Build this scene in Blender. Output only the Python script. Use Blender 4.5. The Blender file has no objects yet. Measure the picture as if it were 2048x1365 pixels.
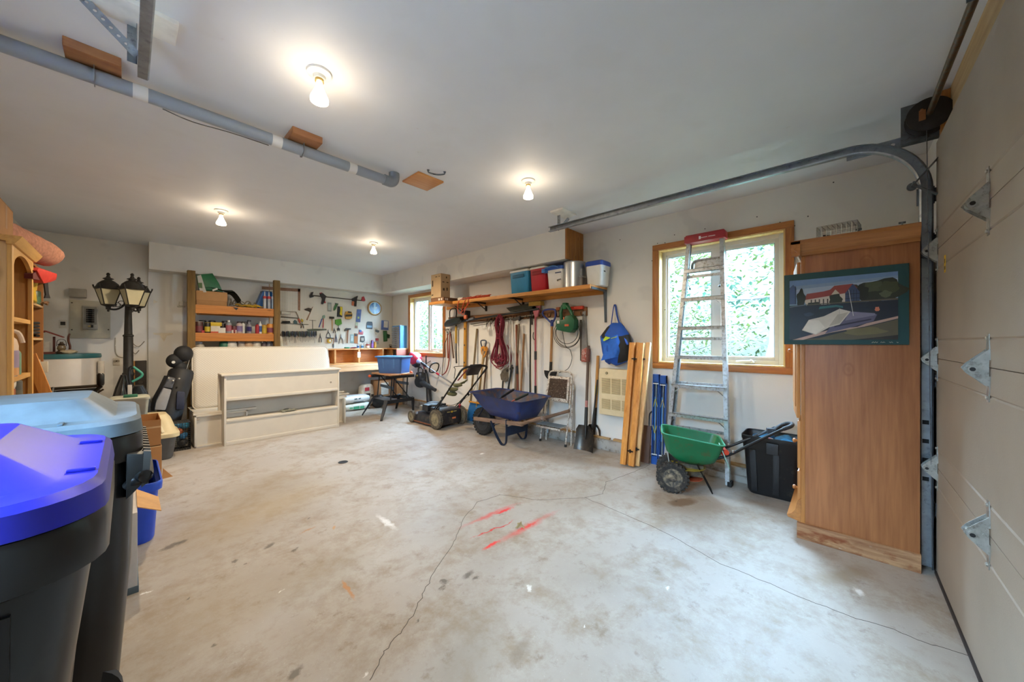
import bpy, bmesh, math, random
from mathutils import Vector, Matrix, Euler
R = math.radians
sc = bpy.context.scene
col = sc.collection
random.seed(7)

# ---------------------------------------------------------------- camera, world, sun, exposure
F, YAW, CY, CAMZ = 710.44, R(42.749), 683.9, 1.32
SY, CYW = math.sin(YAW), math.cos(YAW)
cam_data = bpy.data.cameras.new('camera')
cam = bpy.data.objects.new('camera', cam_data)
col.objects.link(cam)
cam_data.sensor_width = 36.0
cam_data.lens = 36.0 * F / 2048
cam_data.shift_y = (CY - 682.5) / 2048
cam_data.clip_start = 0.02
cam.location = (0, 0, CAMZ)
cam.rotation_euler = (R(90), 0, YAW - R(90))
sc.camera = cam

world = bpy.data.worlds.new('world')
sc.world = world
world.use_nodes = True
bg = world.node_tree.nodes['Background']
bg.inputs['Color'].default_value = (0.47, 0.71, 1.0, 1)
bg.inputs['Strength'].default_value = 122.0

sun_data = bpy.data.lights.new('sun', 'SUN')
sun_data.energy = 18.0
sun_data.angle = R(6)
sun_data.color = (1.0, 0.95, 0.85)
sun = bpy.data.objects.new('sun', sun_data)
col.objects.link(sun)
sun.rotation_euler = (R(48), 0, R(-12))       # shines over the roof onto the trees, not into the room

BULB_POWER = 86.0
BULB_COL = (1.0, 0.81, 0.57)
vs = sc.view_settings
vs.view_transform = 'Standard'
vs.look = 'None'
vs.gamma = 1.0
vs.use_curve_mapping = False
vs.exposure = 0.0

# ---------------------------------------------------------------- places measured in the photograph
def ray(x, y):
    u = (x - 1024) / F
    return Vector((u * SY + CYW, -u * CYW + SY, (CY - y) / F))
O = Vector((0, 0, CAMZ))
def fl(x, y, z=0.0):
    d = ray(x, y); return O + d * ((z - CAMZ) / d.z)
def wx(x, y, X):
    d = ray(x, y); return O + d * (X / d.x)
def wy(x, y, Y):
    d = ray(x, y); return O + d * (Y / d.y)
def at(x, y, t):
    return O + ray(x, y) * t

# ---------------------------------------------------------------- colours and materials
def lin(c):
    return c / 12.92 if c <= 0.04045 else ((c + 0.055) / 1.055) ** 2.4
def hx(h):
    if isinstance(h, (tuple, list)): return tuple(h)[:3]
    h = h.lstrip('#')
    return tuple(lin(int(h[i:i + 2], 16) / 255) for i in (0, 2, 4))
_mats = {}
class NT:
    def __init__(s, name):
        s.m = bpy.data.materials.new(name); s.m.use_nodes = True
        s.t = s.m.node_tree; s.n = s.t.nodes; s.b = s.n['Principled BSDF']
    def add(s, typ, **kw):
        n = s.n.new(typ)
        for k, v in kw.items():
            if k.startswith('i_'):
                n.inputs[k[2:].replace('_', ' ')].default_value = v
            else: setattr(n, k, v)
        return n
    def link(s, a, b): s.t.links.new(a, b)
    def coord(s, out='Object'):
        return s.add('ShaderNodeTexCoord').outputs[out]
    def mapping(s, vec, scale=(1, 1, 1), rot=(0, 0, 0), loc=(0, 0, 0), vt='POINT'):
        n = s.add('ShaderNodeMapping', vector_type=vt)
        s.link(vec, n.inputs['Vector'])
        n.inputs['Scale'].default_value = scale; n.inputs['Rotation'].default_value = rot; n.inputs['Location'].default_value = loc
        return n.outputs[0]
    def noise(s, vec, scale, detail=3, rough=.55, dist=0):
        n = s.add('ShaderNodeTexNoise')
        s.link(vec, n.inputs['Vector'])
        n.inputs['Scale'].default_value = scale; n.inputs['Detail'].default_value = detail
        n.inputs['Roughness'].default_value = rough; n.inputs['Distortion'].default_value = dist
        return n.outputs['Fac']
    def ramp(s, fac, stops):
        n = s.add('ShaderNodeValToRGB')
        s.link(fac, n.inputs[0])
        e = n.color_ramp.elements
        while len(e) < len(stops): e.new(.5)
        for q, (p, c) in zip(e, stops):
            q.position = p
            q.color = (c, c, c, 1) if isinstance(c, (int, float)) else (*hx(c), 1)
        return n.outputs[0]
    def mix(s, fac, a, b, blend='MIX'):
        n = s.add('ShaderNodeMix', data_type='RGBA', blend_type=blend)
        for v, i in ((fac, 0), (a, 6), (b, 7)):
            if hasattr(v, 'is_linked'): s.link(v, n.inputs[i])
            elif i == 0: n.inputs[0].default_value = v
            else: n.inputs[i].default_value = (*hx(v), 1)
        return n.outputs[2]
    def math(s, op, a, b=0.0):
        n = s.add('ShaderNodeMath', operation=op)
        for v, i in ((a, 0), (b, 1)):
            if hasattr(v, 'is_linked'): s.link(v, n.inputs[i])
            else: n.inputs[i].default_value = v
        return n.outputs[0]
    def bump(s, h, strength=.2, dist=.01):
        n = s.add('ShaderNodeBump')
        n.inputs['Strength'].default_value = strength; n.inputs['Distance'].default_value = dist
        s.link(h, n.inputs['Height']); s.link(n.outputs[0], s.b.inputs['Normal'])
    def base(s, c):
        if hasattr(c, 'is_linked'): s.link(c, s.b.inputs['Base Color'])
        else: s.b.inputs['Base Color'].default_value = (*hx(c), 1)
    def set(s, rough=.5, metal=0, **kw):
        s.b.inputs['Roughness'].default_value = rough; s.b.inputs['Metallic'].default_value = metal
        for k, v in kw.items(): s.b.inputs[k.replace('_', ' ')].default_value = v
        return s.m
def P(c, rough=.5, metal=0, var=.12, scale=12, bump=0, dirt=None, dirt_amt=.35, spec=.5, trans=0):
    """plain material with slight mottling; dirt = colour of grime or rust patches"""
    key = ('P', c, rough, metal, var, scale, bump, dirt, dirt_amt, spec, trans)
    if key in _mats: return _mats[key]
    k = NT('plain_' + str(c).lstrip('#'))
    v = k.coord()
    f = k.noise(v, scale, 4)
    b = hx(c)
    dk = tuple(x * (1 - var) for x in b); lt = tuple(min(1, x * (1 + var)) for x in b)
    cc = k.ramp(f, [(.3, 0.0), (.7, 1.0)])
    cc = k.mix(cc, dk, lt)
    if dirt:
        g = k.noise(v, scale * 1.7, 6, .7)
        g = k.ramp(g, [(.62 - dirt_amt * .35, 0.0), (.72 - dirt_amt * .2, 1.0)])
        cc = k.mix(g, cc, dirt)
    k.base(cc)
    if bump: k.bump(k.noise(v, scale * 5, 3), bump, .004)
    m = k.set(rough, metal)
    k.b.inputs['Specular IOR Level'].default_value = spec
    if trans:
        k.b.inputs['Transmission Weight'].default_value = trans
    _mats[key] = m
    return m
def VC(rough=.5, metal=0):
    """each face has its own printed / moulded colour"""
    key = ('VC', rough, metal)
    if key in _mats: return _mats[key]
    k = NT('coloured')
    a = k.add('ShaderNodeAttribute', attribute_name='Col')
    f = k.noise(k.coord(), 25, 3)
    k.base(k.mix(k.ramp(f, [(.3, .9), (.7, 1.0)]), (0, 0, 0), a.outputs['Color']))
    _mats[key] = k.set(rough, metal)
    return _mats[key]
def W(dark, light, axis='z', scale=1.0, rough=.5, knots=.5, gloss=.5):
    """wood with grain along one local axis"""
    key = ('W', dark, light, axis, scale, rough, knots)
    if key in _mats: return _mats[key]
    k = NT('wood_' + light.lstrip('#'))
    v = k.coord()
    st = {'x': (.06, 1, 1), 'y': (1, .06, 1), 'z': (1, 1, .06)}[axis]
    v2 = k.mapping(v, tuple(a * scale for a in st))
    g = k.noise(v2, 38, 5, .65, .6)
    g2 = k.noise(v2, 7, 3, .5, 1.2)
    f = k.math('MULTIPLY', k.math('ADD', g, g2), .5)
    cc = k.mix(k.ramp(f, [(.34, 0.0), (.64, 1.0)]), dark, light)
    if knots:
        kn = k.mapping(v, {'x': (3, 8, 8), 'y': (8, 3, 8), 'z': (8, 8, 3)}[axis])
        vo = k.add('ShaderNodeTexVoronoi'); k.link(kn, vo.inputs['Vector']); vo.inputs['Scale'].default_value = .8 * scale
        q = k.ramp(vo.outputs['Distance'], [(.05, 1.0), (.13, 0.0)])
        b = hx(dark)
        cc = k.mix(k.math('MULTIPLY', q, knots), cc, tuple(x * .35 for x in b))
    k.base(cc)
    k.bump(g, .08, .003)
    _mats[key] = k.set(rough)
    return _mats[key]

# ---------------------------------------------------------------- mesh builder
def rrect(w, h, r=.03, n=4, cx=0, cy=0):
    r = min(r, w / 2 - 1e-4, h / 2 - 1e-4)
    out = []
    for k, (sx, sy) in enumerate(((1, 1), (-1, 1), (-1, -1), (1, -1))):
        for i in range(n + 1):
            a = math.pi / 2 * (k + i / n)
            out.append((cx + sx * (w / 2 - r) + r * math.cos(a), cy + sy * (h / 2 - r) + r * math.sin(a)))
    return out
def circ(r, n=16, cx=0, cy=0, ry=None):
    ry = r if ry is None else ry
    return [(cx + r * math.cos(2 * math.pi * i / n), cy + ry * math.sin(2 * math.pi * i / n)) for i in range(n)]
def frame(d):
    d = Vector(d).normalized()
    a = Vector((0, 0, 1)) if abs(d.z) < .92 else Vector((1, 0, 0))
    x = a.cross(d).normalized()
    return x, d.cross(x).normalized(), d
class MB:
    def __init__(s, c='#808080'):
        s.v = []; s.f = []; s.c = []; s.k = c
    def C(s, c): s.k = c; return s
    def add(s, vs_, fs):
        o = len(s.v)
        s.v += [Vector(p) for p in vs_]
        for q in fs: s.f.append([i + o for i in q]); s.c.append(s.k)
        return s
    def box(s, lo, hi):
        (a, b, c), (d, e, f) = lo, hi
        a, d = min(a, d), max(a, d); b, e = min(b, e), max(b, e); c, f = min(c, f), max(c, f)
        return s.add([(a, b, c), (d, b, c), (d, e, c), (a, e, c), (a, b, f), (d, b, f), (d, e, f), (a, e, f)],
                     [(0, 3, 2, 1), (4, 5, 6, 7), (0, 1, 5, 4), (1, 2, 6, 5), (2, 3, 7, 6), (3, 0, 4, 7)])
    def cbox(s, c, size, rot=None):
        m = Matrix.Translation(Vector(c)) @ (rot.to_matrix().to_4x4() if isinstance(rot, Euler) else (Euler(rot).to_matrix().to_4x4() if isinstance(rot, tuple) else (rot.to_4x4() if rot is not None else Matrix())))
        x, y, z = (q / 2 for q in size)
        t = MB(s.k); t.box((-x, -y, -z), (x, y, z))
        return s.add([m @ p for p in t.v], t.f)
    def bar(s, p0, p1, w, h, up=(0, 0, 1)):
        """rectangular bar from p0 to p1: w sideways, h along up"""
        p0, p1 = Vector(p0), Vector(p1); d = (p1 - p0).normalized(); up = Vector(up)
        x = up.cross(d)
        x = x.normalized() if x.length > 1e-5 else frame(d)[0]
        y = d.cross(x).normalized()
        q = [x * a * w / 2 + y * b * h / 2 for a, b in ((-1, -1), (1, -1), (1, 1), (-1, 1))]
        return s.add([p0 + k for k in q] + [p1 + k for k in q], [(3, 2, 1, 0), (4, 5, 6, 7)] + [(i, (i + 1) % 4, (i + 1) % 4 + 4, i + 4) for i in range(4)])
    def cyl(s, p0, p1, r0, r1=None, n=14, cap=True):
        r1 = r0 if r1 is None else r1
        p0, p1 = Vector(p0), Vector(p1)
        x, y, d = frame(p1 - p0)
        A = [2 * math.pi * i / n for i in range(n)]
        vs_ = [p0 + (x * math.cos(a) + y * math.sin(a)) * r0 for a in A] + [p1 + (x * math.cos(a) + y * math.sin(a)) * r1 for a in A]
        fs = [(i, (i + 1) % n, (i + 1) % n + n, i + n) for i in range(n)]
        if cap: fs += [tuple(reversed(range(n))), tuple(range(n, 2 * n))]
        return s.add(vs_, fs)
    def tube(s, pts, r, n=8, closed=False, cap=True, sec=None):
        """sweep a circle (or the 2-D section sec) along a path"""
        pts = [Vector(p) for p in pts]; N = len(pts)
        rr = r if isinstance(r, (list, tuple)) else [r] * N
        sec = sec or circ(1, n); n = len(sec)
        x = None; vs_ = []
        for i, p in enumerate(pts):
            if closed: d = pts[(i + 1) % N] - pts[i - 1]
            else: d = pts[min(i + 1, N - 1)] - pts[max(i - 1, 0)]
            d = d.normalized()
            if x is None: x = frame(d)[0]
            x = (x - d * x.dot(d)); x = x.normalized() if x.length > 1e-6 else frame(d)[0]
            y = d.cross(x)
            vs_ += [p + (x * a + y * b) * rr[i] for a, b in sec]
        fs = []
        for i in range(N if closed else N - 1):
            j = (i + 1) % N
            fs += [(i * n + k, i * n + (k + 1) % n, j * n + (k + 1) % n, j * n + k) for k in range(n)]
        if cap and not closed: fs += [tuple(reversed(range(n))), tuple(range((N - 1) * n, N * n))]
        return s.add(vs_, fs)
    def lathe(s, prof, n=20, c=(0, 0, 0), d=(0, 0, 1), cap=True, sx=1, sy=1):
        c = Vector(c); x, y, z = frame(d)
        vs_ = []
        for r, h in prof:
            vs_ += [c + x * (r * sx * math.cos(2 * math.pi * i / n)) + y * (r * sy * math.sin(2 * math.pi * i / n)) + z * h for i in range(n)]
        fs = []
        for j in range(len(prof) - 1):
            fs += [(j * n + k, j * n + (k + 1) % n, (j + 1) * n + (k + 1) % n, (j + 1) * n + k) for k in range(n)]
        if cap: fs += [tuple(reversed(range(n))), tuple(range((len(prof) - 1) * n, len(prof) * n))]
        return s.add(vs_, fs)
    def ext(s, poly, vec):
        """closed polygon (3-D points) extruded along vec"""
        poly = [Vector(p) for p in poly]; vec = Vector(vec); n = len(poly)
        return s.add(poly + [p + vec for p in poly], [tuple(reversed(range(n))), tuple(range(n, 2 * n))] + [(i, (i + 1) % n, (i + 1) % n + n, i + n) for i in range(n)])
    def flat(s, poly, off=(0, 0, 0)):
        return s.add([Vector(p) + Vector(off) for p in poly], [tuple(range(len(poly)))])
    def loft(s, rings, cap0=True, cap1=True):
        n = len(rings[0]); vs_ = [p for r in rings for p in r]
        fs = []
        for j in range(len(rings) - 1):
            fs += [(j * n + k, j * n + (k + 1) % n, (j + 1) * n + (k + 1) % n, (j + 1) * n + k) for k in range(n)]
        if cap0: fs.append(tuple(reversed(range(n))))
        if cap1: fs.append(tuple(range((len(rings) - 1) * n, len(rings) * n)))
        return s.add(vs_, fs)
    def vessel(s, levels, r=.03, t=.006, c=(0, 0, 0), n=4):
        """open box-like vessel: levels = [(z, w, h)], wall thickness t"""
        c = Vector(c)
        ring = lambda z, w, h, rr: [c + Vector((a, b, z)) for a, b in rrect(w, h, rr, n)]
        rings = [ring(z, w, h, r) for z, w, h in levels]
        rings += [ring(z if i else z, w - 2 * t, h - 2 * t, max(r - t, .002)) for i, (z, w, h) in enumerate(reversed(levels[1:]))]
        z, w, h = levels[0]
        rings.append(ring(z + t, w - 2 * t, h - 2 * t, max(r - t, .002)))
        return s.loft(rings)
    def sph(s, c, r, n=12, m=8):
        r = (r, r, r) if isinstance(r, (int, float)) else r
        c = Vector(c)
        vs_ = [c + Vector((0, 0, -r[2]))]
        for j in range(1, m):
            b = -math.pi / 2 + math.pi * j / m
            vs_ += [c + Vector((r[0] * math.cos(b) * math.cos(2 * math.pi * i / n), r[1] * math.cos(b) * math.sin(2 * math.pi * i / n), r[2] * math.sin(b))) for i in range(n)]
        vs_.append(c + Vector((0, 0, r[2])))
        fs = [(0, 1 + (i + 1) % n, 1 + i) for i in range(n)]
        for j in range(m - 2):
            fs += [(1 + j * n + i, 1 + j * n + (i + 1) % n, 1 + (j + 1) * n + (i + 1) % n, 1 + (j + 1) * n + i) for i in range(n)]
        L = len(vs_) - 1; o = 1 + (m - 2) * n
        fs += [(L, o + i, o + (i + 1) % n) for i in range(n)]
        return s.add(vs_, fs)
    def grid(s, fn, nu, nv):
        vs_ = [fn(i / nu, j / nv) for j in range(nv + 1) for i in range(nu + 1)]
        return s.add(vs_, [(j * (nu + 1) + i, j * (nu + 1) + i + 1, (j + 1) * (nu + 1) + i + 1, (j + 1) * (nu + 1) + i) for j in range(nv) for i in range(nu)])
    def xf(s, m, start=0):
        for i in range(start, len(s.v)): s.v[i] = m @ s.v[i]
        return s
    def jitter(s, a, seed=1, f=6):
        rnd = random.Random(seed)
        ph = [rnd.uniform(0, 6) for _ in range(6)]
        for p in s.v:
            q = p.copy()
            p.x += a * math.sin(q.y * f + ph[0]) * math.cos(q.z * f * 1.3 + ph[1])
            p.y += a * math.sin(q.z * f * 1.1 + ph[2]) * math.cos(q.x * f + ph[3])
            p.z += a * math.sin(q.x * f * .9 + ph[4]) * math.cos(q.y * f * 1.2 + ph[5])
        return s
    def mesh(s, name, mat, inv=None, bevel=0, smooth=38, recalc=True, merge=False, seg=2):
        me = bpy.data.meshes.new(name)
        vv = [inv @ p for p in s.v] if inv is not None else s.v
        me.from_pydata([tuple(p) for p in vv], [], s.f)
        uses = mat.name.startswith('coloured')
        if uses:
            a = me.attributes.new('Col', 'FLOAT_COLOR', 'FACE')
            a.data.foreach_set('color', [x for c in s.c for x in (*hx(c), 1.0)])
        if recalc or bevel:
            b = bmesh.new(); b.from_mesh(me)
            if merge: bmesh.ops.remove_doubles(b, verts=b.verts, dist=1e-5)
            if recalc: bmesh.ops.recalc_face_normals(b, faces=b.faces)
            if bevel:
                es = [e for e in b.edges if len(e.link_faces) == 2 and e.calc_face_angle(0) > R(30)]
                bmesh.ops.bevel(b, geom=es, offset=bevel, segments=seg, affect='EDGES', profile=.6, clamp_overlap=True)
            b.to_mesh(me); b.free()
        if smooth:
            me.polygons.foreach_set('use_smooth', [True] * len(me.polygons))
            try: me.set_sharp_from_angle(angle=R(smooth))
            except Exception: pass
        me.materials.append(mat)
        return me
def _props(o, label, cat, group=None, kind=None):
    if label: o['label'] = label
    if cat: o['category'] = cat
    if group: o['group'] = group
    if kind: o['kind'] = kind
    return o
def thing(name, label, cat, loc=(0, 0, 0), rotz=0, group=None, rot=None, kind=None):
    o = bpy.data.objects.new(name, None); col.objects.link(o)
    o.empty_display_size = .05
    o.location = loc
    o.rotation_euler = rot if rot is not None else (0, 0, rotz)
    return _props(o, label, cat, group, kind)
def mtx(o):
    m = Matrix.Translation(o.location) @ o.rotation_euler.to_matrix().to_4x4()
    return m if o.parent is None else mtx(o.parent) @ m
def part(T, name, mb, mat, local=False, label=None, kind=None, **kw):
    """a part: vertices given in world space (or in the thing's own space when local)"""
    inv = None if local else mtx(T).inverted()
    o = bpy.data.objects.new(name, mb.mesh(name, mat, inv, **kw)); col.objects.link(o)
    o.parent = T
    return _props(o, label, None, None, kind)
def solo(name, label, cat, mb, mat, loc=None, group=None, kind=None, **kw):
    """a thing that is one mesh; origin at its base"""
    if loc is None:
        lo = [min(p[i] for p in mb.v) for i in range(3)]; hi = [max(p[i] for p in mb.v) for i in range(3)]
        loc = ((lo[0] + hi[0]) / 2, (lo[1] + hi[1]) / 2, lo[2])
    inv = Matrix.Translation(Vector(loc)).inverted()
    o = bpy.data.objects.new(name, mb.mesh(name, mat, inv, **kw)); col.objects.link(o)
    o.location = loc
    return _props(o, label, cat, group, kind)
def arc(c, r, a0, a1, n, plane='yz', fixed=0):
    out = []
    for i in range(n + 1):
        a = R(a0 + (a1 - a0) * i / n)
        p, q = c[0] + r * math.cos(a), c[1] + r * math.sin(a)
        out.append({'yz': (fixed, p, q), 'xy': (p, q, fixed), 'xz': (p, fixed, q)}[plane])
    return out
def spline(pts, n=8, closed=False):
    """Catmull-Rom through the points"""
    pts = [Vector(p) for p in pts]; N = len(pts); out = []
    for i in range(N if closed else N - 1):
        g = lambda k: pts[k % N] if closed else pts[max(0, min(N - 1, k))]
        a, b, c, d = g(i - 1), g(i), g(i + 1), g(i + 2)
        for j in range(n):
            t = j / n
            out.append(.5 * ((2 * b) + (c - a) * t + (2 * a - 5 * b + 4 * c - d) * t * t + (3 * b - a - 3 * c + d) * t ** 3))
    if not closed: out.append(pts[-1])
    return out
def copy_tree(o, parent=None):
    c = o.copy(); col.objects.link(c)
    if parent is not None: c.parent = parent
    for ch in list(o.children): copy_tree(ch, c)
    return c
# ---------------------------------------------------------------- the setting
XW, XL, YB, YD, ZC = 3.99, -0.87, 7.31, -0.40, 2.707
YF = -0.47                                    # inner face of the wall behind the garage door
SZ, SX, SYB, SE = 2.33, 3.61, 7.03, 2.4575    # bulkhead: underside, face along the window wall, face along the back, end

def wall_paint(name, c, patch):
    k = NT(name); v = k.coord()
    n1 = k.noise(v, 1.1, 4, .6); n2 = k.noise(v, 9, 5, .7); n3 = k.noise(v, 3.0, 2, .5)
    a = k.mix(k.ramp(n1, [(.35, 0.0), (.65, 1.0)]), tuple(x * .93 for x in hx(c)), hx(c))
    a = k.mix(k.ramp(n3, [(.60, 0.0), (.66, patch)]), a, '#c9c6c2')
    a = k.mix(k.ramp(n2, [(.70, 0.0), (.80, .5)]), a, '#b5a894')
    k.base(a); k.bump(k.noise(v, 60, 3), .05, .003)
    return k.set(.62)
M_WALL = wall_paint('drywall', '#e4e1da', .4)
M_CEIL = wall_paint('ceiling_paint', '#e0e2e6', .1)
def struct(name, mb, mat, label=None, **kw):
    o = bpy.data.objects.new(name, mb.mesh(name, mat, None, **kw)); col.objects.link(o)
    o['kind'] = 'structure'
    if label: o['label'] = label
    return o

# floor: worn concrete with spills, sprayed paint and tyre dust
def floor_mat():
    k = NT('worn_concrete'); v0 = k.coord()
    nd = k.add('ShaderNodeTexNoise'); k.link(v0, nd.inputs['Vector']); nd.inputs['Scale'].default_value = 9; nd.inputs['Detail'].default_value = 5; nd.inputs['Roughness'].default_value = .7
    sb = k.add('ShaderNodeVectorMath', operation='SUBTRACT'); k.link(nd.outputs['Color'], sb.inputs[0]); sb.inputs[1].default_value = (.5, .5, .5)
    ms = k.add('ShaderNodeVectorMath', operation='MULTIPLY'); k.link(sb.outputs[0], ms.inputs[0]); ms.inputs[1].default_value = (.11, .11, 0)
    ad = k.add('ShaderNodeVectorMath', operation='ADD'); k.link(v0, ad.inputs[0]); k.link(ms.outputs[0], ad.inputs[1])
    v = ad.outputs[0]
    n1 = k.noise(v0, 1.6, 6, .65, .2); n2 = k.noise(v0, 8, 7, .75); n3 = k.noise(v0, 75, 4, .7); n4 = k.noise(v0, 3.2, 9, .75, .15)
    c = k.mix(k.ramp(n1, [(.3, 0.0), (.7, 1.0)]), '#9f9488', '#b1a99f')
    c = k.mix(k.ramp(n4, [(.46, 0.0), (.64, .75)]), c, '#8c7860')
    c = k.mix(k.ramp(n2, [(.57, 0.0), (.68, .6)]), c, '#7c6a55')
    c = k.mix(k.ramp(n3, [(.62, 0.0), (.75, .55)]), c, '#cfcac4')
    sp = k.noise(v0, 30, 5, .75)
    c = k.mix(k.ramp(sp, [(.71, 0.0), (.76, .8)]), c, '#4b443c')
    def spot(px, py, L, Wd, ang, colr, amt, sharp=.6, rag=.5):
        p = fl(px, py)
        w = k.mapping(v, (L / 2, Wd / 2, 1), (0, 0, ang), (p.x, p.y, 0), 'TEXTURE')
        g = k.add('ShaderNodeTexGradient', gradient_type='SPHERICAL'); k.link(w, g.inputs[0])
        f = k.math('MULTIPLY', g.outputs['Fac'], k.math('ADD', k.math('MULTIPLY', n2, rag * 2.2), 1 - rag * 1.1))
        return k.mix(k.ramp(f, [(.10, 0.0), (min(.98, .12 + sharp), amt)]), c, colr)
    def streak(p0, p1, Wd, colr, amt, sharp=.5, rag=.5):
        a, b = fl(*p0), fl(*p1); d = b - a
        m = ((p0[0] + p1[0]) / 2, (p0[1] + p1[1]) / 2)
        w0 = (a + b) / 2
        w = k.mapping(v, (d.length / 2, Wd / 2, 1), (0, 0, math.atan2(d.y, d.x)), (w0.x, w0.y, 0), 'TEXTURE')
        g = k.add('ShaderNodeTexGradient', gradient_type='SPHERICAL'); k.link(w, g.inputs[0])
        f = k.math('MULTIPLY', g.outputs['Fac'], k.math('ADD', k.math('MULTIPLY', n2, rag * 2.2), 1 - rag * 1.1))
        return k.mix(k.ramp(f, [(.05, 0.0), (min(.98, .1 + sharp), amt)]), c, colr)
    # broad grime and darker patches
    c = spot(470, 1020, 2.6, 1.3, .9, '#8d7758', .6, .8, .8); c = spot(400, 1230, 1.3, .8, .6, '#8d7a60', .5, .8, .8)  # grime that also paints in the dimmer, warmer light of the left floor
    c = spot(700, 880, 2.2, .9, .3, '#8d8071', .55, .7); c = spot(560, 1010, 1.6, .7, .4, '#a08a68', .45, .7)
    c = spot(640, 1150, .9, .5, .2, '#8f7f68', .4, .7); c = spot(930, 1330, .9, .4, .6, '#877a6b', .5, .7)
    c = spot(1365, 1005, .34, .17, -.4, '#7d6650', .9, .25); c = spot(1690, 1150, .6, .16, -.5, '#8d7c66', .7, .6)  # darker patches on the floor before the spreader and the cabinet
    c = spot(1210, 850, 1.4, .5, 1.5, '#93806c', .5, .6); c = spot(1530, 1010, .8, .4, -.6, '#8b8177', .4, .6)
    # sprayed red paint
    c = streak((905, 1062), (1045, 1003), .075, '#c8483f', .75, .75, .9)
    c = streak((985, 1033), (1033, 1012), .04, '#d2281f', .95, .5, .6)
    c = streak((935, 1082), (1040, 1037), .022, '#c02a22', .95, .4, .9)
    c = streak((955, 1108), (1130, 1015), .085, '#c9544a', .7, .8, .9)
    c = streak((962, 1103), (1005, 1080), .05, '#d8261c', .95, .5, .6)
    c = streak((1022, 1070), (1085, 1038), .03, '#cf3a30', .85, .6, .9)
    # white scuff, orange drips, black oil
    c = streak((750, 1025), (797, 1066), .06, '#dedad4', .8, .6, .5)
    c = streak((680, 1160), (716, 1202), .03, '#b5793c', .8, .4, .7); c = spot(667, 1056, .07, .03, 1.0, '#b98748', .7, .4)
    c = spot(615, 1062, .16, .03, .1, '#a8763f', .6, .4); c = spot(1040, 1300, .2, .09, .3, '#7e6f60', .5, .5)
    for x, y, s in ((345, 1092, .16), (366, 1084, .09), (536, 1094, .1), (590, 1100, .06), (470, 1123, .06), (492, 1128, .04), (618, 1038, .05),
                    (938, 1150, .10), (953, 1157, .06), (888, 1165, .08), (884, 1176, .05), (428, 1290, .04), (1352, 1003, .05), (588, 1345, .1), (835, 1243, .04), (375, 1198, .03)):
        c = spot(x, y, s, s * .6, .5, '#4a4238', .75, .5, .9)
    for x, y, s in ((965, 908, .12), (560, 1185, .04), (291, 1185, .05), (1058, 1177, .07), (1340, 1178, .06), (1720, 1185, .12), (728, 1350, .04), (1165, 1250, .03)):
        c = spot(x, y, s * .9, s * .45, .3, '#e6e3de', .8, .5, .8)
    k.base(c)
    rg = k.ramp(n1, [(.3, .42), (.7, .6)])
    k.link(rg, k.b.inputs['Roughness'])
    k.bump(k.math('ADD', n2, k.math('MULTIPLY', n3, .4)), .09, .004)
    m = k.set(.5); k.b.inputs['Specular IOR Level'].default_value = .55
    return m
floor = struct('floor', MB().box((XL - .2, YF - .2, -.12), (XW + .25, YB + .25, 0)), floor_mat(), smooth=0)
M_CRACK = P('#4a443e', .9)
for i, pl in enumerate(([(738, 1365), (765, 1310), (790, 1278), (815, 1250), (838, 1205), (858, 1168), (870, 1140), (905, 1090), (918, 1062), (925, 1040), (955, 1005), (1000, 990)],
           [(1000, 990), (1080, 1001), (1170, 996), (1205, 988), (1212, 965), (1270, 944), (1300, 930)],
           [(1170, 996), (1250, 1030), (1340, 1070), (1440, 1128), (1500, 1152), (1600, 1195), (1690, 1230), (1790, 1262), (1860, 1290), (1936, 1312)])):
    mb = MB(); pts = [fl(*q) for q in pl]; fine = []
    rnd = random.Random(i)
    for a, b in zip(pts, pts[1:]):
        for j in range(5):
            p = a.lerp(b, j / 5); fine.append(p + Vector((rnd.uniform(-.008, .008), rnd.uniform(-.008, .008), 0)))
    fine.append(pts[-1])
    for a, b in zip(fine, fine[1:]):
        mb.bar(a + Vector((0, 0, .0003)), b + Vector((0, 0, .0003)), .0028, .0008)
    part(floor, 'crack', mb, M_CRACK, smooth=0)

struct('ceiling', MB().box((XL - .2, YF - .2, ZC), (XW + .25, YB + .25, ZC + .15)), M_CEIL, smooth=0)
wall_back = struct('wall_back', MB().box((XL, YB + .03, 0), (.2, YB + .2, ZC)).box((.2, YB, 0), (XW + .2, YB + .2, ZC)), M_WALL, smooth=0)
struct('wall_front', MB().box((XL, YF - .2, 0), (XW + .2, YF, ZC)), M_WALL, smooth=0)
W1 = (.298, 1.539, 1.027, 2.391)
W2 = (5.36, 6.62, 1.03, 2.29)
W_FILL = (.45, 1.55, 1.10, 2.35)                 # added for cool fill light, in the left wall out of the camera view
cw = .062
a, b, c, d = W_FILL[0] + cw, W_FILL[1] - cw, W_FILL[2] + cw, W_FILL[3] - cw
struct('wall_left', MB().box((XL - .2, YF - .2, 0), (XL, a, ZC)).box((XL - .2, a, 0), (XL, b, c)).box((XL - .2, a, d), (XL, b, ZC)).box((XL - .2, b, 0), (XL, YB + .2, ZC)), M_WALL, smooth=0)
mb = MB(); ys = [YF]
for (y0, y1, z0, z1) in (W1, W2):
    a, b = y0 + cw, y1 - cw
    mb.box((XW, ys[-1], 0), (XW + .2, a, ZC)); mb.box((XW, a, 0), (XW + .2, b, z0 + cw)); mb.box((XW, a, z1 - cw), (XW + .2, b, ZC)); ys.append(b)
mb.box((XW, ys[-1], 0), (XW + .2, YB, ZC))
wall_right = struct('wall_right', mb, M_WALL, smooth=0)
hole = MB()
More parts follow.
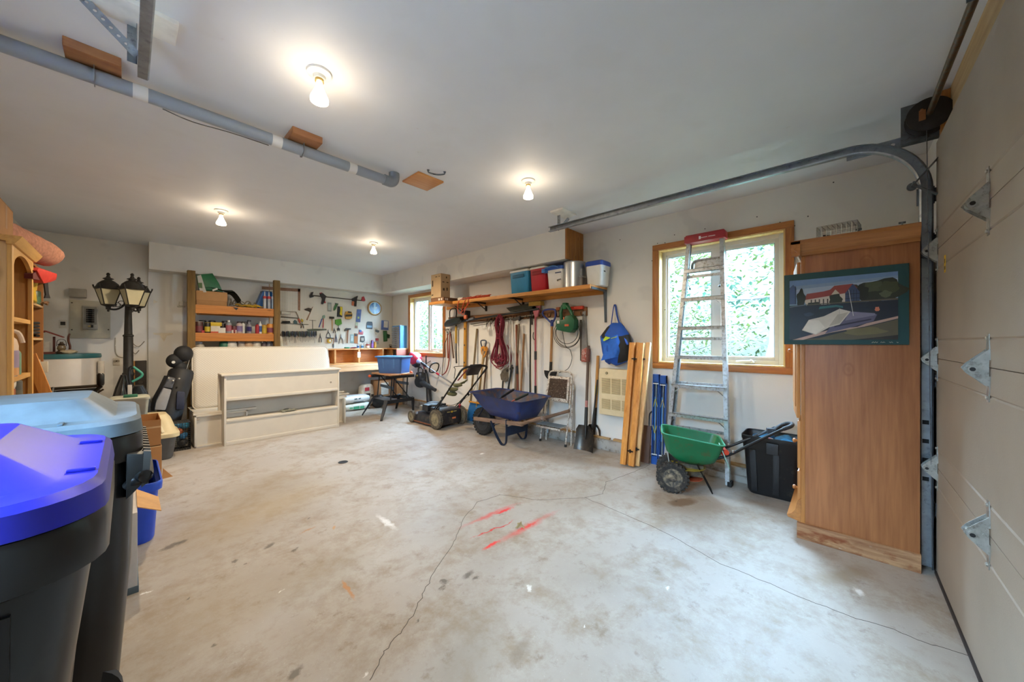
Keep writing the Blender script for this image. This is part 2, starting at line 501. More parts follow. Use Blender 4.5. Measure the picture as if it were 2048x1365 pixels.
for x, y in ((1349, 470), (1315, 487), (1330, 486), (1304, 522), (1410, 458), (1514, 434), (1589, 452), (1616, 433), (1240, 480), (1560, 445), (1180, 462), (1452, 380), (1667, 365), (1330, 620)):
    p = wx(x, y, XW); hole.lathe([(.0055, -.001), (.0055, .0015), (.002, .002)], 8, p, (-1, 0, 0))
part(wall_right, 'nail', hole, P('#3a3632', .6), kind='stuff')
# bulkhead under the ceiling
struct('trim_1', MB().box((.2, SYB, SZ), (XW, YB, ZC)), M_WALL, 'white boxed-in bulkhead along the back wall', smooth=0)
struct('trim_2', MB().box((SX, SE, SZ), (XW, SYB, ZC)), M_WALL, 'white boxed-in bulkhead along the window wall', smooth=0)
end = struct('trim_3', MB().box((SX, SE - .006, SZ), (XW, SE, ZC)), P('#6b431f', .6), 'stained plank closing the end of the bulkhead')
M_END = W('#7a4516', '#b5762f', 'z', 1.5, .55, .6)
xs = [SX - .005, 3.685, 3.755, 3.835, 3.915, XW]
for a, b in zip(xs, xs[1:]):
    part(end, 'plank', MB().box((a + .0015, SE - .024, SZ - .004), (b - .0015, SE - .006, ZC - .002)), M_END, bevel=.003)
# concrete curb and wooden sill plate at the foot of the window wall
M_CURB = P('#a49d94', .85, var=.2, scale=6, bump=.3, dirt='#6e6253', dirt_amt=.3)
curb = struct('baseboard_right', MB().box((XW - .06, YF, 0), (XW, YB, .13)), M_CURB, 'low concrete curb below the window wall', bevel=.008)
part(curb, 'sill_plate', MB().box((XW - .045, YF, .13), (XW, 2.0, .155)).box((XW - .04, 2.05, .13), (XW, 3.4, .15)).box((XW - .05, 3.45, .13), (XW, YB, .152)), W('#8a6a44', '#bb9a6c', 'y', 1.5, .8), bevel=.003)
part(curb, 'footing', MB().box((XW - .10, YF, 0), (XW - .06, 1.6, .06)), M_CURB, bevel=.006)
cb = struct('baseboard_back', MB().box((.2, YB - .05, 0), (XW - .06, YB, .12)), M_CURB, 'low concrete curb below the back wall', bevel=.008)

# windows
M_CAS = W('#8a4c1b', '#bf7a36', 'y', 1.6, .45, .3)
M_CASZ = W('#8a4c1b', '#bf7a36', 'z', 1.6, .45, .3)
M_JAMB = W('#d0a560', '#e8c98c', 'z', 1.5, .5, .3)
M_VINYL = P('#d9d4cc', .35, var=.03)
M_GASK = P('#8e9896', .5)
def glass():
    k = NT('window_glass')
    t = k.add('ShaderNodeBsdfTransparent'); t.inputs[0].default_value = (.97, .99, .98, 1)
    g = k.add('ShaderNodeBsdfGlossy'); g.inputs['Roughness'].default_value = .02
    lw = k.add('ShaderNodeLayerWeight'); lw.inputs[0].default_value = .5
    m = k.add('ShaderNodeMixShader')
    k.link(k.math('ADD', k.math('MULTIPLY', k.math('POWER', lw.outputs['Facing'], 4.0), .5), .03), m.inputs[0]); k.link(t.outputs[0], m.inputs[1]); k.link(g.outputs[0], m.inputs[2])
    k.link(m.outputs[0], k.n['Material Output'].inputs['Surface'])
    return k.m
M_GLASS = glass()
def window(i, w, label, mirror=False):
    y0, y1, z0, z1 = w
    T = thing('window_%d' % i, label, None, (XL if mirror else XW, (y0 + y1) / 2, z0), kind='structure')
    def part(T_, nm_, mb_, mt_, **kw):
        if mirror:
            for q in mb_.v: q.x = XL + XW - q.x
        return globals()['part'](T_, nm_, mb_, mt_, **kw)
    a, b, c, d = y0 + cw, y1 - cw, z0 + cw, z1 - cw
    for nm, q0, q1, ax in (('casing', (y0, z0), (y1, c), 'y'), ('casing', (y0, d), (y1, z1), 'y'), ('casing', (y0, c), (a, d), 'z'), ('casing', (b, c), (y1, d), 'z')):
        part(T, nm, MB().box((XW - .022, q0[0], q0[1]), (XW, q1[0], q1[1])), M_CAS if ax == 'y' else M_CASZ, bevel=.006)
    e = .014
    part(T, 'jamb', MB().box((XW - .015, a, c + e), (XW + .075, a + e, d - e)).box((XW - .015, b - e, c + e), (XW + .075, b, d - e)).box((XW - .015, a, d - e), (XW + .075, b, d)).box((XW - .018, a, c), (XW + .075, b, c + e)), M_JAMB, bevel=.002)
    a += e; b -= e; c += e; d -= e
    X0, X1 = XW + .075, XW + .14
    fw = .04; mid = (a + b) / 2
    f = part(T, 'window_frame', MB().box((X0, a - e, c - e), (X1, a + fw, d + e)).box((X0, b - fw, c - e), (X1, b + e, d + e)).box((X0, a + fw, d - fw), (X1, b - fw, d + e)).box((X0, a + fw, c - e), (X1, b - fw, c + fw)).box((X0 - .005, mid - .035, c + fw), (X1, mid + .035, d - fw)), M_VINYL, bevel=.004)
    for s0, s1 in ((a + fw, mid - .035), (mid + .035, b - fw)):
        sw = .034 if s0 < mid - .1 else .022
        s = part(T, 'sash', MB().box((X0 + .012, s0, c + fw), (X1 - .01, s0 + sw, d - fw)).box((X0 + .012, s1 - sw, c + fw), (X1 - .01, s1, d - fw)).box((X0 + .012, s0 + sw, d - fw - sw), (X1 - .01, s1 - sw, d - fw)).box((X0 + .012, s0 + sw, c + fw), (X1 - .01, s1 - sw, c + fw + sw)), M_VINYL, bevel=.003)
        part(s, 'gasket', MB().box((X0 + .02, s0 + sw, c + fw + sw), (X0 + .03, s0 + sw + .006, d - fw - sw)).box((X0 + .02, s1 - sw - .006, c + fw + sw), (X0 + .03, s1 - sw, d - fw - sw)).box((X0 + .02, s0 + sw, d - fw - sw - .006), (X0 + .03, s1 - sw, d - fw - sw)), M_GASK, smooth=0)
        part(s, 'pane', MB().box((X0 + .032, s0 + sw - .004, c + fw + sw - .004), (X0 + .036, s1 - sw + .004, d - fw - sw + .004)), M_GLASS, smooth=0)
    yc = (a + fw + mid) / 2 - .02
    part(T, 'crank_handle', MB().box((X0 - .03, yc - .045, c + .008), (X0 - .002, yc + .045, c + .026)).tube([(X0 - .03, yc - .02, c + .03), (X0 - .045, yc + .03, c + .032), (X0 - .042, yc + .10, c + .022)], .007, 8).sph((X0 - .03, yc - .02, c + .03), .016, 10, 6), M_VINYL, bevel=.003)
    return T
def portal(w, left=False):
    y0, y1, z0, z1 = w
    d = bpy.data.lights.new('window_portal', 'AREA'); d.shape = 'RECTANGLE'; d.size = y1 - y0; d.size_y = z1 - z0
    d.cycles.is_portal = True
    o = bpy.data.objects.new('window_portal', d); col.objects.link(o)
    o.location = (XL - .17 if left else XW + .17, (y0 + y1) / 2, (z0 + z1) / 2); o.rotation_euler = (R(90), 0, R(-90 if left else 90))
portal(W1); portal(W2); portal(W_FILL, True)
window(1, W1, 'wood-cased double window behind the aluminium stepladder')
window(2, W2, 'wood-cased double window beside the pegboard wall')

window(3, W_FILL, 'added unseen window in the left wall letting in cool fill light', True)  # added out of view as a source of cool daylight
# garage door of four sections
M_DOOR = None
def door_mat():
    k = NT('embossed_steel_door'); v = k.coord()
    g = k.noise(k.mapping(v, (1, 1, 3.2)), 22, 6, .7, 2.0)
    n = k.noise(v, 2, 3)
    k.base(k.mix(k.ramp(n, [(.3, 0.0), (.7, 1.0)]), '#8d8172', '#9a8e7f'))
    k.bump(g, .28, .003)
    return k.set(.52)
M_DOOR = door_mat()
M_GALV = P('#9aa0a6', .38, .85, var=.16, scale=18, dirt='#7c8288', dirt_amt=.2)
M_GALVD = P('#6d7277', .45, .8, var=.2, scale=18, dirt='#4a4642', dirt_amt=.2)
M_ZINC = P('#b4b4ae', .4, .8, var=.15, scale=30, dirt='#8c8a82', dirt_amt=.3)
DX0, DX1, DS = .02, 3.115, .6125
door = thing('door_1', 'beige sectional garage door with steel hinges', None, ((DX0 + DX1) / 2, YD, 0), kind='structure')
hinge_me = None
def hinge(T, X, z):
    """centre hinge: two strap leaves and a folded triangular ear with roller sleeve"""
    m = MB()
    for s in (-1, 1):
        m.ext([(X - .022, YD, z + s * .03), (X + .022, YD, z + s * .03), (X + .012, YD, z + s * .125), (X - .012, YD, z + s * .125)], (0, .003, 0))
    m.ext([(X - .018, YD + .003, z - .07), (X - .018, YD + .003, z + .07), (X - .018, YD + .05, z + .018), (X - .018, YD + .062, z - .002), (X - .018, YD + .05, z - .022)], (-.003, 0, 0))
    m.ext([(X + .018, YD + .003, z - .07), (X + .018, YD + .003, z + .07), (X + .018, YD + .05, z + .018), (X + .018, YD + .062, z - .002), (X + .018, YD + .05, z - .022)], (.003, 0, 0))
    m.tube([(X - .03, YD + .042, z - .005), (X + .03, YD + .042, z - .005)], .012, 12)
    m.cyl((X - .025, YD + .012, z), (X + .025, YD + .012, z), .008, n=10)
    for s in (-1, 1):
        for q in (.05, .11): m.lathe([(.007, .003), (.007, .007), (.004, .009)], 6, (X, YD, z + s * q), (0, 1, 0))
    h = part(T, 'hinge', m, M_ZINC, bevel=0, smooth=35)
    part(h, 'roller_sleeve', MB().cyl((X - .0315, YD + .042, z - .005), (X + .0315, YD + .042, z - .005), .0075, n=10), P('#151515', .6))
for i in range(4):
    z0, z1 = DS * i + (.006 if i == 0 else .0015), DS * (i + 1) - .0015
    g = .105
    prof = [(YD, z0), (YD, z0 + g - .006), (YD - .004, z0 + g), (YD, z0 + g + .006), (YD, z1 - g - .006), (YD - .004, z1 - g), (YD, z1 - g + .006), (YD, z1), (YD - .045, z1), (YD - .045, z0)]
    if i == 0: prof = prof[:1] + prof[4:]
    if i == 3: prof = prof[:4] + prof[7:]
    pn = part(door, 'panel', MB().ext([(DX0, y, z) for y, z in prof], (DX1 - DX0, 0, 0)), M_DOOR, smooth=0)
    if i < 3:
        for X in (2.144, 1.05): hinge(pn, X, z1)
        for X, s in ((DX1 - .03, 1), (DX0 + .03, -1)):
            hinge(pn, X, z1)
            part(pn, 'roller', MB().cyl((X - .02 * s, YD + .035, z1 - .012), (X + .055 * s, YD + .035, z1 - .012), .006, n=8).cyl((X + .045 * s, YD + .035, z1 - .012), (X + .062 * s, YD + .035, z1 - .012), .022, n=14), M_GALVD)
    else:
        for X, s in ((DX1 - .03, 1), (DX0 + .03, -1)):
            part(pn, 'roller', MB().bar((X, YD, z1 - .10), (X, YD + .09, z1 - .22), .05, .004).bar((X, YD, z1 - .3), (X, YD + .09, z1 - .22), .03, .006).cyl((X - .03 * s, YD + .09, z1 - .215), (X + .06 * s, YD + .09, z1 - .215), .007, n=8).cyl((X + .045 * s, YD + .09, z1 - .215), (X + .062 * s, YD + .09, z1 - .215), .022, n=14), M_GALVD)
    if i == 2:
        p = wy(1890, 528, YD)
        part(pn, 'warning_sticker', MB('#d9b310').box((p.x - .018, YD, p.z - .045), (p.x + .018, YD + .0008, p.z + .045)).C('#5a4a10').box((p.x - .012, YD + .0008, p.z - .03), (p.x + .012, YD + .0012, p.z - .012)).box((p.x - .008, YD + .0008, p.z + .004), (p.x + .009, YD + .0012, p.z + .026)), VC(.5), smooth=0)
part(door, 'bottom_seal', MB().box((DX0, YD - .05, 0), (DX1, YD + .008, .022)), P('#2a2320', .8), bevel=.006)
part(door, 'side_seal', MB().box((DX1, YF, 0), (DX1 + .012, YD - .01, 2.45)), P('#3a3733', .7), smooth=0)
part(door, 'header_board', MB().box((XL + .3, YF, DS * 4 - .02), (DX1 - .03, YF + .03, ZC)), W('#a08358', '#c2a679', 'x', 1, .7, .2), smooth=0)
part(door, 'spring_block', MB().box((DX1 - .09, YF + .03, 2.42), (DX1 - .045, YF + .065, ZC - .01)), M_END, bevel=.003)

# outside, beyond the glass
struct('bounce_ground', MB().box((-16, -9, -.25), (XL - .2, 12, -.12)), P('#c4c1bb', .9, var=.12, scale=3), 'pale ground added unseen outside the left wall to bounce light in')  # added reflector: throws daylight up through the left window onto the ceiling
struct('ground_outside', MB().box((XW + .2, -14, -.3), (26, 22, -.2)), P('#232b14', .9, var=.4, scale=3))
def hill_pt(u, v):
    y = -16 + 52 * v; x = 13.5 + 9 * u
    return Vector((x + 1.0 * math.sin(y * .35), y, -.25 + 8.5 * u ** .8 + (.5 * math.sin(y * .8 + u * 4) + .3 * math.sin(y * 1.9)) * min(1, u * 3)))
def hill_mat():
    k = NT('wooded_slope'); v = k.coord()
    n = k.noise(v, 5, 8, .8, .6); n2 = k.noise(v, .8, 4, .6)
    c = k.mix(k.ramp(n, [(.40, 0.0), (.62, 1.0)]), '#142009', '#2e3716')
    c = k.mix(k.ramp(n2, [(.4, 0.0), (.65, .8)]), c, '#1f3422')
    k.base(c); k.bump(n, 1.0, .3)
    return k.set(.9)
struct('hill', MB().grid(hill_pt, 16, 60), hill_mat(), recalc=False)
# ---------------------------------------------------------------- trees beyond the windows
def leaf_mat(c1, c2):
    k = NT('leaf'); 
    a = k.add('ShaderNodeObjectInfo'); v = k.coord()
    n = k.noise(v, 2.2, 4, .7)
    cc = k.mix(k.ramp(n, [(.35, 0.0), (.65, 1.0)]), c1, c2)
    k.base(cc); m = k.set(.55)
    tr = k.add('ShaderNodeBsdfTranslucent'); k.link(cc, tr.inputs[0])
    ad = k.add('ShaderNodeMixShader'); ad.inputs[0].default_value = .45
    k.link(k.b.outputs[0], ad.inputs[1]); k.link(tr.outputs[0], ad.inputs[2]); k.link(ad.outputs[0], k.n['Material Output'].inputs['Surface'])
    return m
LEAVES = [leaf_mat('#101a07', '#283a14'), leaf_mat('#0d1b13', '#223a2b'), leaf_mat('#172008', '#38411a')]
def tree(x, y, h, r, seed, kind, label, lean=(0, 0), nleaf=5200, cz=.12, bark=('#2d2a26', '#3d3831'), trunk_r=.11):
    rnd = random.Random(seed)
    T = thing('tree', label, 'tree', (x, y, -.2), group='trees outside the windows')
    base = Vector((x, y, -.25))
    tp = [base + Vector((lean[0] * t + rnd.uniform(-.06, .06), lean[1] * t + rnd.uniform(-.06, .06), (h + .2) * t)) for t in [i / 8 for i in range(9)]]
    tr = MB().tube(spline(tp, 3), [trunk_r * (1 - .75 * i / 24) for i in range(25)], 9)
    part(T, 'trunk', tr, P(bark[0], .9, var=.3, scale=14, bump=.5, dirt=bark[1], dirt_amt=.6))
    br = MB(); tips = []
    for i in range(26):
        t = rnd.uniform(cz + .06, .95); k = t * 8; a, b = tp[int(k)], tp[min(8, int(k) + 1)]
        p = a.lerp(b, k - int(k)); an = rnd.uniform(0, 6.28); L = r * (1.15 - .6 * t) * rnd.uniform(.6, 1.1)
        q = p + Vector((math.cos(an) * L, math.sin(an) * L, rnd.uniform(.0, .35) * L))
        m = p.lerp(q, .5) + Vector((0, 0, -.08 * L))
        br.tube(spline([p, m, q], 3), [.035 * (1 - .12 * j) * (1 - .5 * t) for j in range(7)], 6)
        tips.append((p, q))
    part(T, 'branches', br, P(bark[0], .9, var=.3, scale=14), kind='stuff')
    lf = MB(); vs_ = []; fs = []
    for i in range(nleaf):
        p, q = rnd.choice(tips); c = p.lerp(q, rnd.uniform(.25, 1.12))
        c = c + Vector((rnd.gauss(0, .24), rnd.gauss(0, .24), rnd.gauss(-.05, .20)))
        s = rnd.uniform(.03, .075)
        u = Vector((rnd.uniform(-1, 1), rnd.uniform(-1, 1), rnd.uniform(-.6, .6))).normalized(); w = frame(u)[0]
        o = len(vs_)
        vs_ += [c - u * s, c + w * s * .5 + Vector((0, 0, .012)), c + u * s, c - w * s * .5 + Vector((0, 0, .012))]
        fs.append((o, o + 1, o + 2, o + 3))
    lf.add(vs_, fs)
    part(T, 'foliage', lf, LEAVES[kind], kind='stuff', recalc=False, smooth=0)
    return T
TREES = [
 (7.2, 1.05, 6.0, 1.1, 3, 1, 'grey-barked leaning pine seen through the window behind the stepladder', (-.3, -.9), .22),
 (9.9, 3.4, 6.0, 1.5, 5, 2, 'pale green tree seen through the sash behind the upper ladder rungs', (.2, .3), .05),
 (10.6, -.6, 6.4, 1.5, 8, 0, 'green tree at the cabinet side of the window, behind the grey pine', (0, .2), .04),
 (6.9, 9.6, 6.0, 1.3, 14, 2, 'yellow-green tree in the first sash of the window by the pegboard', (0, 0), .03),
 (8.9, 13.0, 6.5, 1.6, 17, 0, 'leafy tree beside the drawer organiser in the far window', (0, 0), .03),
]
for (x, y, h, r, sd, kd, lb, ln, cz) in TREES:
    tree(x, y, h, r, sd, kd, lb, ln, cz=cz)
def shrub(x, y, r, seed, kind, label):
    rnd = random.Random(seed)
    T = thing('shrub', label, 'shrub', (x, y, -.2), group='shrubs outside the windows')
    st = MB()
    for i in range(9):
        a = rnd.uniform(0, 6.28); L = r * rnd.uniform(.7, 1.2)
        st.tube([(x, y, -.25), (x + math.cos(a) * L * .3, y + math.sin(a) * L * .3, .5), (x + math.cos(a) * L * .7, y + math.sin(a) * L * .7, 1.1)], [.02, .015, .006], 5)
    part(T, 'stem', st, P('#6b5a44', .9), kind='stuff')
    vs_ = []; fs = []
    for i in range(2600):
        a = rnd.uniform(0, 6.28); q = r * math.sqrt(rnd.random()); z = rnd.uniform(-.1, 1.5) * (1 - .3 * q / r) 
        c = Vector((x + math.cos(a) * q, y + math.sin(a) * q, z)); s = rnd.uniform(.03, .065)
        u = Vector((rnd.uniform(-1, 1), rnd.uniform(-1, 1), rnd.uniform(-.6, .6))).normalized(); w = frame(u)[0]
        o = len(vs_); vs_ += [c - u * s, c + w * s * .5, c + u * s, c - w * s * .5]; fs.append((o, o + 1, o + 2, o + 3))
    part(T, 'foliage', MB().add(vs_, fs), LEAVES[kind], kind='stuff', recalc=False, smooth=0)
for (x, y, r, sd, kd, lb) in ((6.6, 2.9, .8, 31, 2, 'low yellow-green shrub outside below the ladder sash'), (8.4, -1.6, .9, 32, 0, 'low green shrub beyond the grey pine')):
    shrub(x, y, r, sd, kd, lb)
rnd = random.Random(77); vs_ = []; fs = []
for i in range(24000):
    yy = rnd.uniform(-4, 26); c = Vector((13.2 + rnd.gauss(0, .5) + .25 * math.sin(yy * 1.7) + .05 * yy, yy, -.1 + 6.3 * rnd.random() ** 1.2 + .5 * math.sin(yy * 1.1)))
    q = rnd.uniform(.06, .13); u = Vector((rnd.uniform(-1, 1), rnd.uniform(-1, 1), rnd.uniform(-.6, .6))).normalized(); w = frame(u)[0]
    o = len(vs_); vs_ += [c - u * q, c + w * q * .5, c + u * q, c - w * q * .5]; fs.append((o, o + 1, o + 2, o + 3))
solo('undergrowth', 'dense pale green woodland edge filling the view outside both windows', 'foliage', MB().add(vs_, fs), LEAVES[2], kind='stuff', recalc=False, smooth=0)
rnd = random.Random(78); vs_ = []; fs = []
for i in range(9000):
    yy = rnd.uniform(-8, 10); c = Vector((-7.2 + rnd.gauss(0, .25), yy, -.1 + 3.3 * rnd.random()))
    q = rnd.uniform(.09, .17); u = Vector((rnd.uniform(-1, 1), rnd.uniform(-1, 1), rnd.uniform(-.6, .6))).normalized(); w = frame(u)[0]
    o = len(vs_); vs_ += [c - u * q, c + w * q * .5, c + u * q, c - w * q * .5]; fs.append((o, o + 1, o + 2, o + 3))
T = thing('screen_hedge', 'tall clipped hedge added out of view beyond the left wall to cut its sky light', 'screen_hedge', (-7.2, 1, -.12))  # added out of view to hold back low sky light at the left window
part(T, 'foliage', MB().add(vs_, fs), LEAVES[0], kind='stuff', recalc=False, smooth=0)
part(T, 'screen_core', MB().box((-7.4, -8, -.12), (-7.1, 10, 3.0)), P('#1c2412', .9), kind='stuff', smooth=0)  # solid core that blocks the low sky
# ---------------------------------------------------------------- ceiling lamps
def bulb_mat():
    k = NT('lit_bulb'); k.base('#fff4dc'); m = k.set(.3)
    k.b.inputs['Emission Color'].default_value = (*BULB_COL, 1)
    k.b.inputs['Emission Strength'].default_value = 18
    return m
M_BULB = bulb_mat()
M_PORC = P('#eceae4', .3, var=.03)
for (x, y, k_, lb) in ((.6704, 1.9708, .72, 'white porcelain lampholder with a lit flood bulb nearest the camera, by the grey pipe'), (2.3383, 1.9708, .6, 'lit bulb lampholder on the ceiling near the garage door track'),
                   (.6704, 4.8025, 1.55, 'lit flood bulb lampholder in front of the wooden storage shelf'), (2.3383, 4.8025, 1.4, 'lit bulb lampholder before the pegboard wall')):
    T = thing('ceiling_lamp', lb, 'lamp', (x, y, ZC), group='bare bulb lampholders on the ceiling')
    part(T, 'base', MB().lathe([(.058, 0), (.057, -.010), (.045, -.016), (.03, -.02), (.027, -.035)][::-1], 28, (x, y, ZC)), M_PORC)
    for s in (-1, 1):
        part(T, 'screw', MB().lathe([(.006, -.0125), (.005, -.0155)][::-1], 8, (x + s * .04, y, ZC)), M_GALVD)
    part(T, 'socket', MB().lathe([(.02, -.035), (.021, -.048), (.017, -.05)][::-1], 20, (x, y, ZC)), P('#b8a068', .35, .8))
    part(T, 'bulb', MB().lathe([(.014, -.05), (.016, -.07), (.03, -.105), (.040, -.125), (.043, -.140), (.042, -.150), (.012, -.155), (.001, -.156)][::-1], 22, (x, y, ZC)), M_BULB)
    d = bpy.data.lights.new('bulb_light', 'SPOT'); d.energy = BULB_POWER * k_; d.color = BULB_COL; d.shadow_soft_size = .04
    d.spot_size = R(180); d.spot_blend = .8
    o = bpy.data.objects.new('bulb_light', d); col.objects.link(o); o.parent = T; o.location = (0, 0, -.20)
    d = bpy.data.lights.new('bulb_glow', 'POINT'); d.energy = BULB_POWER * .028; d.color = BULB_COL; d.shadow_soft_size = .06
    o = bpy.data.objects.new('bulb_glow', d); col.objects.link(o); o.parent = T; o.location = (0, 0, -.24)
# ---------------------------------------------------------------- garage door tracks, spring bar
def perf(mb, p0, p1, w, nrm, cell=.032, hole=.0085, th=.003):
    """punched steel strip: a row of cells, each with a round hole"""
    p0, p1, nrm = Vector(p0), Vector(p1), Vector(nrm).normalized()
    d = p1 - p0; L = d.length; d = d / L; x = nrm.cross(d).normalized()
    n = max(1, round(L / cell)); c = L / n
    sq = [(-1, -1), (0, -1), (1, -1), (1, 0), (1, 1), (0, 1), (-1, 1), (-1, 0)]
    for i in range(n):
        o = p0 + d * (i + .5) * c
        vs_ = []
        for k in (0, 1):
            vs_ += [o + x * a * w / 2 + d * b * c / 2 + nrm * th * k for a, b in sq]
            vs_ += [o + x * hole * a / math.hypot(a, b) + d * hole * b / math.hypot(a, b) + nrm * th * k for a, b in sq]
        fs = []
        for j in range(8):
            q = (j + 1) % 8
            fs += [(j, q, q + 8, j + 8), (16 + q, 16 + j, 24 + j, 24 + q), (8 + j, 8 + q, 24 + q, 24 + j)]
            if j in (2, 3, 6, 7): fs.append((j, j + 16, q + 16, q))
        mb.add(vs_, fs)
    return mb
def track(X, s, label, hang_blk):
    T = thing('garage_door_track', label, 'track', (X, YD, 0), group='garage door tracks')
    path = [(-.365, .012), (-.365, 2.2)] + [(-.365 + .34 - .34 * math.cos(a), 2.2 + .34 * math.sin(a)) for a in [math.pi / 2 * i / 14 for i in range(1, 15)]] + [(2.348, 2.552)]
    sec = [(-.012, -.027), (.02, -.027), (.02, .027), (-.012, .027), (-.017, .020), (-.014, .019), (-.011, .024), (.017, .024), (.017, -.024), (-.011, -.024), (-.014, -.019), (-.017, -.020)]
    def sweep(pts):
        rings = []
        for i, (y, z) in enumerate(pts):
            a, b = pts[max(0, i - 1)], pts[min(len(pts) - 1, i + 1)]
            t = Vector((b[0] - a[0], b[1] - a[1])).normalized(); n = Vector((-t.y, t.x))
            rings.append([(X + s * u, y + n.x * v, z + n.y * v) for u, v in sec])
        return MB().loft(rings)
    part(T, 'vertical_rail', sweep(path[:2]), M_GALV, smooth=0)
    part(T, 'curved_rail', sweep(path[1:]), M_GALV, smooth=25)
    for z in (.35, 1.1, 1.9, 2.17):
        part(T, 'wall_bracket', MB().box((X + s * .02, -.40, z - .05), (X + s * .024, -.33, z + .05)).box((X + s * .02, YF, z - .04), (X + s * .05, YF + .004, z + .04)).box((X + s * .02, YF, z - .04), (X + s * .024, -.38, z + .04)), M_GALVD, smooth=0)
    slot = MB()
    for z in (.52, .63, .74, .85): slot.box((X + s * .0165, -.378, z - .012), (X + s * .0172, -.352, z + .012))
    part(T, 'slot', slot, P('#101012', .8), kind='stuff', smooth=0)
    part(T, 'support_angle', perf(MB(), (X + s * .024, -.44, 2.52), (X + s * .024, -.03, 2.52), .06, (s, 0, 0), .06, .010).box((X + s * .022, -.44, 2.548), (X + s * .06, -.03, 2.551)), M_GALV, smooth=0)
    xh = X + s * .022
    h = perf(MB(), (xh, 2.235, 2.53), (xh, 2.235, ZC - .02), .036, (s, 0, 0), .03, .006)
    h.box((xh, 2.252, 2.53), (xh + s * .03, 2.254, ZC - .02))
    part(T, 'hanger', h, M_GALV, smooth=0)
    part(T, 'hanger_brace', perf(MB(), (xh, 2.21, 2.545), (xh + s * .15, 2.21, ZC - .02), .034, (0, -1, 0), .03, .006), M_GALV, smooth=0)
    part(T, 'ceiling_block', MB().box((X - .13 + s * .03, 2.10, ZC - .02), (X + .13 + s * .03, 2.26, ZC)), P('#e2e0da', .6), bevel=.003)
    part(T, 'bolt', MB().lathe([(.009, 0), (.009, .006), (.005, .009)], 6, (X + s * .017 - s * .0, 2.25, 2.552), (-s, 0, 0)), M_ZINC)
    return T
track(3.14, 1, 'galvanised garage door track curving up beside the wooden cabinet', 0)
track(.05, -1, 'galvanised garage door track hanging beside the grey ceiling pipe', 0)
T = thing('torsion_bar', 'rusty steel torsion bar with black cable drum above the garage door', 'spring bar', (1.6, -.36, 2.57))
part(T, 'shaft', MB().cyl((3.11, -.36, 2.575), (0.0, -.36, 2.575), .0135, n=16), P('#5c5347', .45, .75, var=.3, scale=25, dirt='#6e4a2c', dirt_amt=.5))
for X, s in ((3.03, 1), (.11, -1)):
    d = part(T, 'cable_drum', MB().lathe([(.02, -.045), (.075, -.045), (.088, -.042), (.088, -.036), (.07, -.03), (.066, 0), (.07, .016), (.090, .02), (.090, .028), (.03, .03), (.02, .03)], 32, (X, -.36, 2.575), (s, 0, 0)), P('#26221f', .5, .5, var=.25, scale=30))
    part(d, 'set_screw', MB().lathe([(.007, 0), (.007, .012), (.004, .014)], 6, (X - s * .045, -.33, 2.60), (-s, 0, 0)).box((X - s * .052, -.345, 2.545), (X - s * .045, -.32, 2.60)), P('#8c5a34', .5, .6))
    part(T, 'end_plate', MB().box((X + s * .045, -.46, 2.475), (X + s * .049, -.26, 2.69)).box((X + s * .045, YF, 2.48), (X + s * .09, YF + .004, 2.69)), M_GALVD, smooth=0)
    part(T, 'lift_cable', MB().cyl((X + s * .005, YD + .045, 2.51), (X + s * .045, YD + .02, .06), .002, n=6), M_GALVD)
for X in (1.55,):
    part(T, 'coil_spring', MB().tube([(X - .45 + .9 * i / 480, -.36 + .034 * math.cos(i * .9), 2.575 + .034 * math.sin(i * .9)) for i in range(481)], .005, 5), P('#4a443c', .5, .7))
    part(T, 'centre_bracket', MB().box((X + .48, -.44, 2.53), (X + .486, -.33, 2.62)).box((X + .45, YF + .03, 2.5), (X + .52, YF + .034, 2.65)).box((X + .48, YF + .03, 2.54), (X + .486, -.42, 2.61)), M_GALVD, smooth=0)

# ---------------------------------------------------------------- grey pipe on the ceiling
PY, PZ = 2.70, 2.628
M_PVC = P('#8e949c', .4, var=.06, scale=6)
T = thing('ceiling_pipe', 'grey plastic pipe with white bands running along the ceiling', 'pipe', (0.3, PY, PZ))
part(T, 'pipe', MB().cyl((XL, PY, PZ), (1.44, PY, PZ), .036, n=22), M_PVC)
for x in (281, 553, 704):
    p = wy(x, 200, PY)
    part(T, 'white_band', MB().cyl((p.x - .028, PY, PZ), (p.x + .028, PY, PZ), .0368, n=22), P('#dcdad6', .4, var=.04))
part(T, 'elbow', MB().tube(spline([(1.40, PY, PZ), (1.46, PY, PZ), (1.488, PY, PZ + .028), (1.49, PY, ZC)], 5), .042, 20), P('#7f858d', .4, var=.05))
M_BLK = W('#7a4a28', '#9c6538', 'x', 2, .6, .4)
for x0, x1, y in ((146, 216, 155), (572, 620, 283)):
    a, b = fl(x0, y, ZC - .05), fl(x1, y + 15, ZC - .05)
    cx = wy((x0 + x1) / 2 + 8, y, PY).x
    bl = part(T, 'mounting_block', MB().box((cx - .09, PY - .12, ZC - .043), (cx + .09, PY + .06, ZC)), M_BLK, bevel=.003)
    part(T, 'strap', MB().tube([(cx, PY - .038, ZC - .045), (cx, PY - .039, PZ), (cx, PY - .028, PZ - .028), (cx, PY, PZ - .039), (cx, PY + .028, PZ - .028), (cx, PY + .039, PZ), (cx, PY + .038, ZC - .045)], 1, sec=[(-.011, -.0015), (.011, -.0015), (.011, .0015), (-.011, .0015)]), M_GALV)
part(T, 'wire', MB().tube(spline([(.13, PY + .03, PZ - .03), (.25, PY + .02, PZ - .05), (.42, PY + .01, PZ - .042), (.62, PY + .02, PZ - .035)], 6), .003, 6), P('#55524e', .6))
q = fl(846, 362, ZC)
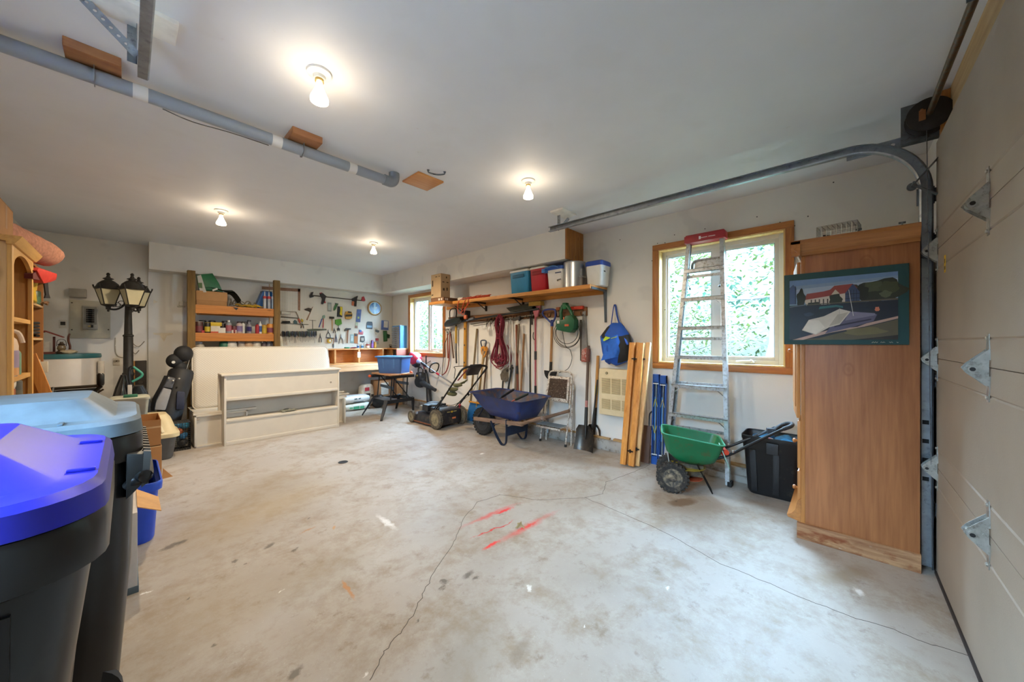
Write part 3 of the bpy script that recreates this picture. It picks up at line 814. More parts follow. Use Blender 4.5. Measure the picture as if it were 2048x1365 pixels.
solo('wooden_cover_plate', 'square varnished plywood plate on the ceiling at the pipe end', 'plate', MB().box((q.x - .125, q.y - .125, ZC - .014), (q.x + .125, q.y + .125, ZC)), W('#a8662a', '#cf9050', 'x', 1.2, .45, .7), bevel=.003)
q = fl(873, 342, ZC)
T = thing('ceiling_pull', 'small chrome pull handle on the ceiling beside the plywood plate', 'handle', (q.x, q.y, ZC))
part(T, 'grip', MB().tube(spline([(q.x - .055, q.y + .035, ZC - .001), (q.x - .05, q.y + .033, ZC - .02), (q.x, q.y, ZC - .03), (q.x + .05, q.y - .033, ZC - .02), (q.x + .055, q.y - .035, ZC - .001)], 4), .006, 8), M_GALVD)
for s in (-1, 1): part(T, 'foot', MB().lathe([(.011, 0), (.011, -.004)][::-1], 10, (q.x + s * .055, q.y - s * .035, ZC)), M_GALVD)
# ---------------------------------------------------------------- tall wooden cabinet with the framed boat picture
CX0, CX1, CY0, CY1 = 3.075, 3.93, -.335, .195
M_CAB = None
def cab_mat():
    k = NT('wood_print'); v = k.coord()
    g = k.noise(k.mapping(v, (9, 9, .5)), 6, 5, .6, .4); g2 = k.noise(k.mapping(v, (2.5, 2.5, .35)), 3, 3, .5, .5)
    c = k.mix(k.ramp(k.math('MULTIPLY', k.math('ADD', g, g2), .5), [(.36, 0.0), (.62, 1.0)]), '#8a5430', '#aa6e42')
    vo = k.add('ShaderNodeTexVoronoi'); k.link(k.mapping(v, (5.0, 5.0, 3.2)), vo.inputs['Vector']); vo.inputs['Scale'].default_value = 1.0
    c = k.mix(k.ramp(vo.outputs['Distance'], [(.06, .35), (.10, 0.0), (.13, .45), (.17, 0.0)]), c, '#7d4824')
    sc_ = k.noise(k.mapping(v, (30, 30, 1.2)), 3, 4, .7)
    k.base(c); k.bump(g, .04, .002)
    return k.set(.42)
M_CAB = cab_mat()
M_OAK = W('#8f5826', '#b97a3e', 'z', 1.5, .45, .2)
M_OAKY = W('#8f5826', '#bd7e40', 'y', 1.5, .45, .2)
M_OAKX = W('#8f5826', '#b97a3e', 'x', 1.5, .45, .2)
T = thing('wooden_cabinet', 'tall wood-grain cabinet beside the garage door with weathered plinth', 'cabinet', ((CX0 + CX1) / 2, (CY0 + CY1) / 2, 0))
part(T, 'side_panel', MB().box((CX0, CY0, .10), (CX0 + .02, CY1 - .022, 1.90)), M_CAB, bevel=.0015)
part(T, 'side_panel', MB().box((CX1 - .02, CY0, .10), (CX1, CY1 - .022, 1.90)), M_CAB, bevel=.0015)
part(T, 'back_panel', MB().box((CX0 + .02, CY0, .10), (CX1 - .02, CY0 + .008, 1.90)), P('#54402c', .7), smooth=0)
part(T, 'shelf_board', MB().box((CX0 + .02, CY0 + .008, .10), (CX1 - .02, CY1 - .025, .12)), M_OAKX, smooth=0)
part(T, 'shelf_board', MB().box((CX0 + .02, CY0 + .008, .82), (CX1 - .02, CY1 - .025, .84)), M_OAKX, smooth=0)
part(T, 'top_board', MB().box((CX0, CY0, 1.90), (CX1, CY1, 1.92)), M_OAKX, bevel=.002)
for X in (CX0, CX1 - .04):
    part(T, 'stile', MB().box((X, CY1 - .022, .10), (X + .04, CY1, 1.90)), M_OAK, bevel=.003)
# crown moulding (seen in profile on the front corner)
prof = [(0, 1.895), (.012, 1.895), (.016, 1.915), (.03, 1.93), (.045, 1.962), (.05, 1.97), (.05, 1.988), (0, 1.988)]
part(T, 'crown_moulding', MB().ext([(CX0 - d, CY0, z) for d, z in prof], (0, CY1 - CY0 + .05, 0)), M_OAKY, smooth=20)
part(T, 'crown_moulding', MB().ext([(CX0 - .05, CY1 + d, z) for d, z in prof], (CX1 - CX0 + .05, 0, 0)), M_OAKX, smooth=20)
part(T, 'crown_top', MB().box((CX0 - .045, CY0, 1.985), (CX1, CY1 + .045, 1.995)), M_OAKX, smooth=0)
# two upper doors, the near one a little open; two drawers below
dm = lambda: W('#98602c', '#c58747', 'z', 1.4, .45, .3)
rot = Matrix.Translation(Vector((CX0 + .02, CY1 + .003, 0))) @ Matrix.Rotation(R(7), 4, 'Z')
dw, z0, z1 = .385, .80, 1.86
d1 = MB().box((0, 0, z0), (dw, .02, z1)).xf(rot)
dr = part(T, 'door', d1, dm(), bevel=.004)
part(dr, 'raised_panel', MB().box((.06, .02, z0 + .07), (dw - .06, .026, z1 - .07)).xf(rot), dm(), bevel=.004)
part(dr, 'knob', MB().lathe([(.006, 0), (.007, .012), (.015, .022), (.013, .032), (.004, .036)], 14, rot @ Vector((dw - .03, .02, 1.25)), (rot.to_3x3() @ Vector((0, 1, 0)))), M_OAK)
d2 = part(T, 'door', MB().box((CX0 + .44, CY1 + .002, z0), (CX1 - .02, CY1 + .022, z1)), dm(), bevel=.004)
part(d2, 'raised_panel', MB().box((CX0 + .5, CY1 + .022, z0 + .07), (CX1 - .08, CY1 + .028, z1 - .07)), dm(), bevel=.004)
for i, (a, b) in enumerate(((.46, .78), (.14, .44))):
    w = part(T, 'drawer', MB().box((CX0 + .02, CY1 + .001, a), (CX1 - .02, CY1 + .02, b)), dm(), bevel=.004)
    for X in (CX0 + .14, CX1 - .14):
        part(w, 'knob', MB().lathe([(.006, 0), (.007, .012), (.016, .022), (.014, .032), (.004, .036)], 14, (X, CY1 + .02, (a + b) / 2), (0, 1, 0)), M_OAK)
def plinth_mat():
    k = NT('weathered_plinth'); v = k.coord()
    g = k.noise(k.mapping(v, (1, .12, 1)), 26, 5, .7, .6); n = k.noise(k.mapping(v, (1, .5, 1)), 7, 5, .6)
    c = k.mix(k.ramp(g, [(.35, 0.0), (.65, 1.0)]), '#7c5030', '#b58a62')
    sep = k.add('ShaderNodeSeparateXYZ'); k.link(v, sep.inputs[0])
    low = k.ramp(k.math('SUBTRACT', k.math('ADD', .062, k.math('MULTIPLY', n, .04)), sep.outputs[2]), [(.0, 0.0), (.012, 1.0)])
    c = k.mix(k.math('MULTIPLY', low, k.ramp(n, [(.42, 1.0), (.5, 0.0)])), c, '#7a3f18')
    c = k.mix(k.math('MULTIPLY', low, k.ramp(n, [(.56, 0.0), (.6, .9)])), c, '#d8cfc2')
    k.base(c); k.bump(g, .35, .006)
    return k.set(.75)
part(T, 'plinth', MB().box((CX0 - .018, CY0 - .003, 0), (CX1, CY1 + .02, .105)), plinth_mat(), bevel=.003)
part(T, 'ogee_trim', MB().ext([(CX0 + .0, CY1, .105), (CX0 + .0, CY1 + .07, .12), (CX0 + .0, CY1 + .075, .135), (CX0 + .0, CY1 + .05, .15), (CX0 + .0, CY1 + .03, .18), (CX0 + .0, CY1 + .018, .24), (CX0, CY1, .26)], (CX1 - CX0, 0, 0)), M_OAKX, smooth=30)

# framed picture of a covered boat, on the side of the cabinet
PYA, PYB, PZ0, PZ1, PX = .284, -.292, 1.302, 1.775, CX0 - .001
T = thing('boat_picture', 'green-matted photograph of a covered motorboat hung on the cabinet side', 'picture', (PX, (PYA + PYB) / 2, PZ0))
part(T, 'mat_board', MB().box((PX - .014, PYB, PZ0), (PX, PYA, PZ1)), P('#23494c', .55, var=.06), bevel=.0015)
w_, h_ = PYA - PYB, PZ1 - PZ0
iy0, iy1, iz0, iz1 = PYA - .030, PYB + .044, PZ0 + .030, PZ1 - .042
pr = MB(); lay = [0]
def pic(c, pts):
    """pts in picture units: u from left 0..1, v from bottom 0..1"""
    lay[0] += 1
    X = PX - .0143 - lay[0] * .00007
    pr.C(c).flat([(X, iy0 + (iy1 - iy0) * u, iz0 + (iz1 - iz0) * v) for u, v in pts])
pic('#8097b4', [(0, .58), (1, .58), (1, 1), (0, 1)]); pic('#9fb0c6', [(0, .74), (1, .8), (1, .9), (0, .84)]); pic('#6f8db8', [(0, .90), (1, .94), (1, 1), (0, 1)])
blob = lambda cx, cy, rx, ry, s: [(cx + rx * math.cos(a) * (1 + .16 * math.sin(5 * a + s)), cy + ry * math.sin(a) * (1 + .16 * math.cos(4 * a + s))) for a in [i * math.tau / 22 for i in range(22)]]
pic('#3b4030', blob(.62, .80, .08, .05, 1)); pic('#2b3026', blob(.86, .74, .20, .17, 2)); pic('#48503a', blob(.80, .80, .09, .08, 3)); pic('#41472f', blob(.93, .78, .08, .09, 4)); pic('#23281f', blob(.70, .72, .06, .12, 5)); pic('#586044', blob(.90, .68, .05, .05, 6))
pic('#8e3f35', [(.15, .72), (.62, .87), (.55, .74), (.16, .66)]); pic('#8e3f35', [(.18, .76), (.40, .79), (.45, .86), (.62, .87), (.66, .80), (.55, .72), (.16, .66)])
pic('#cfc3b4', [(.15, .66), (.55, .73), (.55, .58), (.18, .56)]); pic('#3d4c6b', [(.55, .58), (.55, .73), (.62, .87), (.68, .74), (.68, .58)])
for u in (.575, .60, .625, .65): pic('#1d2433', [(u, .58), (u + .004, .58), (u + .004, .78), (u, .78)])
for v in (.64, .71): pic('#1d2433', [(.55, v), (.68, v), (.68, v + .008), (.55, v + .008)])
for u in (.22, .26, .30, .34, .38, .47, .51): pic('#3a3230', [(u, .57), (u + .012, .57), (u + .012, .66), (u, .66)])
pic('#4a5c80', [(0, .6), (.07, .6), (.07, .86), (.04, .93), (0, .88)]); pic('#1c2130', [(.06, .6), (.066, .6), (.066, .9), (.06, .9)]); pic('#22281f', blob(.12, .68, .045, .16, 7)); pic('#2a3024', blob(.46, .64, .06, .10, 8)); pic('#252b22', blob(.25, .57, .07, .05, 9)); pic('#c9bda8', [(.42, .72), (.46, .80), (.50, .73)])
pic('#1b2130', [(0, 0), (1, 0), (1, .585), (.5, .57), (0, .565)]); pic('#6a6f7c', [(0, .548), (.18, .575), (.18, .59), (0, .56)]); pic('#5d5648', [(.18, .572), (1, .585), (1, .61), (.18, .585)]); pic('#33394a', blob(.2, .42, .05, .03, 1))
pic('#57503a', [(0.04, 0), (1, 0), (1, .30), (.8, .22), (.5, .11), (.3, .03)]); pic('#6d6440', blob(.72, .13, .18, .06, 2)); pic('#241f1a', [(.62, 0), (1, .0), (1, .07)])
pic('#b9998c', [(.03, 0), (.14, 0), (.4, .11), (.72, .20), (1, .31), (1, .345), (.74, .25), (.66, .2), (.4, .16)])
pic('#5c5873', [(.36, .10), (.62, .20), (.80, .28), (.83, .38), (.62, .44), (.5, .38)]); pic('#7d7891', [(.55, .30), (.82, .37), (.81, .40), (.58, .44)]); pic('#2a2740', [(.45, .20), (.78, .30), (.78, .32), (.45, .23)])
pic('#cfc8bd', [(.13, .16), (.27, .085), (.40, .20), (.50, .24), (.60, .44), (.50, .49), (.35, .38), (.20, .33)]); pic('#e0dad0', [(.14, .17), (.27, .10), (.36, .20), (.30, .32), (.20, .32)]); pic('#b2a99c', [(.40, .22), (.50, .26), (.58, .43), (.48, .40)])
pic('#3a6f73', [(.30, .50), (.31, .54), (.47, .555), (.53, .53), (.53, .50), (.47, .52)]); pic('#20262c', [(.30, .36), (.305, .36), (.31, .5), (.305, .5)]); pic('#a8a29a', [(.49, .26), (.494, .26), (.50, .5), (.496, .5)])
pic('#d8d6d2', [(.622, .37), (.627, .37), (.585, .78), (.58, .78)]); pic('#c9765c', blob(.83, .46, .02, .035, 3))
part(T, 'print', pr, VC(.35), recalc=False, smooth=0)
sg = MB()
for (u0, n, amp) in ((.735, 9, .006), (.80, 7, .004), (.86, 6, .005), (.915, 3, .006)):
    pts = [(PX - .0146, PYA + (PYB - PYA) * (u0 + i * .0055), PZ0 + .0145 + amp * (math.sin(i * 2.1 + u0 * 30) * .6)) for i in range(n)]
    sg.tube(spline(pts, 3), .0007, 4)
part(T, 'signature', sg, P('#cfc9ba', .6), kind='stuff')

# wire trap and a second metal rack on the cabinet top
def wire_box(mb, c, L, Wd, Hh, st, r=.0016, rotz=0):
    m = Matrix.Translation(Vector(c)) @ Matrix.Rotation(rotz, 4, 'Z'); o = len(mb.v)
    nx, ny, nz = round(L / st), round(Wd / st), round(Hh / st)
    for i in range(nx + 1):
        x = -L / 2 + L * i / nx
        mb.tube([(x, -Wd / 2, 0), (x, Wd / 2, 0), (x, Wd / 2, Hh), (x, -Wd / 2, Hh)], r, 4, closed=True)
    for j in range(ny + 1):
        y = -Wd / 2 + Wd * j / ny
        for z in (0, Hh): mb.tube([(-L / 2, y, z), (L / 2, y, z)], r, 4)
        for x in (-L / 2, L / 2): mb.tube([(x, y, 0), (x, y, Hh)], r, 4)
    for k in range(1, nz):
        z = Hh * k / nz
        mb.tube([(-L / 2, -Wd / 2, z), (L / 2, -Wd / 2, z), (L / 2, Wd / 2, z), (-L / 2, Wd / 2, z)], r, 4, closed=True)
    mb.xf(m, o); return mb
q = wx(1677, 470, CX0 + .17)
T = thing('live_trap', 'small silver wire animal trap on top of the wooden cabinet', 'trap', (q.x, q.y, 1.996), rotz=R(90))
part(T, 'wire_cage', wire_box(MB(), (q.x, q.y, 1.998), .20, .15, .10, .025, rotz=R(82)), M_ZINC, kind='stuff')
part(T, 'trap_plate', MB().cbox((q.x, q.y, 2.02), (.12, .16, .003), (.25, 0, 0)), P('#4a4c4e', .5, .6), smooth=0)
q = wx(1760, 458, CX0 + .2)
T = thing('metal_tray', 'shallow dark metal tray with upright wing screw on the cabinet top', 'tray', (q.x, q.y, 1.996))
part(T, 'tray', MB().vessel([(1.996, .16, .20), (2.02, .18, .22)], .012, .004, (q.x, q.y, 0)), P('#4c4a47', .45, .7))
for dy in (-.09, .1): part(T, 'wing_screw', MB().cyl((q.x - .07, q.y + dy, 2.01), (q.x - .07, q.y + dy, 2.05), .004, n=8).box((q.x - .073, q.y + dy - .015, 2.04), (q.x - .067, q.y + dy + .015, 2.052)), M_GALVD)
# ---------------------------------------------------------------- aluminium stepladder leaning folded against the window wall
M_ALU = P('#b9bcbd', .36, .85, var=.14, scale=25, dirt='#8a8378', dirt_amt=.35)
M_BLKP = P('#1b1c1e', .42, var=.15, scale=20)
M_BLKR = P('#161616', .75, var=.2, scale=30)
T = thing('stepladder', 'tall aluminium stepladder with red top cap leaning before the window', 'ladder', (3.78, 1.03, 0))
LB, LT, LZ = Vector((3.74, 1.037, 0)), Vector((3.90, .985, 2.345)), 2.345
def lad(s, side, dx=0, hw=(.298, .162)):
    p = LB.lerp(LT, s); return Vector((p.x + dx, p.y + side * (hw[0] + (hw[1] - hw[0]) * s), p.z))
for sd in (-1, 1):
    r = MB()
    for off, th in ((0, 1),):
        a, b = lad(0.004, sd), lad(1, sd)
        r.bar(a + Vector((0, 0, 0)), b, .003, .066, up=(1, 0, 0))
        for q in (-.032, .032):
            r.bar(a + Vector((q, -sd * .016, 0)), b + Vector((q, -sd * .016, 0)), .034, .003, up=(1, 0, 0))
    part(T, 'front_rail', r, M_ALU, smooth=0)
    rr = MB(); hw2 = (.262, .150)
    a, b = lad(.012, sd, .075, hw2), lad(.985, sd, .012, hw2)
    rr.bar(a, b, .024, .034, up=(1, 0, 0))
    part(T, 'rear_rail', rr, M_ALU, smooth=0)
    f = lad(0, sd)
    part(T, 'foot', MB().box((f.x - .04, f.y - .018, 0), (f.x + .04, f.y + .018, .045)), M_BLKR, bevel=.006)
ZS = [.31 + .29 * i for i in range(7)]
for i, z in enumerate(ZS):
    s = z / LZ; a, b = lad(s, -1), lad(s, 1)
    t = MB().box((a.x - .045, a.y + .002, z - .004), (a.x + .036, b.y - .002, z)).box((a.x - .045, a.y + .002, z - .034), (a.x - .042, b.y - .002, z)).box((a.x + .033, a.y + .002, z - .03), (a.x + .036, b.y - .002, z))
    for q in range(4): t.box((a.x - .036 + q * .017, a.y + .004, z), (a.x - .030 + q * .017, b.y - .004, z + .002))
    part(T, 'step', t, M_ALU, smooth=0)
    if i in (0, 1, 2, 5):
        for sd in (-1, 1):
            e = lad((z - .10) / LZ, sd); g = lad(s, sd)
            part(T, 'brace', MB().bar((e.x - .03, e.y - sd * .008, e.z), (g.x - .03, g.y - sd * .095, z - .02), .004, .022, up=(1, 0, 0)), M_ALU, smooth=0)
for z in (.45, .9, 1.35, 1.75, 1.98):
    s = z / LZ; a, b = lad(s, -1, .07 - .055 * s, (.262, .150)), lad(s, 1, .07 - .055 * s, (.262, .150))
    part(T, 'rear_bar', MB().bar(a, b, .010, .028), M_ALU, smooth=0)
tp = lad(1, 0)
part(T, 'top_cap', MB().box((tp.x - .06, tp.y - .182, 2.315), (tp.x + .055, tp.y + .182, 2.385)).box((tp.x - .052, tp.y - .172, 2.385), (tp.x + .048, tp.y + .172, 2.397)), P('#a3262c', .4, var=.1), bevel=.008)
lg = MB('#e9e4e0')
for i, (y, w) in enumerate(((.045, .008), (.03, .05), (-.04, .05))):
    lg.box((tp.x - .0612, tp.y + y - w - .01, 2.345 if i else 2.335), (tp.x - .0602, tp.y + y, 2.351 if i else 2.365))
part(T, 'print', lg, VC(.5), smooth=0, kind='stuff')
s = 2.05 / LZ; a, b = lad(s, -1), lad(s, 1)
part(T, 'pail_shelf', MB().tube(spline([(a.x + .03, b.y - .06, 2.06), (a.x - .01, b.y - .08, 2.11), (a.x, b.y - .13, 2.135), (a.x + .01, a.y + .02, 2.135)], 5), .012, 8).box((a.x + .0, a.y + .012, 2.06), (a.x + .05, b.y - .09, 2.13)), M_ALU)
for sd in (-1, 1):
    g = lad(1.98 / LZ, sd)
    part(T, 'spreader_arm', MB().bar((g.x - .01, g.y - sd * .02, 1.99), (g.x + .02, g.y - sd * .05, 1.86), .004, .016, up=(1, 0, 0)).sph((g.x + .02, g.y - sd * .05, 1.86), .012, 8, 6), M_GALVD)

# ---------------------------------------------------------------- broadcast spreader
T = thing('lawn_spreader', 'green push lawn spreader with knobbly wheels before the stepladder', 'spreader', (3.369, 1.127, 0), rotz=R(-70))
L = dict(local=True)
M_GRN = P('#14683f', .35, var=.1, scale=10)
def wheel(T, c, r, w, ty, hub, lugs=24, d=(0, 1, 0), name='wheel', knob=.008, hubr=.62, n=32):
    m = MB().lathe([(r * .62, -w * .42), (r * .9, -w * .5), (r * .98, -w * .36), (r, 0), (r * .98, w * .36), (r * .9, w * .5), (r * .62, w * .42)], n, c, d, cap=False)
    x, y, z = frame(d)
    for i in range(lugs):
        a = math.tau * i / lugs
        for sg in (-1, 1):
            aa = a + (0 if sg < 0 else math.pi / lugs)
            o = Vector(c) + (x * math.cos(aa) + y * math.sin(aa)) * (r - .002) + z * (sg * w * .27)
            rm = Matrix((x * -math.sin(aa) + y * math.cos(aa), z, x * math.cos(aa) + y * math.sin(aa))).transposed()
            m.cbox(o, (r * math.tau / lugs * .5, w * .42, knob * 2), rm)
    wv = part(T, name, m, ty, **L)
    part(wv, 'hub', MB().lathe([(.012, -w * .46), (r * .2, -w * .46), (r * .3, -w * .3), (r * hubr, -w * .34), (r * .66, -w * .44), (r * .66, w * .44), (r * hubr, w * .34), (r * .3, w * .3), (r * .2, w * .46), (.012, w * .46)], n, c, d), hub, **L)
    return wv
M_TYRE = P('#2b2927', .85, var=.25, scale=20, dirt='#5a5045', dirt_amt=.3)
for y in (-.135, .115):
    wheel(T, (0, y, .132), .128, .062, M_TYRE, P('#3b3835', .6, var=.3, scale=15, dirt='#8a7a62', dirt_amt=.55))
def hop(z, x0, x1, y, r=.05, dz0=0, dz1=0):
    out = []
    for a, b in rrect(x1 - x0, 2 * y, r, 5): out.append((a + (x0 + x1) / 2, b, z + dz0 + (dz1 - dz0) * ((a + (x0 + x1) / 2 - x0) / (x1 - x0))))
    return out
rings = [hop(.245, .10, .26, .07), hop(.285, .02, .33, .13), hop(.36, -.05, .36, .17), hop(.485, -.085, .395, .19, .06, .03, -.035), hop(.492, -.092, .402, .196, .06, .03, -.035),
         hop(.492, -.078, .388, .182, .055, .03, -.035), hop(.36, -.04, .35, .16), hop(.29, .03, .32, .12), hop(.262, .11, .25, .06)]
hp = part(T, 'hopper', MB().loft(rings), P('#156b42', .38, var=.12, scale=9, dirt='#4c5a34', dirt_amt=.2), smooth=50, **L)
part(hp, 'rim', MB().tube(hop(.492, -.088, .398, .192, .06, .03, -.035), .006, 6, closed=True), P('#3f9a78', .4), **L)
part(T, 'gear_box', MB().box((.05, -.05, .13), (.25, .05, .235)).cyl((.15, 0, .08), (.15, 0, .25), .02, n=12), P('#4d463b', .7, var=.3, scale=20, dirt='#7d6a4a', dirt_amt=.4), bevel=.008, **L)
part(T, 'axle', MB().cyl((0, -.15, .132), (0, .13, .132), .01, n=10), M_GALVD, **L)
part(T, 'frame_strap', MB().bar((-.01, -.06, .13), (-.04, -.06, .32), .03, .006, up=(1, 0, 0)).bar((-.01, .06, .13), (-.04, .06, .32), .03, .006, up=(1, 0, 0)), P('#b9bab4', .5, .4), **L)
part(T, 'deflector', MB().lathe([(.10, .195), (.15, .205), (.152, .21), (.10, .2)], 20, (.12, 0, 0)), P('#a8902c', .5), **L)
part(T, 'spinner', MB().lathe([(.02, .10), (.10, .104), (.10, .108), (.02, .112)], 20, (.15, 0, 0)), P('#b8502e', .5), **L)
part(T, 'stand_wire', MB().tube(spline([(.19, -.075, .26), (.30, -.06, .04), (.318, -.04, .004), (.318, .04, .004), (.30, .06, .04), (.19, .075, .26)], 5), .005, 8), P('#1a1a1a', .5, .5), **L)
hd = MB()
for y in (-.11, .11):
    hd.tube(spline([(.20, y, .28), (.40, y, .355), (.56, y * .75, .45), (.76, y * .5, .575), (.84, y * .42, .62)], 5), .0115, 10)
part(T, 'handle_tube', hd, P('#1f2226', .4, .3), kind='stuff', **L)
part(T, 'handle_grip', MB().tube(spline([(.82, -.048, .612), (.87, -.05, .64), (.89, 0, .65), (.87, .05, .64), (.82, .048, .612), (.77, 0, .585)], 6), .016, 10), P('#202226', .6), **L)
part(T, 'control_lever', MB().tube([(.66, 0, .53), (.78, .02, .61), (.75, -.02, .58)], .008, 8).box((.72, -.02, .56), (.78, .02, .60)), P('#3a4652', .45), **L)
part(T, 'rate_dial', MB().cyl((.39, -.10, .38), (.41, -.14, .40), .022, n=14).box((.38, -.06, .36), (.42, .02, .40)), P('#c4422c', .45), **L)
part(T, 'rate_plate', MB().bar((.36, -.12, .46), (.43, -.12, .27), .06, .006, up=(1, 0, 0)), P('#8fb5a8', .5), **L)
for y in (-.11, .11): part(T, 'wing_nut', MB().lathe([(.011, 0), (.011, .014), (.006, .018)], 8, (.46, y * .95, .395), (0, 0, 1)), M_ZINC, **L)

# ---------------------------------------------------------------- black bin with cloths, next to the cabinet
BX, BY = 3.80, .425
T = thing('black_bin', 'square black plastic bin of cloths between stepladder and cabinet', 'bin', (BX, BY, 0))
part(T, 'body', MB().vessel([(0, .20, .33), (.03, .22, .36), (.39, .28, .40), (.40, .295, .415), (.47, .305, .425), (.48, .32, .435), (.51, .32, .435)], .05, .006, (BX, BY, 0)), P('#17181a', .4, var=.2, scale=8, dirt='#3a352c', dirt_amt=.1), smooth=45)
for y in (.12, -.03):
    part(T, 'rib', MB().bar((BX - .118, BY + y, .03), (BX - .140, BY + y * 1.1, .39), .045, .01, up=(1, 0, 0)), M_BLKP, bevel=.004)
part(T, 'latch', MB().box((BX - .172, BY - .05, .38), (BX - .150, BY + .03, .47)).lathe([(.012, 0), (.012, .004)], 10, (BX - .172, BY - .01, .44), (-1, 0, 0)), P('#202123', .4), bevel=.006)
for i, (dx, dy, r, c) in enumerate(((-.06, .1, .06, '#2c6d94'), (-.06, -.02, .055, '#b23238'), (-.06, -.11, .06, '#2f7ba6'), (.04, .08, .08, '#2a5f86'), (.05, -.08, .08, '#356f93'), (-.06, -.15, .03, '#c8c25a'), (-.08, .05, .035, '#3d87b0'), (-.03, .02, .035, '#d9ddda'))):
    m = MB().sph((BX + dx, BY + dy, .465), (r, r, r * .55), 16, 10).jitter(.014, i, 34)
    solo('rag', ['crumpled blue rag on the spreader side of the black bin', 'crumpled red rag in the middle of the black bin', 'crumpled blue rag on the cabinet side of the black bin', 'dark blue rag at the back of the black bin', 'dull blue rag at the back cabinet corner of the black bin', 'small yellow rag in the black bin', 'small pale blue rag beside the red one in the black bin', 'small white rag among the cloths in the black bin'][i], 'rag', m, P(c, .9, var=.2, scale=30), group='cloths in the black bin')

# ---------------------------------------------------------------- open blue tackle case standing on end
T = thing('rod_case', 'open blue two-halved case with rods and yellow clips below the window', 'case', (3.90, 1.43, 0))
lean = lambda z: 3.875 + .05 * z
M_CASE = P('#1c4f9c', .4, var=.08); M_CASED = P('#0f2a55', .5, var=.1)
for y0, y1, zt in ((1.505, 1.437, .965), (1.430, 1.362, .955)):
    fr = MB(); X0 = lambda z: lean(z) - .0
    for a, b, lo, hi in ((y0, y0 - .010, .0, zt), (y1 + .010, y1, .0, zt), (y0, y1, 0, .085), (y0, y1, zt - .085, zt)):
        fr.ext([(lean(lo) - .03, a, lo), (lean(lo) - .03, b, lo), (lean(lo) + .008, b, lo), (lean(lo) + .008, a, lo)], (lean(hi) - lean(lo), 0, hi - lo))
    h = part(T, 'case_half', fr, M_CASE, smooth=0)
    part(h, 'liner', MB().ext([(lean(.0) - .004, y0 - .01, .08), (lean(0) - .004, y1 + .01, .08), (lean(0) + .008, y1 + .01, .08), (lean(0) + .008, y0 - .01, .08)], (lean(zt) - lean(.1), 0, zt - .16)), M_CASED, smooth=0)
    yc = (y0 + y1) / 2
    part(h, 'blue_strip', MB().bar((lean(.25) - .012, yc + .006, .25), (lean(.72) - .012, yc + .006, .72), .018, .01, up=(1, 0, 0)), P('#2b72b8', .4), smooth=0)
    part(h, 'rod', MB().cyl((lean(.1) - .02, yc - .002, .10), (lean(zt) - .02, yc - .002, zt - .10), .0045, n=8), P('#b7c0b4', .35, .6))
    for z, sg in ((.70, -1), (.33, 1)):
        for q in (-1, 1):
            part(h, 'clip_arm', MB().bar((lean(z) - .028, yc, z), (lean(z) - .028, yc + q * .022, z + sg * .085), .005, .013, up=(1, 0, 0)), P('#c3bf6a' if y0 > 1.44 else '#b8ae86', .5), bevel=.002)
    for z in (.105, zt - .10):
        part(h, 'end_bar', MB().box((lean(z) - .032, y1 + .004, z - .005), (lean(z) - .02, y0 - .004, z + .005)), P('#d5d8da', .4), smooth=0)
part(T, 'carry_handle', MB().tube(spline([(3.88, 1.505, .36), (3.885, 1.538, .39), (3.89, 1.542, .46), (3.89, 1.535, .53), (3.89, 1.505, .56)], 5), .008, 8), P('#1a1c24', .5))

# ---------------------------------------------------------------- hinged pine boards leaning on the wall
T = thing('hinged_boards', 'four honey-coloured pine boards hinged together leaning beside the wall heater', 'boards', (3.72, 1.64, 0))
M_PINE = W('#b06a22', '#dd9a48', 'z', 1.3, .45, .35); M_PINEL = W('#c48a48', '#e6bd84', 'z', 1.3, .5, .35)
def board(p0, p1, w, t, mat):
    p0, p1 = Vector(p0), Vector(p1)
    return part(T, 'board', MB().bar(p0, p1, w, t, up=(1, 0, 0)), mat, bevel=.003)
Xb, Xt = 3.575, 3.845
board((Xb, 1.694, .015), (Xt, 1.712, 1.31), .062, .032, M_PINE)
board((Xb + .045, 1.678, .015), (Xt + .045, 1.668, 1.31), .040, .032, M_PINE)
board((Xb + .01, 1.608, .015), (Xt + .01, 1.613, 1.305), .060, .034, M_PINE)
board((Xb + .06, 1.570, .015), (Xt + .055, 1.553, 1.31), .05, .032, M_PINEL)
for (x, y, z) in ((Xb + .235, 1.671, 1.13), (Xb + .02, 1.620, .17), (Xb + .262, 1.588, 1.13), (Xb + .07, 1.573, .19)):
    part(T, 'hinge', MB().cyl((x - .018, y, z - .018), (x - .018, y, z + .018), .008, n=10).box((x - .02, y - .03, z - .008), (x - .014, y + .03, z + .008)), P('#1f1c1a', .5, .5), bevel=.002)
solo('brown_board', 'short brown board leaning behind the hinged pine boards', 'board', MB().bar((3.80, 1.555, .01), (3.87, 1.555, .40), .09, .018, up=(1, 0, 0)), W('#4a3020', '#6b4630', 'z', 1, .6), bevel=.002)

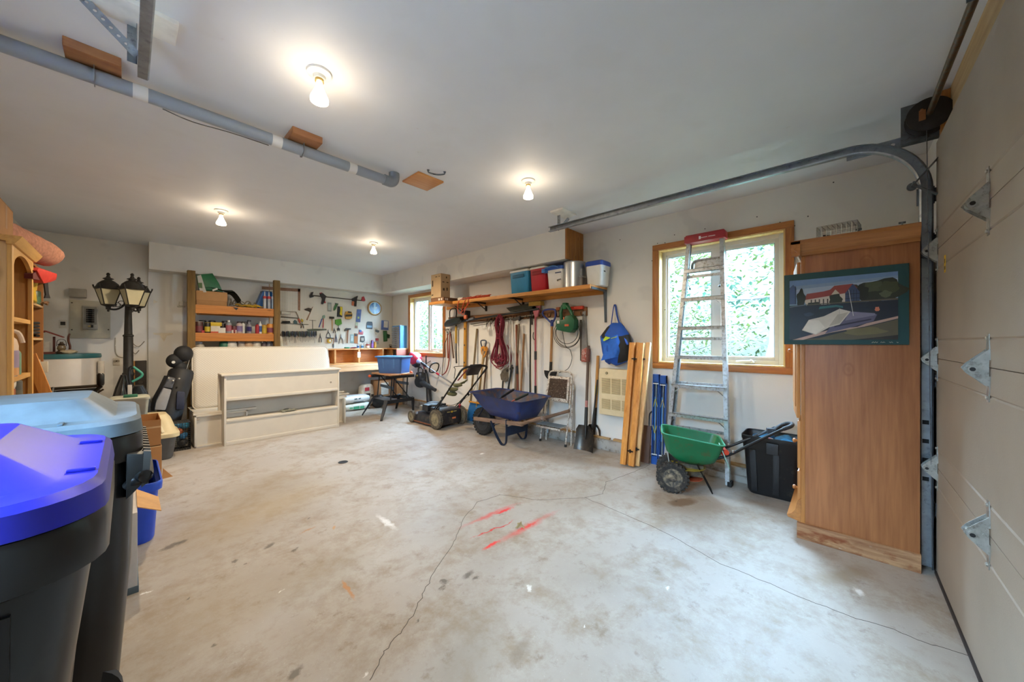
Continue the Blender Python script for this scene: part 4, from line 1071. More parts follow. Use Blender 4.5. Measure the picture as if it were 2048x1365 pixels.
# ---------------------------------------------------------------- wall heater
HX = 3.885
T = thing('panel_heater', 'cream wall heater with louvred grilles under the blue bag', 'heater', (HX, 1.95, .44))
part(T, 'cover', MB().box((HX, 1.70, .445), (XW, 2.152, .995)), P('#d8c69f', .45, var=.05), bevel=.008)
for r_, (z0, z1) in enumerate(((.70, .885), (.515, .635))):
    for c_ in range(3):
        y1 = 2.115 - c_ * .128; y0 = y1 - .112
        g = part(T, 'grille', MB().box((HX - .0006, y0, z0), (HX + .001, y1, z1)), P('#8d7c5c', .6), smooth=0)
        sl = MB(); n = int((z1 - z0) / .0125)
        for i in range(n):
            z = z0 + (i + .5) * (z1 - z0) / n
            sl.ext([(HX - .001, y0, z - .003), (HX - .006, y0, z - .002), (HX - .002, y0, z + .004), (HX - .001, y0, z + .003)], (0, y1 - y0, 0))
        part(g, 'louvre', sl, P('#cbb88f', .5), kind='stuff', smooth=0)
part(T, 'knob', MB().lathe([(.016, 0), (.016, .008), (.012, .016), (.003, .017)], 16, (HX, 2.05, .945), (-1, 0, 0)), P('#8e8468', .5))

# ---------------------------------------------------------------- blue tote bag on a nail
T = thing('tote_bag', 'bright blue and black cloth bag hanging on a nail above the heater', 'bag', (3.88, 1.93, 1.06))
BP = lambda x, y, X: wx(x, y, X)
def bag_ring(y, xl, xr, fx, n=16):
    a, b = BP(xl, y, 3.87), BP(xr, y, 3.87); c = (a + b) / 2; hw = (a.y - b.y) / 2
    return [Vector((min(3.97, 3.90 - fx * math.cos(t)), c.y + hw * math.sin(t), c.z + .012 * math.sin(3 * t))) for t in [math.tau * i / n for i in range(n)]]
rings = [bag_ring(729, 1216, 1238, .03), bag_ring(724, 1208, 1252, .07), bag_ring(705, 1203, 1261, .10), bag_ring(690, 1201, 1262, .11), bag_ring(672, 1199, 1256, .10), bag_ring(655, 1212, 1246, .075), bag_ring(647, 1222, 1239, .05)]
m = MB().loft(rings); 
blk = MB('#1f57b8')
blk.v = m.v; blk.f = m.f; blk.c = []
for f in m.f:
    c = sum((m.v[i] for i in f), Vector()) / len(f)
    px = c.y
    blk.c.append('#262524' if (px < 1.86 and c.z < 1.42 and c.z > 1.13 and c.x < 3.95) or (px > 2.02 and c.z > 1.34) else '#1f57b8')
part(T, 'body', blk.jitter(.006, 4, 22), VC(.7), smooth=60)
part(T, 'pocket', MB().grid(lambda u, v: BP(1201 + 34 * u + 6 * math.sin(v * 3), 678 + 44 * v - 8 * u, 3.785 + .012 * math.sin(u * 6) + .03 * (abs(u - .5) * 2) ** 2), 8, 8), P('#2465c6', .65, var=.15, scale=15), recalc=False, smooth=60)
part(T, 'lime_lining', MB().flat([BP(1206, 681, 3.775), BP(1211, 673, 3.775), BP(1221, 676, 3.775), BP(1208, 683, 3.775)]).flat([BP(1222, 677, 3.775), BP(1234, 673, 3.78), BP(1234, 674.5, 3.78), BP(1222, 678, 3.775)]), P('#b6d32c', .6), recalc=False, kind='stuff', smooth=0)
part(T, 'strap', MB().tube(spline([BP(1222, 652, 3.86), BP(1225, 630, 3.92), BP(1228, 612, 3.965), BP(1231, 612, 3.965), BP(1235, 635, 3.92), BP(1245, 665, 3.87), BP(1255, 690, 3.83)], 5), 1, sec=[(-.003, -.010), (.003, -.010), (.003, .010), (-.003, .010)]), P('#2e4f9f', .7))
part(T, 'nail', MB().cyl((3.95, wx(1229, 610, 3.97).y, 1.757), (XW + .005, wx(1229, 610, 3.97).y, 1.75), .003, n=8), M_GALVD)
# ---------------------------------------------------------------- wheelbarrow
T = thing('wheelbarrow', 'blue steel wheelbarrow with wooden handles before the hanging tools', 'wheelbarrow', (3.43, 3.2, 0), rotz=R(90))
M_BLUE = P('#24386f', .42, .2, var=.2, scale=7, dirt='#4a3c38', dirt_amt=.15)
M_TRAYIN = P('#3a4258', .6, .2, var=.3, scale=7, dirt='#6a4a36', dirt_amt=.4)
M_DKBLUE = P('#1d2a40', .45, .3, var=.15)
def tr(z, x0, x1, y0, y1, r=.06, rise=0):
    out = []
    for a, b in rrect(1, 1, r, 5):
        u = a + .5; hw = y0 + (y1 - y0) * u
        out.append((x0 + (x1 - x0) * u, b * 2 * hw, z + rise * u))
    return out
rg = [tr(.335, -.26, .20, .17, .12), tr(.345, -.30, .24, .20, .15), tr(.46, -.37, .37, .26, .22, .1), tr(.60, -.43, .50, .325, .29, .12, .03), tr(.61, -.455, .53, .345, .31, .12, .03), tr(.606, -.455, .53, .345, .31, .12, .03), tr(.595, -.425, .495, .32, .285, .12, .03), tr(.46, -.36, .36, .25, .21, .1), tr(.35, -.29, .23, .19, .14)]
ty = part(T, 'tray', MB().loft(rg[:6], cap1=False), M_BLUE, smooth=50, **L)
part(ty, 'tray_lining', MB().loft(rg[5:], cap0=False), M_TRAYIN, smooth=50, **L)
M_ASH = W('#6a5040', '#8f7460', 'x', 1.5, .75, .4)
for s in (-1, 1):
    h = part(T, 'handle', MB().bar((.63, s * .075, .225), (-.42, s * .235, .335), .036, .05), M_ASH, bevel=.006, **L)
    part(h, 'grip', MB().tube([(-.40, s * .232, .335), (-.5, s * .247, .375), (-.62, s * .262, .42), (-.74, s * .275, .465)], [.024, .021, .019, .021], 12), W('#5a4434', '#7d614c', 'x', 1.5, .7), **L)
    lg = MB().tube(spline([(.20, s * .16, .27), (.10, s * .185, .14), (.0, s * .19, .03), (-.05, s * .19, .009), (-.10, s * .19, .04), (-.115, s * .195, .16), (-.12, s * .20, .34)], 5), 1, sec=[(-.016, -.006), (.016, -.006), (.016, .006), (-.016, .006)])
    part(T, 'leg', lg, M_DKBLUE, **L)
    part(T, 'wheel_bracket', MB().bar((.50, s * .062, .20), (.52, s * .085, .25), .02, .012), M_GALVD, **L)
    part(T, 'tray_brace', MB().bar((.56, s * .08, .24), (.36, s * .12, .45), .02, .004), M_DKBLUE, **L)
part(T, 'cross_plate', MB().box((-.118, -.19, .13), (-.112, .19, .245)), M_DKBLUE, bevel=.001, **L)
part(T, 'cross_brace', MB().bar((-.10, -.19, .30), (.16, .17, .22), .016, .006).bar((-.10, .19, .30), (.16, -.17, .22), .016, .006), M_DKBLUE, kind='stuff', **L)
part(T, 'axle', MB().cyl((.52, -.095, .195), (.52, .095, .195), .01, n=10), M_GALVD, **L)
wheel(T, (.52, 0, .195), .192, .085, P('#1c1b1a', .85, var=.2, scale=20, dirt='#46403a', dirt_amt=.25), P('#3a3a3c', .5, .4), 26, knob=.004, hubr=.45)
def bar_tool(name, label, p0, p1, mat, r=.017, tip=None):
    p0, p1 = Vector(p0), Vector(p1)
    t = thing(name, label, 'hand tool', p0)
    part(t, 'handle', MB().tube([p0.lerp(p1, k) for k in (.35, .4, .7, .95, 1)], [r * .8, r, r, r, r * .7], 12), mat)
    part(t, 'shank', MB().cyl(p0, p0.lerp(p1, .38), r * .45, n=10), tip or M_GALVD)
bar_tool('edging_shears', 'black-gripped tool lying highest in the wheelbarrow tray', wx(992, 802, 3.46), wx(1028, 779, 3.36), M_BLKP)
bar_tool('lopper', 'black-gripped tool with orange shank lying lower in the wheelbarrow tray', wx(1018, 806, 3.40), wx(1056, 788, 3.40), P('#232a26', .6), tip=P('#b5533a', .5))

# ---------------------------------------------------------------- lawn mower
T = thing('lawn_mower', 'black walk-behind lawn mower with folding handle beside the wheelbarrow', 'lawn mower', (3.385, 4.76, 0), rotz=R(90))
M_DECK = P('#23242a', .4, .2, var=.2, scale=9, dirt='#4d4438', dirt_amt=.25)
M_MUD = P('#7d7258', .75, var=.25, scale=14, dirt='#4a4232', dirt_amt=.4)
for s in (-1, 1):
    wheel(T, (-.29, s * .235, .148), .146, .05, P('#5f5647', .85, var=.25, scale=20, dirt='#3a352e', dirt_amt=.5), M_MUD, 30, knob=.003, hubr=.5)
    wheel(T, (.40, s * .22, .097), .095, .045, P('#5f5647', .85, var=.25, scale=20, dirt='#3a352e', dirt_amt=.5), M_MUD, 24, knob=.003, hubr=.5)
    part(T, 'wheel_arm', MB().bar((.40, s * .19, .10), (.28, s * .19, .17), .02, .04), P('#8f98a8', .4, .5), bevel=.005, **L)
def dk(z, x0, x1, w, r): return [(a + (x0 + x1) / 2, b, z) for a, b in rrect(x1 - x0, 2 * w, r, 6)]
part(T, 'deck', MB().loft([dk(.045, -.26, .46, .215, .16), dk(.05, -.27, .48, .225, .17), dk(.13, -.26, .46, .215, .16), dk(.165, -.22, .40, .18, .14), dk(.17, -.1, .34, .12, .1)]), M_DECK, smooth=45, **L)
part(T, 'deck_skirt', MB().loft([dk(.03, -.27, .47, .23, .15), dk(.05, -.28, .48, .235, .16)]), P('#7a4a30', .8, var=.3, scale=20), smooth=45, **L)
part(T, 'front_bar', MB().cyl((.40, -.2, .135), (.40, .2, .135), .014, n=10), P('#9aa2b0', .4, .6), **L)
rb = part(T, 'rear_cover', MB().loft([[(-.365, a, b + .165) for a, b in rrect(.36, .20, .05, 5)], [(-.355, a, b + .165) for a, b in rrect(.385, .225, .05, 5)], [(-.26, a, b + .175) for a, b in rrect(.39, .24, .05, 5)], [(-.16, a, b + .18) for a, b in rrect(.36, .22, .04, 5)]]), M_DECK, smooth=45, **L)
lgm = MB('#c9a32a')
lgm.flat([(-.3662, .02, .255), (-.3662, -.03, .255), (-.3662, -.022, .235), (-.3662, -.006, .225), (-.3662, .012, .235)]).C('#a89a62').flat([(-.3662, .09, .25), (-.3662, .035, .25), (-.3662, .02, .237), (-.3662, .08, .237)]).flat([(-.3662, -.045, .25), (-.3662, -.10, .25), (-.3662, -.09, .237), (-.3662, -.03, .237)]).C('#c0693c').flat([(-.3662, -.01, .155), (-.3662, -.08, .155), (-.3662, -.08, .13), (-.3662, -.01, .13)])
part(rb, 'badge', lgm, VC(.5), recalc=False, smooth=0, **L)
en = part(T, 'engine', MB().lathe([(.11, .17), (.125, .19), (.125, .25), (.145, .26), (.15, .29), (.14, .315), (.10, .33), (.03, .335)], 24, (.10, 0, 0)).box((.10, -.17, .19), (.26, -.02, .30)).box((-.08, -.14, .20), (.05, .14, .285)), P('#26282c', .45, .3, var=.2, scale=14), bevel=.006, **L)
part(en, 'muffler', MB().box((.23, .0, .2), (.31, .14, .28)), P('#8b8478', .5, .6), bevel=.01, **L)
part(en, 'air_filter', MB().box((.0, .11, .22), (.16, .185, .32)), M_BLKP, bevel=.015, **L)
part(en, 'fuel_cap', MB().cyl((-.02, -.12, .285), (-.02, -.12, .315), .026, n=14), M_BLKP, **L)
part(en, 'engine_label', MB().box((-.082, -.06, .225), (-.0805, .10, .265)), P('#7b2a2e', .5), **L)
part(en, 'recoil_grille', MB().lathe([(.085, .332), (.08, .34), (.02, .342)], 24, (.10, 0, 0)), P('#54585e', .4, .5), **L)
hp_ = lambda t, s: Vector((-.24 - .66 * t, s * (.215 + .02 * t), .27 + .66 * t))
for s in (-1, 1):
    part(T, 'handle_tube', MB().tube([hp_(0, s), hp_(.5, s), hp_(.92, s)], .0125, 10), P('#17181a', .4, .4), **L)
    part(T, 'handle_brace', MB().tube([hp_(-.05, s) + Vector((.10, 0, -.03)), hp_(.36, s) + Vector((.03, 0, -.02))], .008, 8), P('#17181a', .4, .4), **L)
    part(T, 'height_lever', MB().bar((-.29, s * .20, .16), (-.31, s * .205, .30), .012, .02).sph((-.31, s * .205, .31), .022, 10, 6), P('#9c2633' if s < 0 else '#2a2a2c', .45), **L)
    part(T, 'handle_knob', MB().sph(hp_(.34, s) + Vector((0, s * .025, 0)), .022, 10, 6), M_BLKP, **L)
part(T, 'push_bar', MB().tube(spline([hp_(.88, -1), hp_(.99, -1), hp_(1.05, -.75), hp_(1.07, 0), hp_(1.05, .75), hp_(.99, 1), hp_(.88, 1)], 6), .0155, 10), P('#1b1b1d', .65), **L)
part(T, 'bail', MB().tube(spline([hp_(.80, 1) + Vector((.02, .02, .0)), hp_(.92, 1) + Vector((.07, .02, .05)), hp_(.98, 1) + Vector((.12, .02, .05)), hp_(.97, 0) + Vector((.13, 0, .05)), hp_(.92, -1) + Vector((.06, 0, .05))], 5), .005, 6), P('#2a2422', .5, .4), **L)
part(T, 'console', MB().ext([hp_(.90, .5) + Vector((0, 0, .01)), hp_(1.06, .5) + Vector((0, 0, .03)), hp_(1.06, .5) + Vector((-.01, 0, -.02)), hp_(.90, .5) + Vector((-.02, 0, -.03))], (0, -.22, 0)), P('#2a2326', .45), bevel=.006, **L)
part(T, 'red_lever', MB().bar(hp_(.75, .75), hp_(.98, .6), .02, .012), P('#7e2f34', .45), **L)
part(T, 'cable', MB().tube(spline([hp_(.9, -.6), hp_(.5, -.98) + Vector((-.03, 0, -.05)), hp_(.1, -.6), (-.1, -.1, .3)], 6), .004, 6), M_BLKP, **L)
m = MB()
for i, (a, b, z, r) in enumerate(((.50, .6, .0, (.10, .055, .035)), (.56, .35, .02, (.10, .05, .03)), (.42, .5, -.02, (.09, .06, .035)))):
    m.sph(hp_(a, b) + Vector((0, 0, .02 + z)), r, 14, 8)
for k in range(4): m.tube([hp_(.60 + .01 * k, .25) + Vector((0, -.02 * k, .03)), hp_(.66 + .012 * k, .02 - .02 * k) + Vector((0, -.03, .03))], [.016, .009], 8)
q = Matrix.Translation(T.location) @ Matrix.Rotation(R(90), 4, 'Z')
m.xf(q)
gl = solo('work_gloves', 'olive green work gloves draped over the mower handle', 'gloves', m.jitter(.006, 3, 30), P('#5d5a38', .85, var=.25, scale=25), smooth=60)

# ---------------------------------------------------------------- blue snow shovel behind the mower
T = thing('snow_shovel', 'snow shovel with blue scoop and orange edge standing behind the mower', 'shovel', (3.80, 4.28, 0))
part(T, 'scoop', MB().grid(lambda u, v: Vector((3.76 + .10 * (v - .3) ** 2 + .04 * v + .05 * abs(u - .5) ** 2, 4.50 - .40 * u, .03 + .30 * v)), 10, 8).grid(lambda u, v: Vector((3.764 + .10 * (v - .3) ** 2 + .04 * v + .05 * abs(u - .5) ** 2, 4.50 - .40 * u, .03 + .30 * v)), 10, 8), P('#1d5a8c', .4, var=.12), recalc=False, smooth=60)
part(T, 'edge_strip', MB().box((3.80, 4.12, .325), (3.815, 4.48, .35)), P('#c98a2c', .5), bevel=.003)
part(T, 'scoop_strip', MB().box((3.755, 4.10, .0), (3.775, 4.50, .035)), P('#8fa3ad', .4, .6), bevel=.003)
part(T, 'shaft', MB().cyl((3.82, 4.32, .22), wx(968, 715, 3.93), .014, n=12), P('#8d7448', .6))
a = wx(968, 715, 3.93); b = wx(972, 684, 3.94)
part(T, 'grip', MB().tube(spline([a, a + Vector((0, .05, .07)), a + Vector((.01, .055, .16)), a + Vector((.01, -.055, .16)), a + Vector((0, -.05, .07)), a], 4), .014, 8).box((a.x - .015, a.y - .06, a.z + .10), (a.x + .02, a.y + .06, a.z + .17)), P('#c98522', .45), bevel=.004)

# ---------------------------------------------------------------- string trimmer and leaf blower on the wall
def TP(x, y, X): return wx(x, y, X)
T = thing('string_trimmer', 'red-engined string trimmer hanging below the far window', 'trimmer', TP(832, 720, 3.80))
c = TP(832, 719, 3.80); e = TP(905, 768, 3.88)
d = (e - c).normalized(); x_, y_, _ = frame(d)
part(T, 'engine_cover', MB().loft([[c + d * k + (x_ * a + y_ * b) for a, b in rrect(w, h, .05, 4)] for k, w, h in ((-.14, .12, .14), (-.12, .19, .2), (0, .21, .22), (.06, .17, .17), (.09, .08, .08))]), P('#b02438', .35, var=.1), smooth=45)
part(T, 'starter', MB().loft([[c + d * k + (x_ * a + y_ * b) for a, b in rrect(w, h, .04, 4)] for k, w, h in ((-.20, .10, .10), (-.18, .15, .16), (-.135, .16, .17))]), M_BLKP, smooth=45)
part(T, 'fuel_tank', MB().loft([[c + d * k + Vector((0, 0, -.10)) + (x_ * a + y_ * b) for a, b in rrect(w, w * .7, .03, 4)] for k, w in ((-.07, .08), (-.05, .13), (.05, .13), (.07, .09))]), P('#24262c', .4), smooth=45)
part(T, 'clutch_housing', MB().cyl(c + d * .06, c + d * .17, .06, .025, n=16), P('#c8ced6', .35, .6))
part(T, 'shaft', MB().cyl(c + d * .14, c + d * ((e - c).length + .15), .0135, n=12), P('#a9adb2', .35, .7))
part(T, 'rear_grip', MB().tube([c + d * .18, c + d * .20, c + d * .34, c + d * .36], [.018, .025, .025, .018], 12), M_BLKP)
part(T, 'trigger', MB().bar(c + d * .24 + Vector((0, 0, -.02)), c + d * .29 + Vector((0, 0, -.07)), .012, .02), P('#7c2730', .45))
o = c + d * .56
part(T, 'loop_handle', MB().tube(spline([o + x_ * .0 + y_ * -.03, o + x_ * .09 + y_ * .0, o + x_ * .09 + y_ * .12, o + y_ * .16, o - x_ * .09 + y_ * .12, o - x_ * .09], 5, True), .013, 8, closed=True), M_BLKP)
part(T, 'red_band', MB().cyl(c + d * .66, c + d * .74, .019, n=12), P('#b02438', .4))
part(T, 'throttle_hook', MB().cyl(c + d * .33 + Vector((0, 0, .04)), c + d * .33 + Vector((0, 0, .20)), .012, n=8), M_BLKP)
# black suction tube leaning on the wall
solo('blower_tube', 'long black plastic blower tube leaning on the wall below the trimmer', 'tube', MB().tube([TP(851, 740, 3.955), TP(853, 752, 3.95), TP(857, 778, 3.93), TP(859, 812, 3.90)], [.02, .03, .048, .055], 14), P('#1e2227', .4, var=.1))
T = thing('leaf_blower', 'black handheld leaf blower hanging with its nozzle pointing at the mower', 'leaf blower', TP(842, 762, 3.86))
c = TP(841, 764, 3.84); e = TP(878, 785, 3.80); d = (e - c).normalized(); x_, y_, _ = frame(d)
part(T, 'fan_housing', MB().lathe([(.03, -.07), (.10, -.06), (.115, -.02), (.115, .03), (.10, .06), (.03, .07)], 22, c, (1, .25, 0)), P('#22262a', .4, var=.15))
part(T, 'nozzle', MB().tube([c + d * .05, c + d * .15, c + d * .3, c + d * .52, c + d * .54], [.055, .055, .045, .03, .034], 16), P('#2b3036', .4, var=.1))
part(T, 'motor', MB().loft([[c + Vector((0, 0, k)) + Vector((a, b, 0)) for a, b in rrect(w, h, .03, 4)] for k, w, h in ((.05, .14, .17), (.10, .15, .18), (.17, .13, .15), (.19, .09, .1))]), P('#1d1f23', .45), smooth=45)
part(T, 'handle', MB().tube(spline([c + Vector((0, .07, .16)), c + Vector((0, .07, .25)), c + Vector((0, 0, .28)), c + Vector((0, -.08, .24)), c + Vector((0, -.07, .16))], 5), .016, 10), P('#3a3428', .55))
part(T, 'yellow_badge', MB().box((c.x - .078, c.y - .03, c.z + .11), (c.x - .074, c.y + .03, c.z + .14)), P('#a08c3c', .5))
part(T, 'hanger_hook', MB().tube(spline([c + Vector((0, -.09, .24)), c + Vector((.04, -.12, .34)), Vector((XW, c.y - .12, c.z + .40))], 4), .006, 6), M_BLKP)

# ---------------------------------------------------------------- folding workbench with the blue tote
T = thing('folding_workbench', 'black folding workbench with steel step below the blue tote', 'workbench', (3.2, 6.05, 0))
M_WB = P('#22252a', .4, .4, var=.15); M_WBS = P('#5d6670', .4, .6, var=.15)
f1, f2, f3, f4 = Vector((2.86, 5.60, 0)), Vector((2.86, 6.30, 0)), Vector((3.62, 5.86, 0)), Vector((3.60, 6.44, 0))
pl = lambda a, b, z: (Vector((3.02, 5.74, 0)).lerp(Vector((3.02, 6.22, 0)), b)).lerp(Vector((3.56, 5.78, 0)).lerp(Vector((3.56, 6.26, 0)), b), a) + Vector((0, 0, z))
st = part(T, 'step_frame', MB().bar(pl(0, 0, .27), pl(1, 0, .27), .012, .06).bar(pl(0, 1, .27), pl(1, 1, .27), .012, .06).bar(pl(0, 0, .27), pl(0, 1, .27), .012, .06).bar(pl(1, 0, .27), pl(1, 1, .27), .012, .06), M_WB, kind='stuff')
part(T, 'step_tread', MB().ext([pl(0, .02, .288), pl(.42, .02, .288), pl(.42, .98, .288), pl(0, .98, .288)], (0, 0, .014)), M_WBS, bevel=.003)
for f, a, b in ((f1, 0, 0), (f2, 0, 1), (f3, 1, 0), (f4, 1, 1)):
    top = pl(a, b, .30)
    part(T, 'leg', MB().tube([top, top.lerp(f, .5), f + Vector((0, 0, .012)), f], [1, .8, .55, .7], sec=[(-.03, -.018), (.03, -.018), (.03, .018), (-.03, .018)]), M_WB)
zt = .735
C0 = Vector((3.28, 6.0, 0))
for a, b, x, y in ((.15, 0, -.14, -.24), (.15, 1, -.14, .22), (.75, 0, .16, -.24), (.75, 1, .16, .22)):
    part(T, 'upright', MB().tube([pl(a, b, .28), C0 + Vector((x, y, zt - .04))], .012, 8), M_WB)
for y in (-.24, .22):
    part(T, 'diagonal', MB().tube([pl(.9, 0 if y < 0 else 1, .28), C0 + Vector((-.10, y, zt - .06))], .010, 8), M_WB)
part(T, 'cross_rail', MB().bar(C0 + Vector((-.12, -.24, .50)), C0 + Vector((-.12, .22, .52)), .012, .05), M_WBS, bevel=.002)
part(T, 'cross_rail', MB().bar(C0 + Vector((.18, -.24, .56)), C0 + Vector((.18, .22, .56)), .012, .05), M_WBS, bevel=.002)
for y in (-.25, .23):
    part(T, 'top_channel', MB().box((C0.x - .28, C0.y + y - .03, zt - .06), (C0.x + .28, C0.y + y + .03, zt - .005)), M_WB, bevel=.006)
part(T, 'jaw_board', MB().box((C0.x - .24, C0.y - .34, zt - .005), (C0.x - .02, C0.y + .33, zt + .02)), W('#8a5a38', '#b98a62', 'y', 1.2, .6), bevel=.003)
part(T, 'jaw_board', MB().box((C0.x + .01, C0.y - .34, zt - .005), (C0.x + .22, C0.y + .33, zt + .02)), W('#8a5a38', '#b98a62', 'y', 1.2, .6), bevel=.003)
for (x, y, z) in ((-.30, .27, zt - .04), (-.10, -.16, zt - .05), (.20, -.30, zt + .03)):
    part(T, 'orange_knob', MB().sph(C0 + Vector((x, y, z)), .028, 10, 6), P('#c4532a', .45))
c = Vector((3.30, 5.98, zt + .02))
T = thing('blue_tote', 'blue plastic storage tote standing on the folding workbench', 'tote', c)
rz = Matrix.Translation(c) @ Matrix.Rotation(R(28), 4, 'Z')
part(T, 'body', MB().vessel([(0, .32, .44), (.02, .335, .455), (.27, .37, .50), (.275, .40, .53), (.30, .405, .535)], .05, .005).xf(rz), P('#3d5f94', .4, var=.06), smooth=40)
part(T, 'lid', MB().loft([[(a, b, z) for a, b in rrect(w, h, .05, 5)] for z, w, h in ((.285, .425, .555), (.302, .43, .56), (.306, .40, .53), (.300, .38, .51), (.300, .05, .05))]).xf(rz), P('#46709f', .4, var=.05), smooth=40)
for y in (-.10, .10): part(T, 'rib', MB().bar((-.162, y, .02), (-.184, y * 1.1, .26), .03, .008, up=(1, 0, 0)).xf(rz), P('#456a9e', .4), bevel=.003)
# ---------------------------------------------------------------- long wooden wall shelf
ST = 1.978
T = thing('long_shelf', 'long wooden wall shelf on steel brackets carrying the coolers', 'shelf', (3.79, 3.6, ST - .05))
M_SH = W('#a86a26', '#d6954a', 'y', 1.2, .5, .5)
part(T, 'board', MB().box((3.61, 2.10, ST - .02), (XW, 4.63, ST)), M_SH, bevel=.002)
part(T, 'end_board', MB().box((3.425, 4.635, ST - .045), (XW, 5.06, ST)), M_SH, bevel=.002)
part(T, 'front_edge', MB().box((3.585, 2.10, ST - .045), (3.61, 4.63, ST + .002)), M_SH, bevel=.003)
part(T, 'back_rail', MB().box((XW - .03, 2.14, ST - .075), (XW, 5.30, ST - .02)), M_SH, bevel=.003)
M_BR = P('#5a656e', .45, .5)
for y, full in ((2.115, 1), (3.45, 0), (4.25, 0), (4.84, 0)):
    b = MB().box((3.63, y - .012, ST - .045), (XW, y + .012, ST - .02))
    if full: b.ext([(XW, y - .012, ST - .045), (XW, y - .012, ST - .42), (XW - .018, y - .012, ST - .42), (XW - .045, y - .012, ST - .045)], (0, .024, 0))
    else: b.box((XW - .03, y - .012, ST - .16), (XW, y + .012, ST - .045)).bar((XW - .02, y, ST - .14), (3.78, y, ST - .035), .02, .008)
    part(T, 'bracket', b, M_BR if full else P('#3a3430', .5, .4), bevel=.002)

def ybox(y0, y1, x0, x1, z0, z1, taper=.012, r=.03, n=4):
    cx, cy = (x0 + x1) / 2, (y0 + y1) / 2; w, h = x1 - x0, abs(y1 - y0)
    return lambda z, k=0.0: [(cx + a, cy + b, z) for a, b in rrect(w - 2 * k, h - 2 * k, r, n)]
def cooler(name, label, y0, y1, x0, x1, hb, hl, body, lid, handle=None, taper=.018):
    T = thing(name, label, 'cooler', ((x0 + x1) / 2, (y0 + y1) / 2, ST))
    f = ybox(y0, y1, x0, x1, 0, 0)
    part(T, 'body', MB().loft([f(ST, taper + .006), f(ST + .01, taper), f(ST + hb, .004)]), body, smooth=40)
    l = part(T, 'lid', MB().loft([f(ST + hb, 0), f(ST + hb + .008, -.004), f(ST + hb + hl - .012, -.002), f(ST + hb + hl, .012)]), lid, smooth=40)
    if handle: part(T, 'handle', handle, lid)
    return T
M_WHT = P('#e4e2dc', .4, var=.04)
yy = lambda px, X=3.66: wx(px, 575, X).y
T = cooler('cooler', 'light blue cooler with white lid, first on the wall shelf', yy(1058), yy(1020), 3.64, 3.90, .30, .035, P('#2f86b0', .38, var=.06), M_WHT)
part(T, 'handle_recess', MB().box((3.632, yy(1050), ST + .22), (3.645, yy(1027), ST + .265)), P('#20617f', .5), bevel=.008)
T = cooler('cooler', 'red cooler with white lid between the two blue-and-white coolers', yy(1092), yy(1060), 3.64, 3.90, .30, .03, P('#b0212f', .38, var=.06), M_WHT)
part(T, 'handle_recess', MB().box((3.632, yy(1087), ST + .22), (3.645, yy(1066), ST + .27)), P('#8c1a26', .5), bevel=.01)
T = cooler('cooler', 'white jug cooler with blue lid and spout beside the steel pot', yy(1126), yy(1094), 3.64, 3.86, .25, .05, M_WHT, P('#2c57a8', .4, var=.05))
part(T, 'spout', MB().box((3.585, yy(1097), ST + .22), (3.65, yy(1090), ST + .27)).tube(spline([(3.63, yy(1120), ST + .27), (3.60, yy(1110), ST + .29), (3.60, yy(1095), ST + .27)], 4), .008, 8), P('#3f74b4', .4), bevel=.006)
part(T, 'brand_print', MB().box((3.6395, yy(1124), ST + .20), (3.641, yy(1112), ST + .212)), P('#3a4a70', .5), smooth=0)
c = Vector((3.74, yy(1149, 3.74), ST))
T = thing('stock_pot', 'large brushed steel stock pot near the end of the wall shelf', 'pot', c)
pr_ = .132
part(T, 'pot_body', MB().lathe([(pr_ - .006, .0), (pr_, .008), (pr_, .30), (pr_ + .006, .306), (pr_ + .004, .312), (pr_ - .004, .31), (pr_ - .005, .02), (.01, .012)], 40, c), P('#c3c5c6', .3, .95, var=.05, scale=4), smooth=30)
for s in (-1, 1):
    o = c + Vector((-.05, s * pr_, .12)); q = Vector((-.35, s * .94, 0))
    part(T, 'handle', MB().tube(spline([o + Vector((-.05, 0, 0)), o + q * .05 + Vector((-.045, 0, -.01)), o + q * .06 + Vector((.02, 0, -.015)), o + Vector((.06, 0, 0))], 5), .006, 8), P('#8c8c8a', .35, .9))
T = cooler('cooler', 'white cooler with dark blue lid at the outer end of the shelf', wx(1212, 572, 3.8).y, wx(1178, 572, 3.8).y, 3.70, 3.93, .235, .06, P('#dfe2e0', .4, var=.04), P('#24489c', .4, var=.05))
part(T, 'brand_print', MB().box((3.72, T.location.y - .128, ST + .15), (3.76, T.location.y - .1275, ST + .165)), P('#2c3444', .5), smooth=0)
# boxes and cords
T = thing('carton', 'low brown printed carton under the tall carton on the shelf end', 'box', (3.6, 4.85, ST))
part(T, 'box', MB().box((3.43, 4.66, ST), (3.76, 5.01, ST + .06)), P('#7d5840', .75, var=.08), bevel=.003)
pm = MB('#d8cfc2')
for x0, x1 in ((3.46, 3.48), (3.49, 3.515), (3.72, 3.74)): pm.box((x0, 4.6585, ST + .012), (x1, 4.66, ST + .045))
for y0, y1 in ((4.70, 4.73), (4.76, 4.80)): pm.box((3.4285, y0, ST + .012), (3.43, y1, ST + .045))
pm.C('#5a4030').box((3.54, 4.6585, ST + .01), (3.69, 4.66, ST + .05))
part(T, 'print', pm, VC(.7), smooth=0, kind='stuff')
z0 = ST + .061
T = thing('carton', 'tall cardboard carton standing on the low brown carton', 'box', (3.52, 4.86, z0))
part(T, 'box', MB().box((3.42, 4.72, z0), (3.602, 4.99, 2.42)), P('#b79a74', .75, var=.06, scale=5), bevel=.003)
pm = MB('#4a3c2c')
for (x, v, w, h) in ((3.52, .33, .022, .03), (3.45, .25, .04, .014), (3.53, .25, .04, .014), (3.46, .13, .035, .04), (3.53, .14, .025, .05)):
    pm.box((x, 4.7188, z0 + v - h / 2), (x + w, 4.72, z0 + v + h / 2))
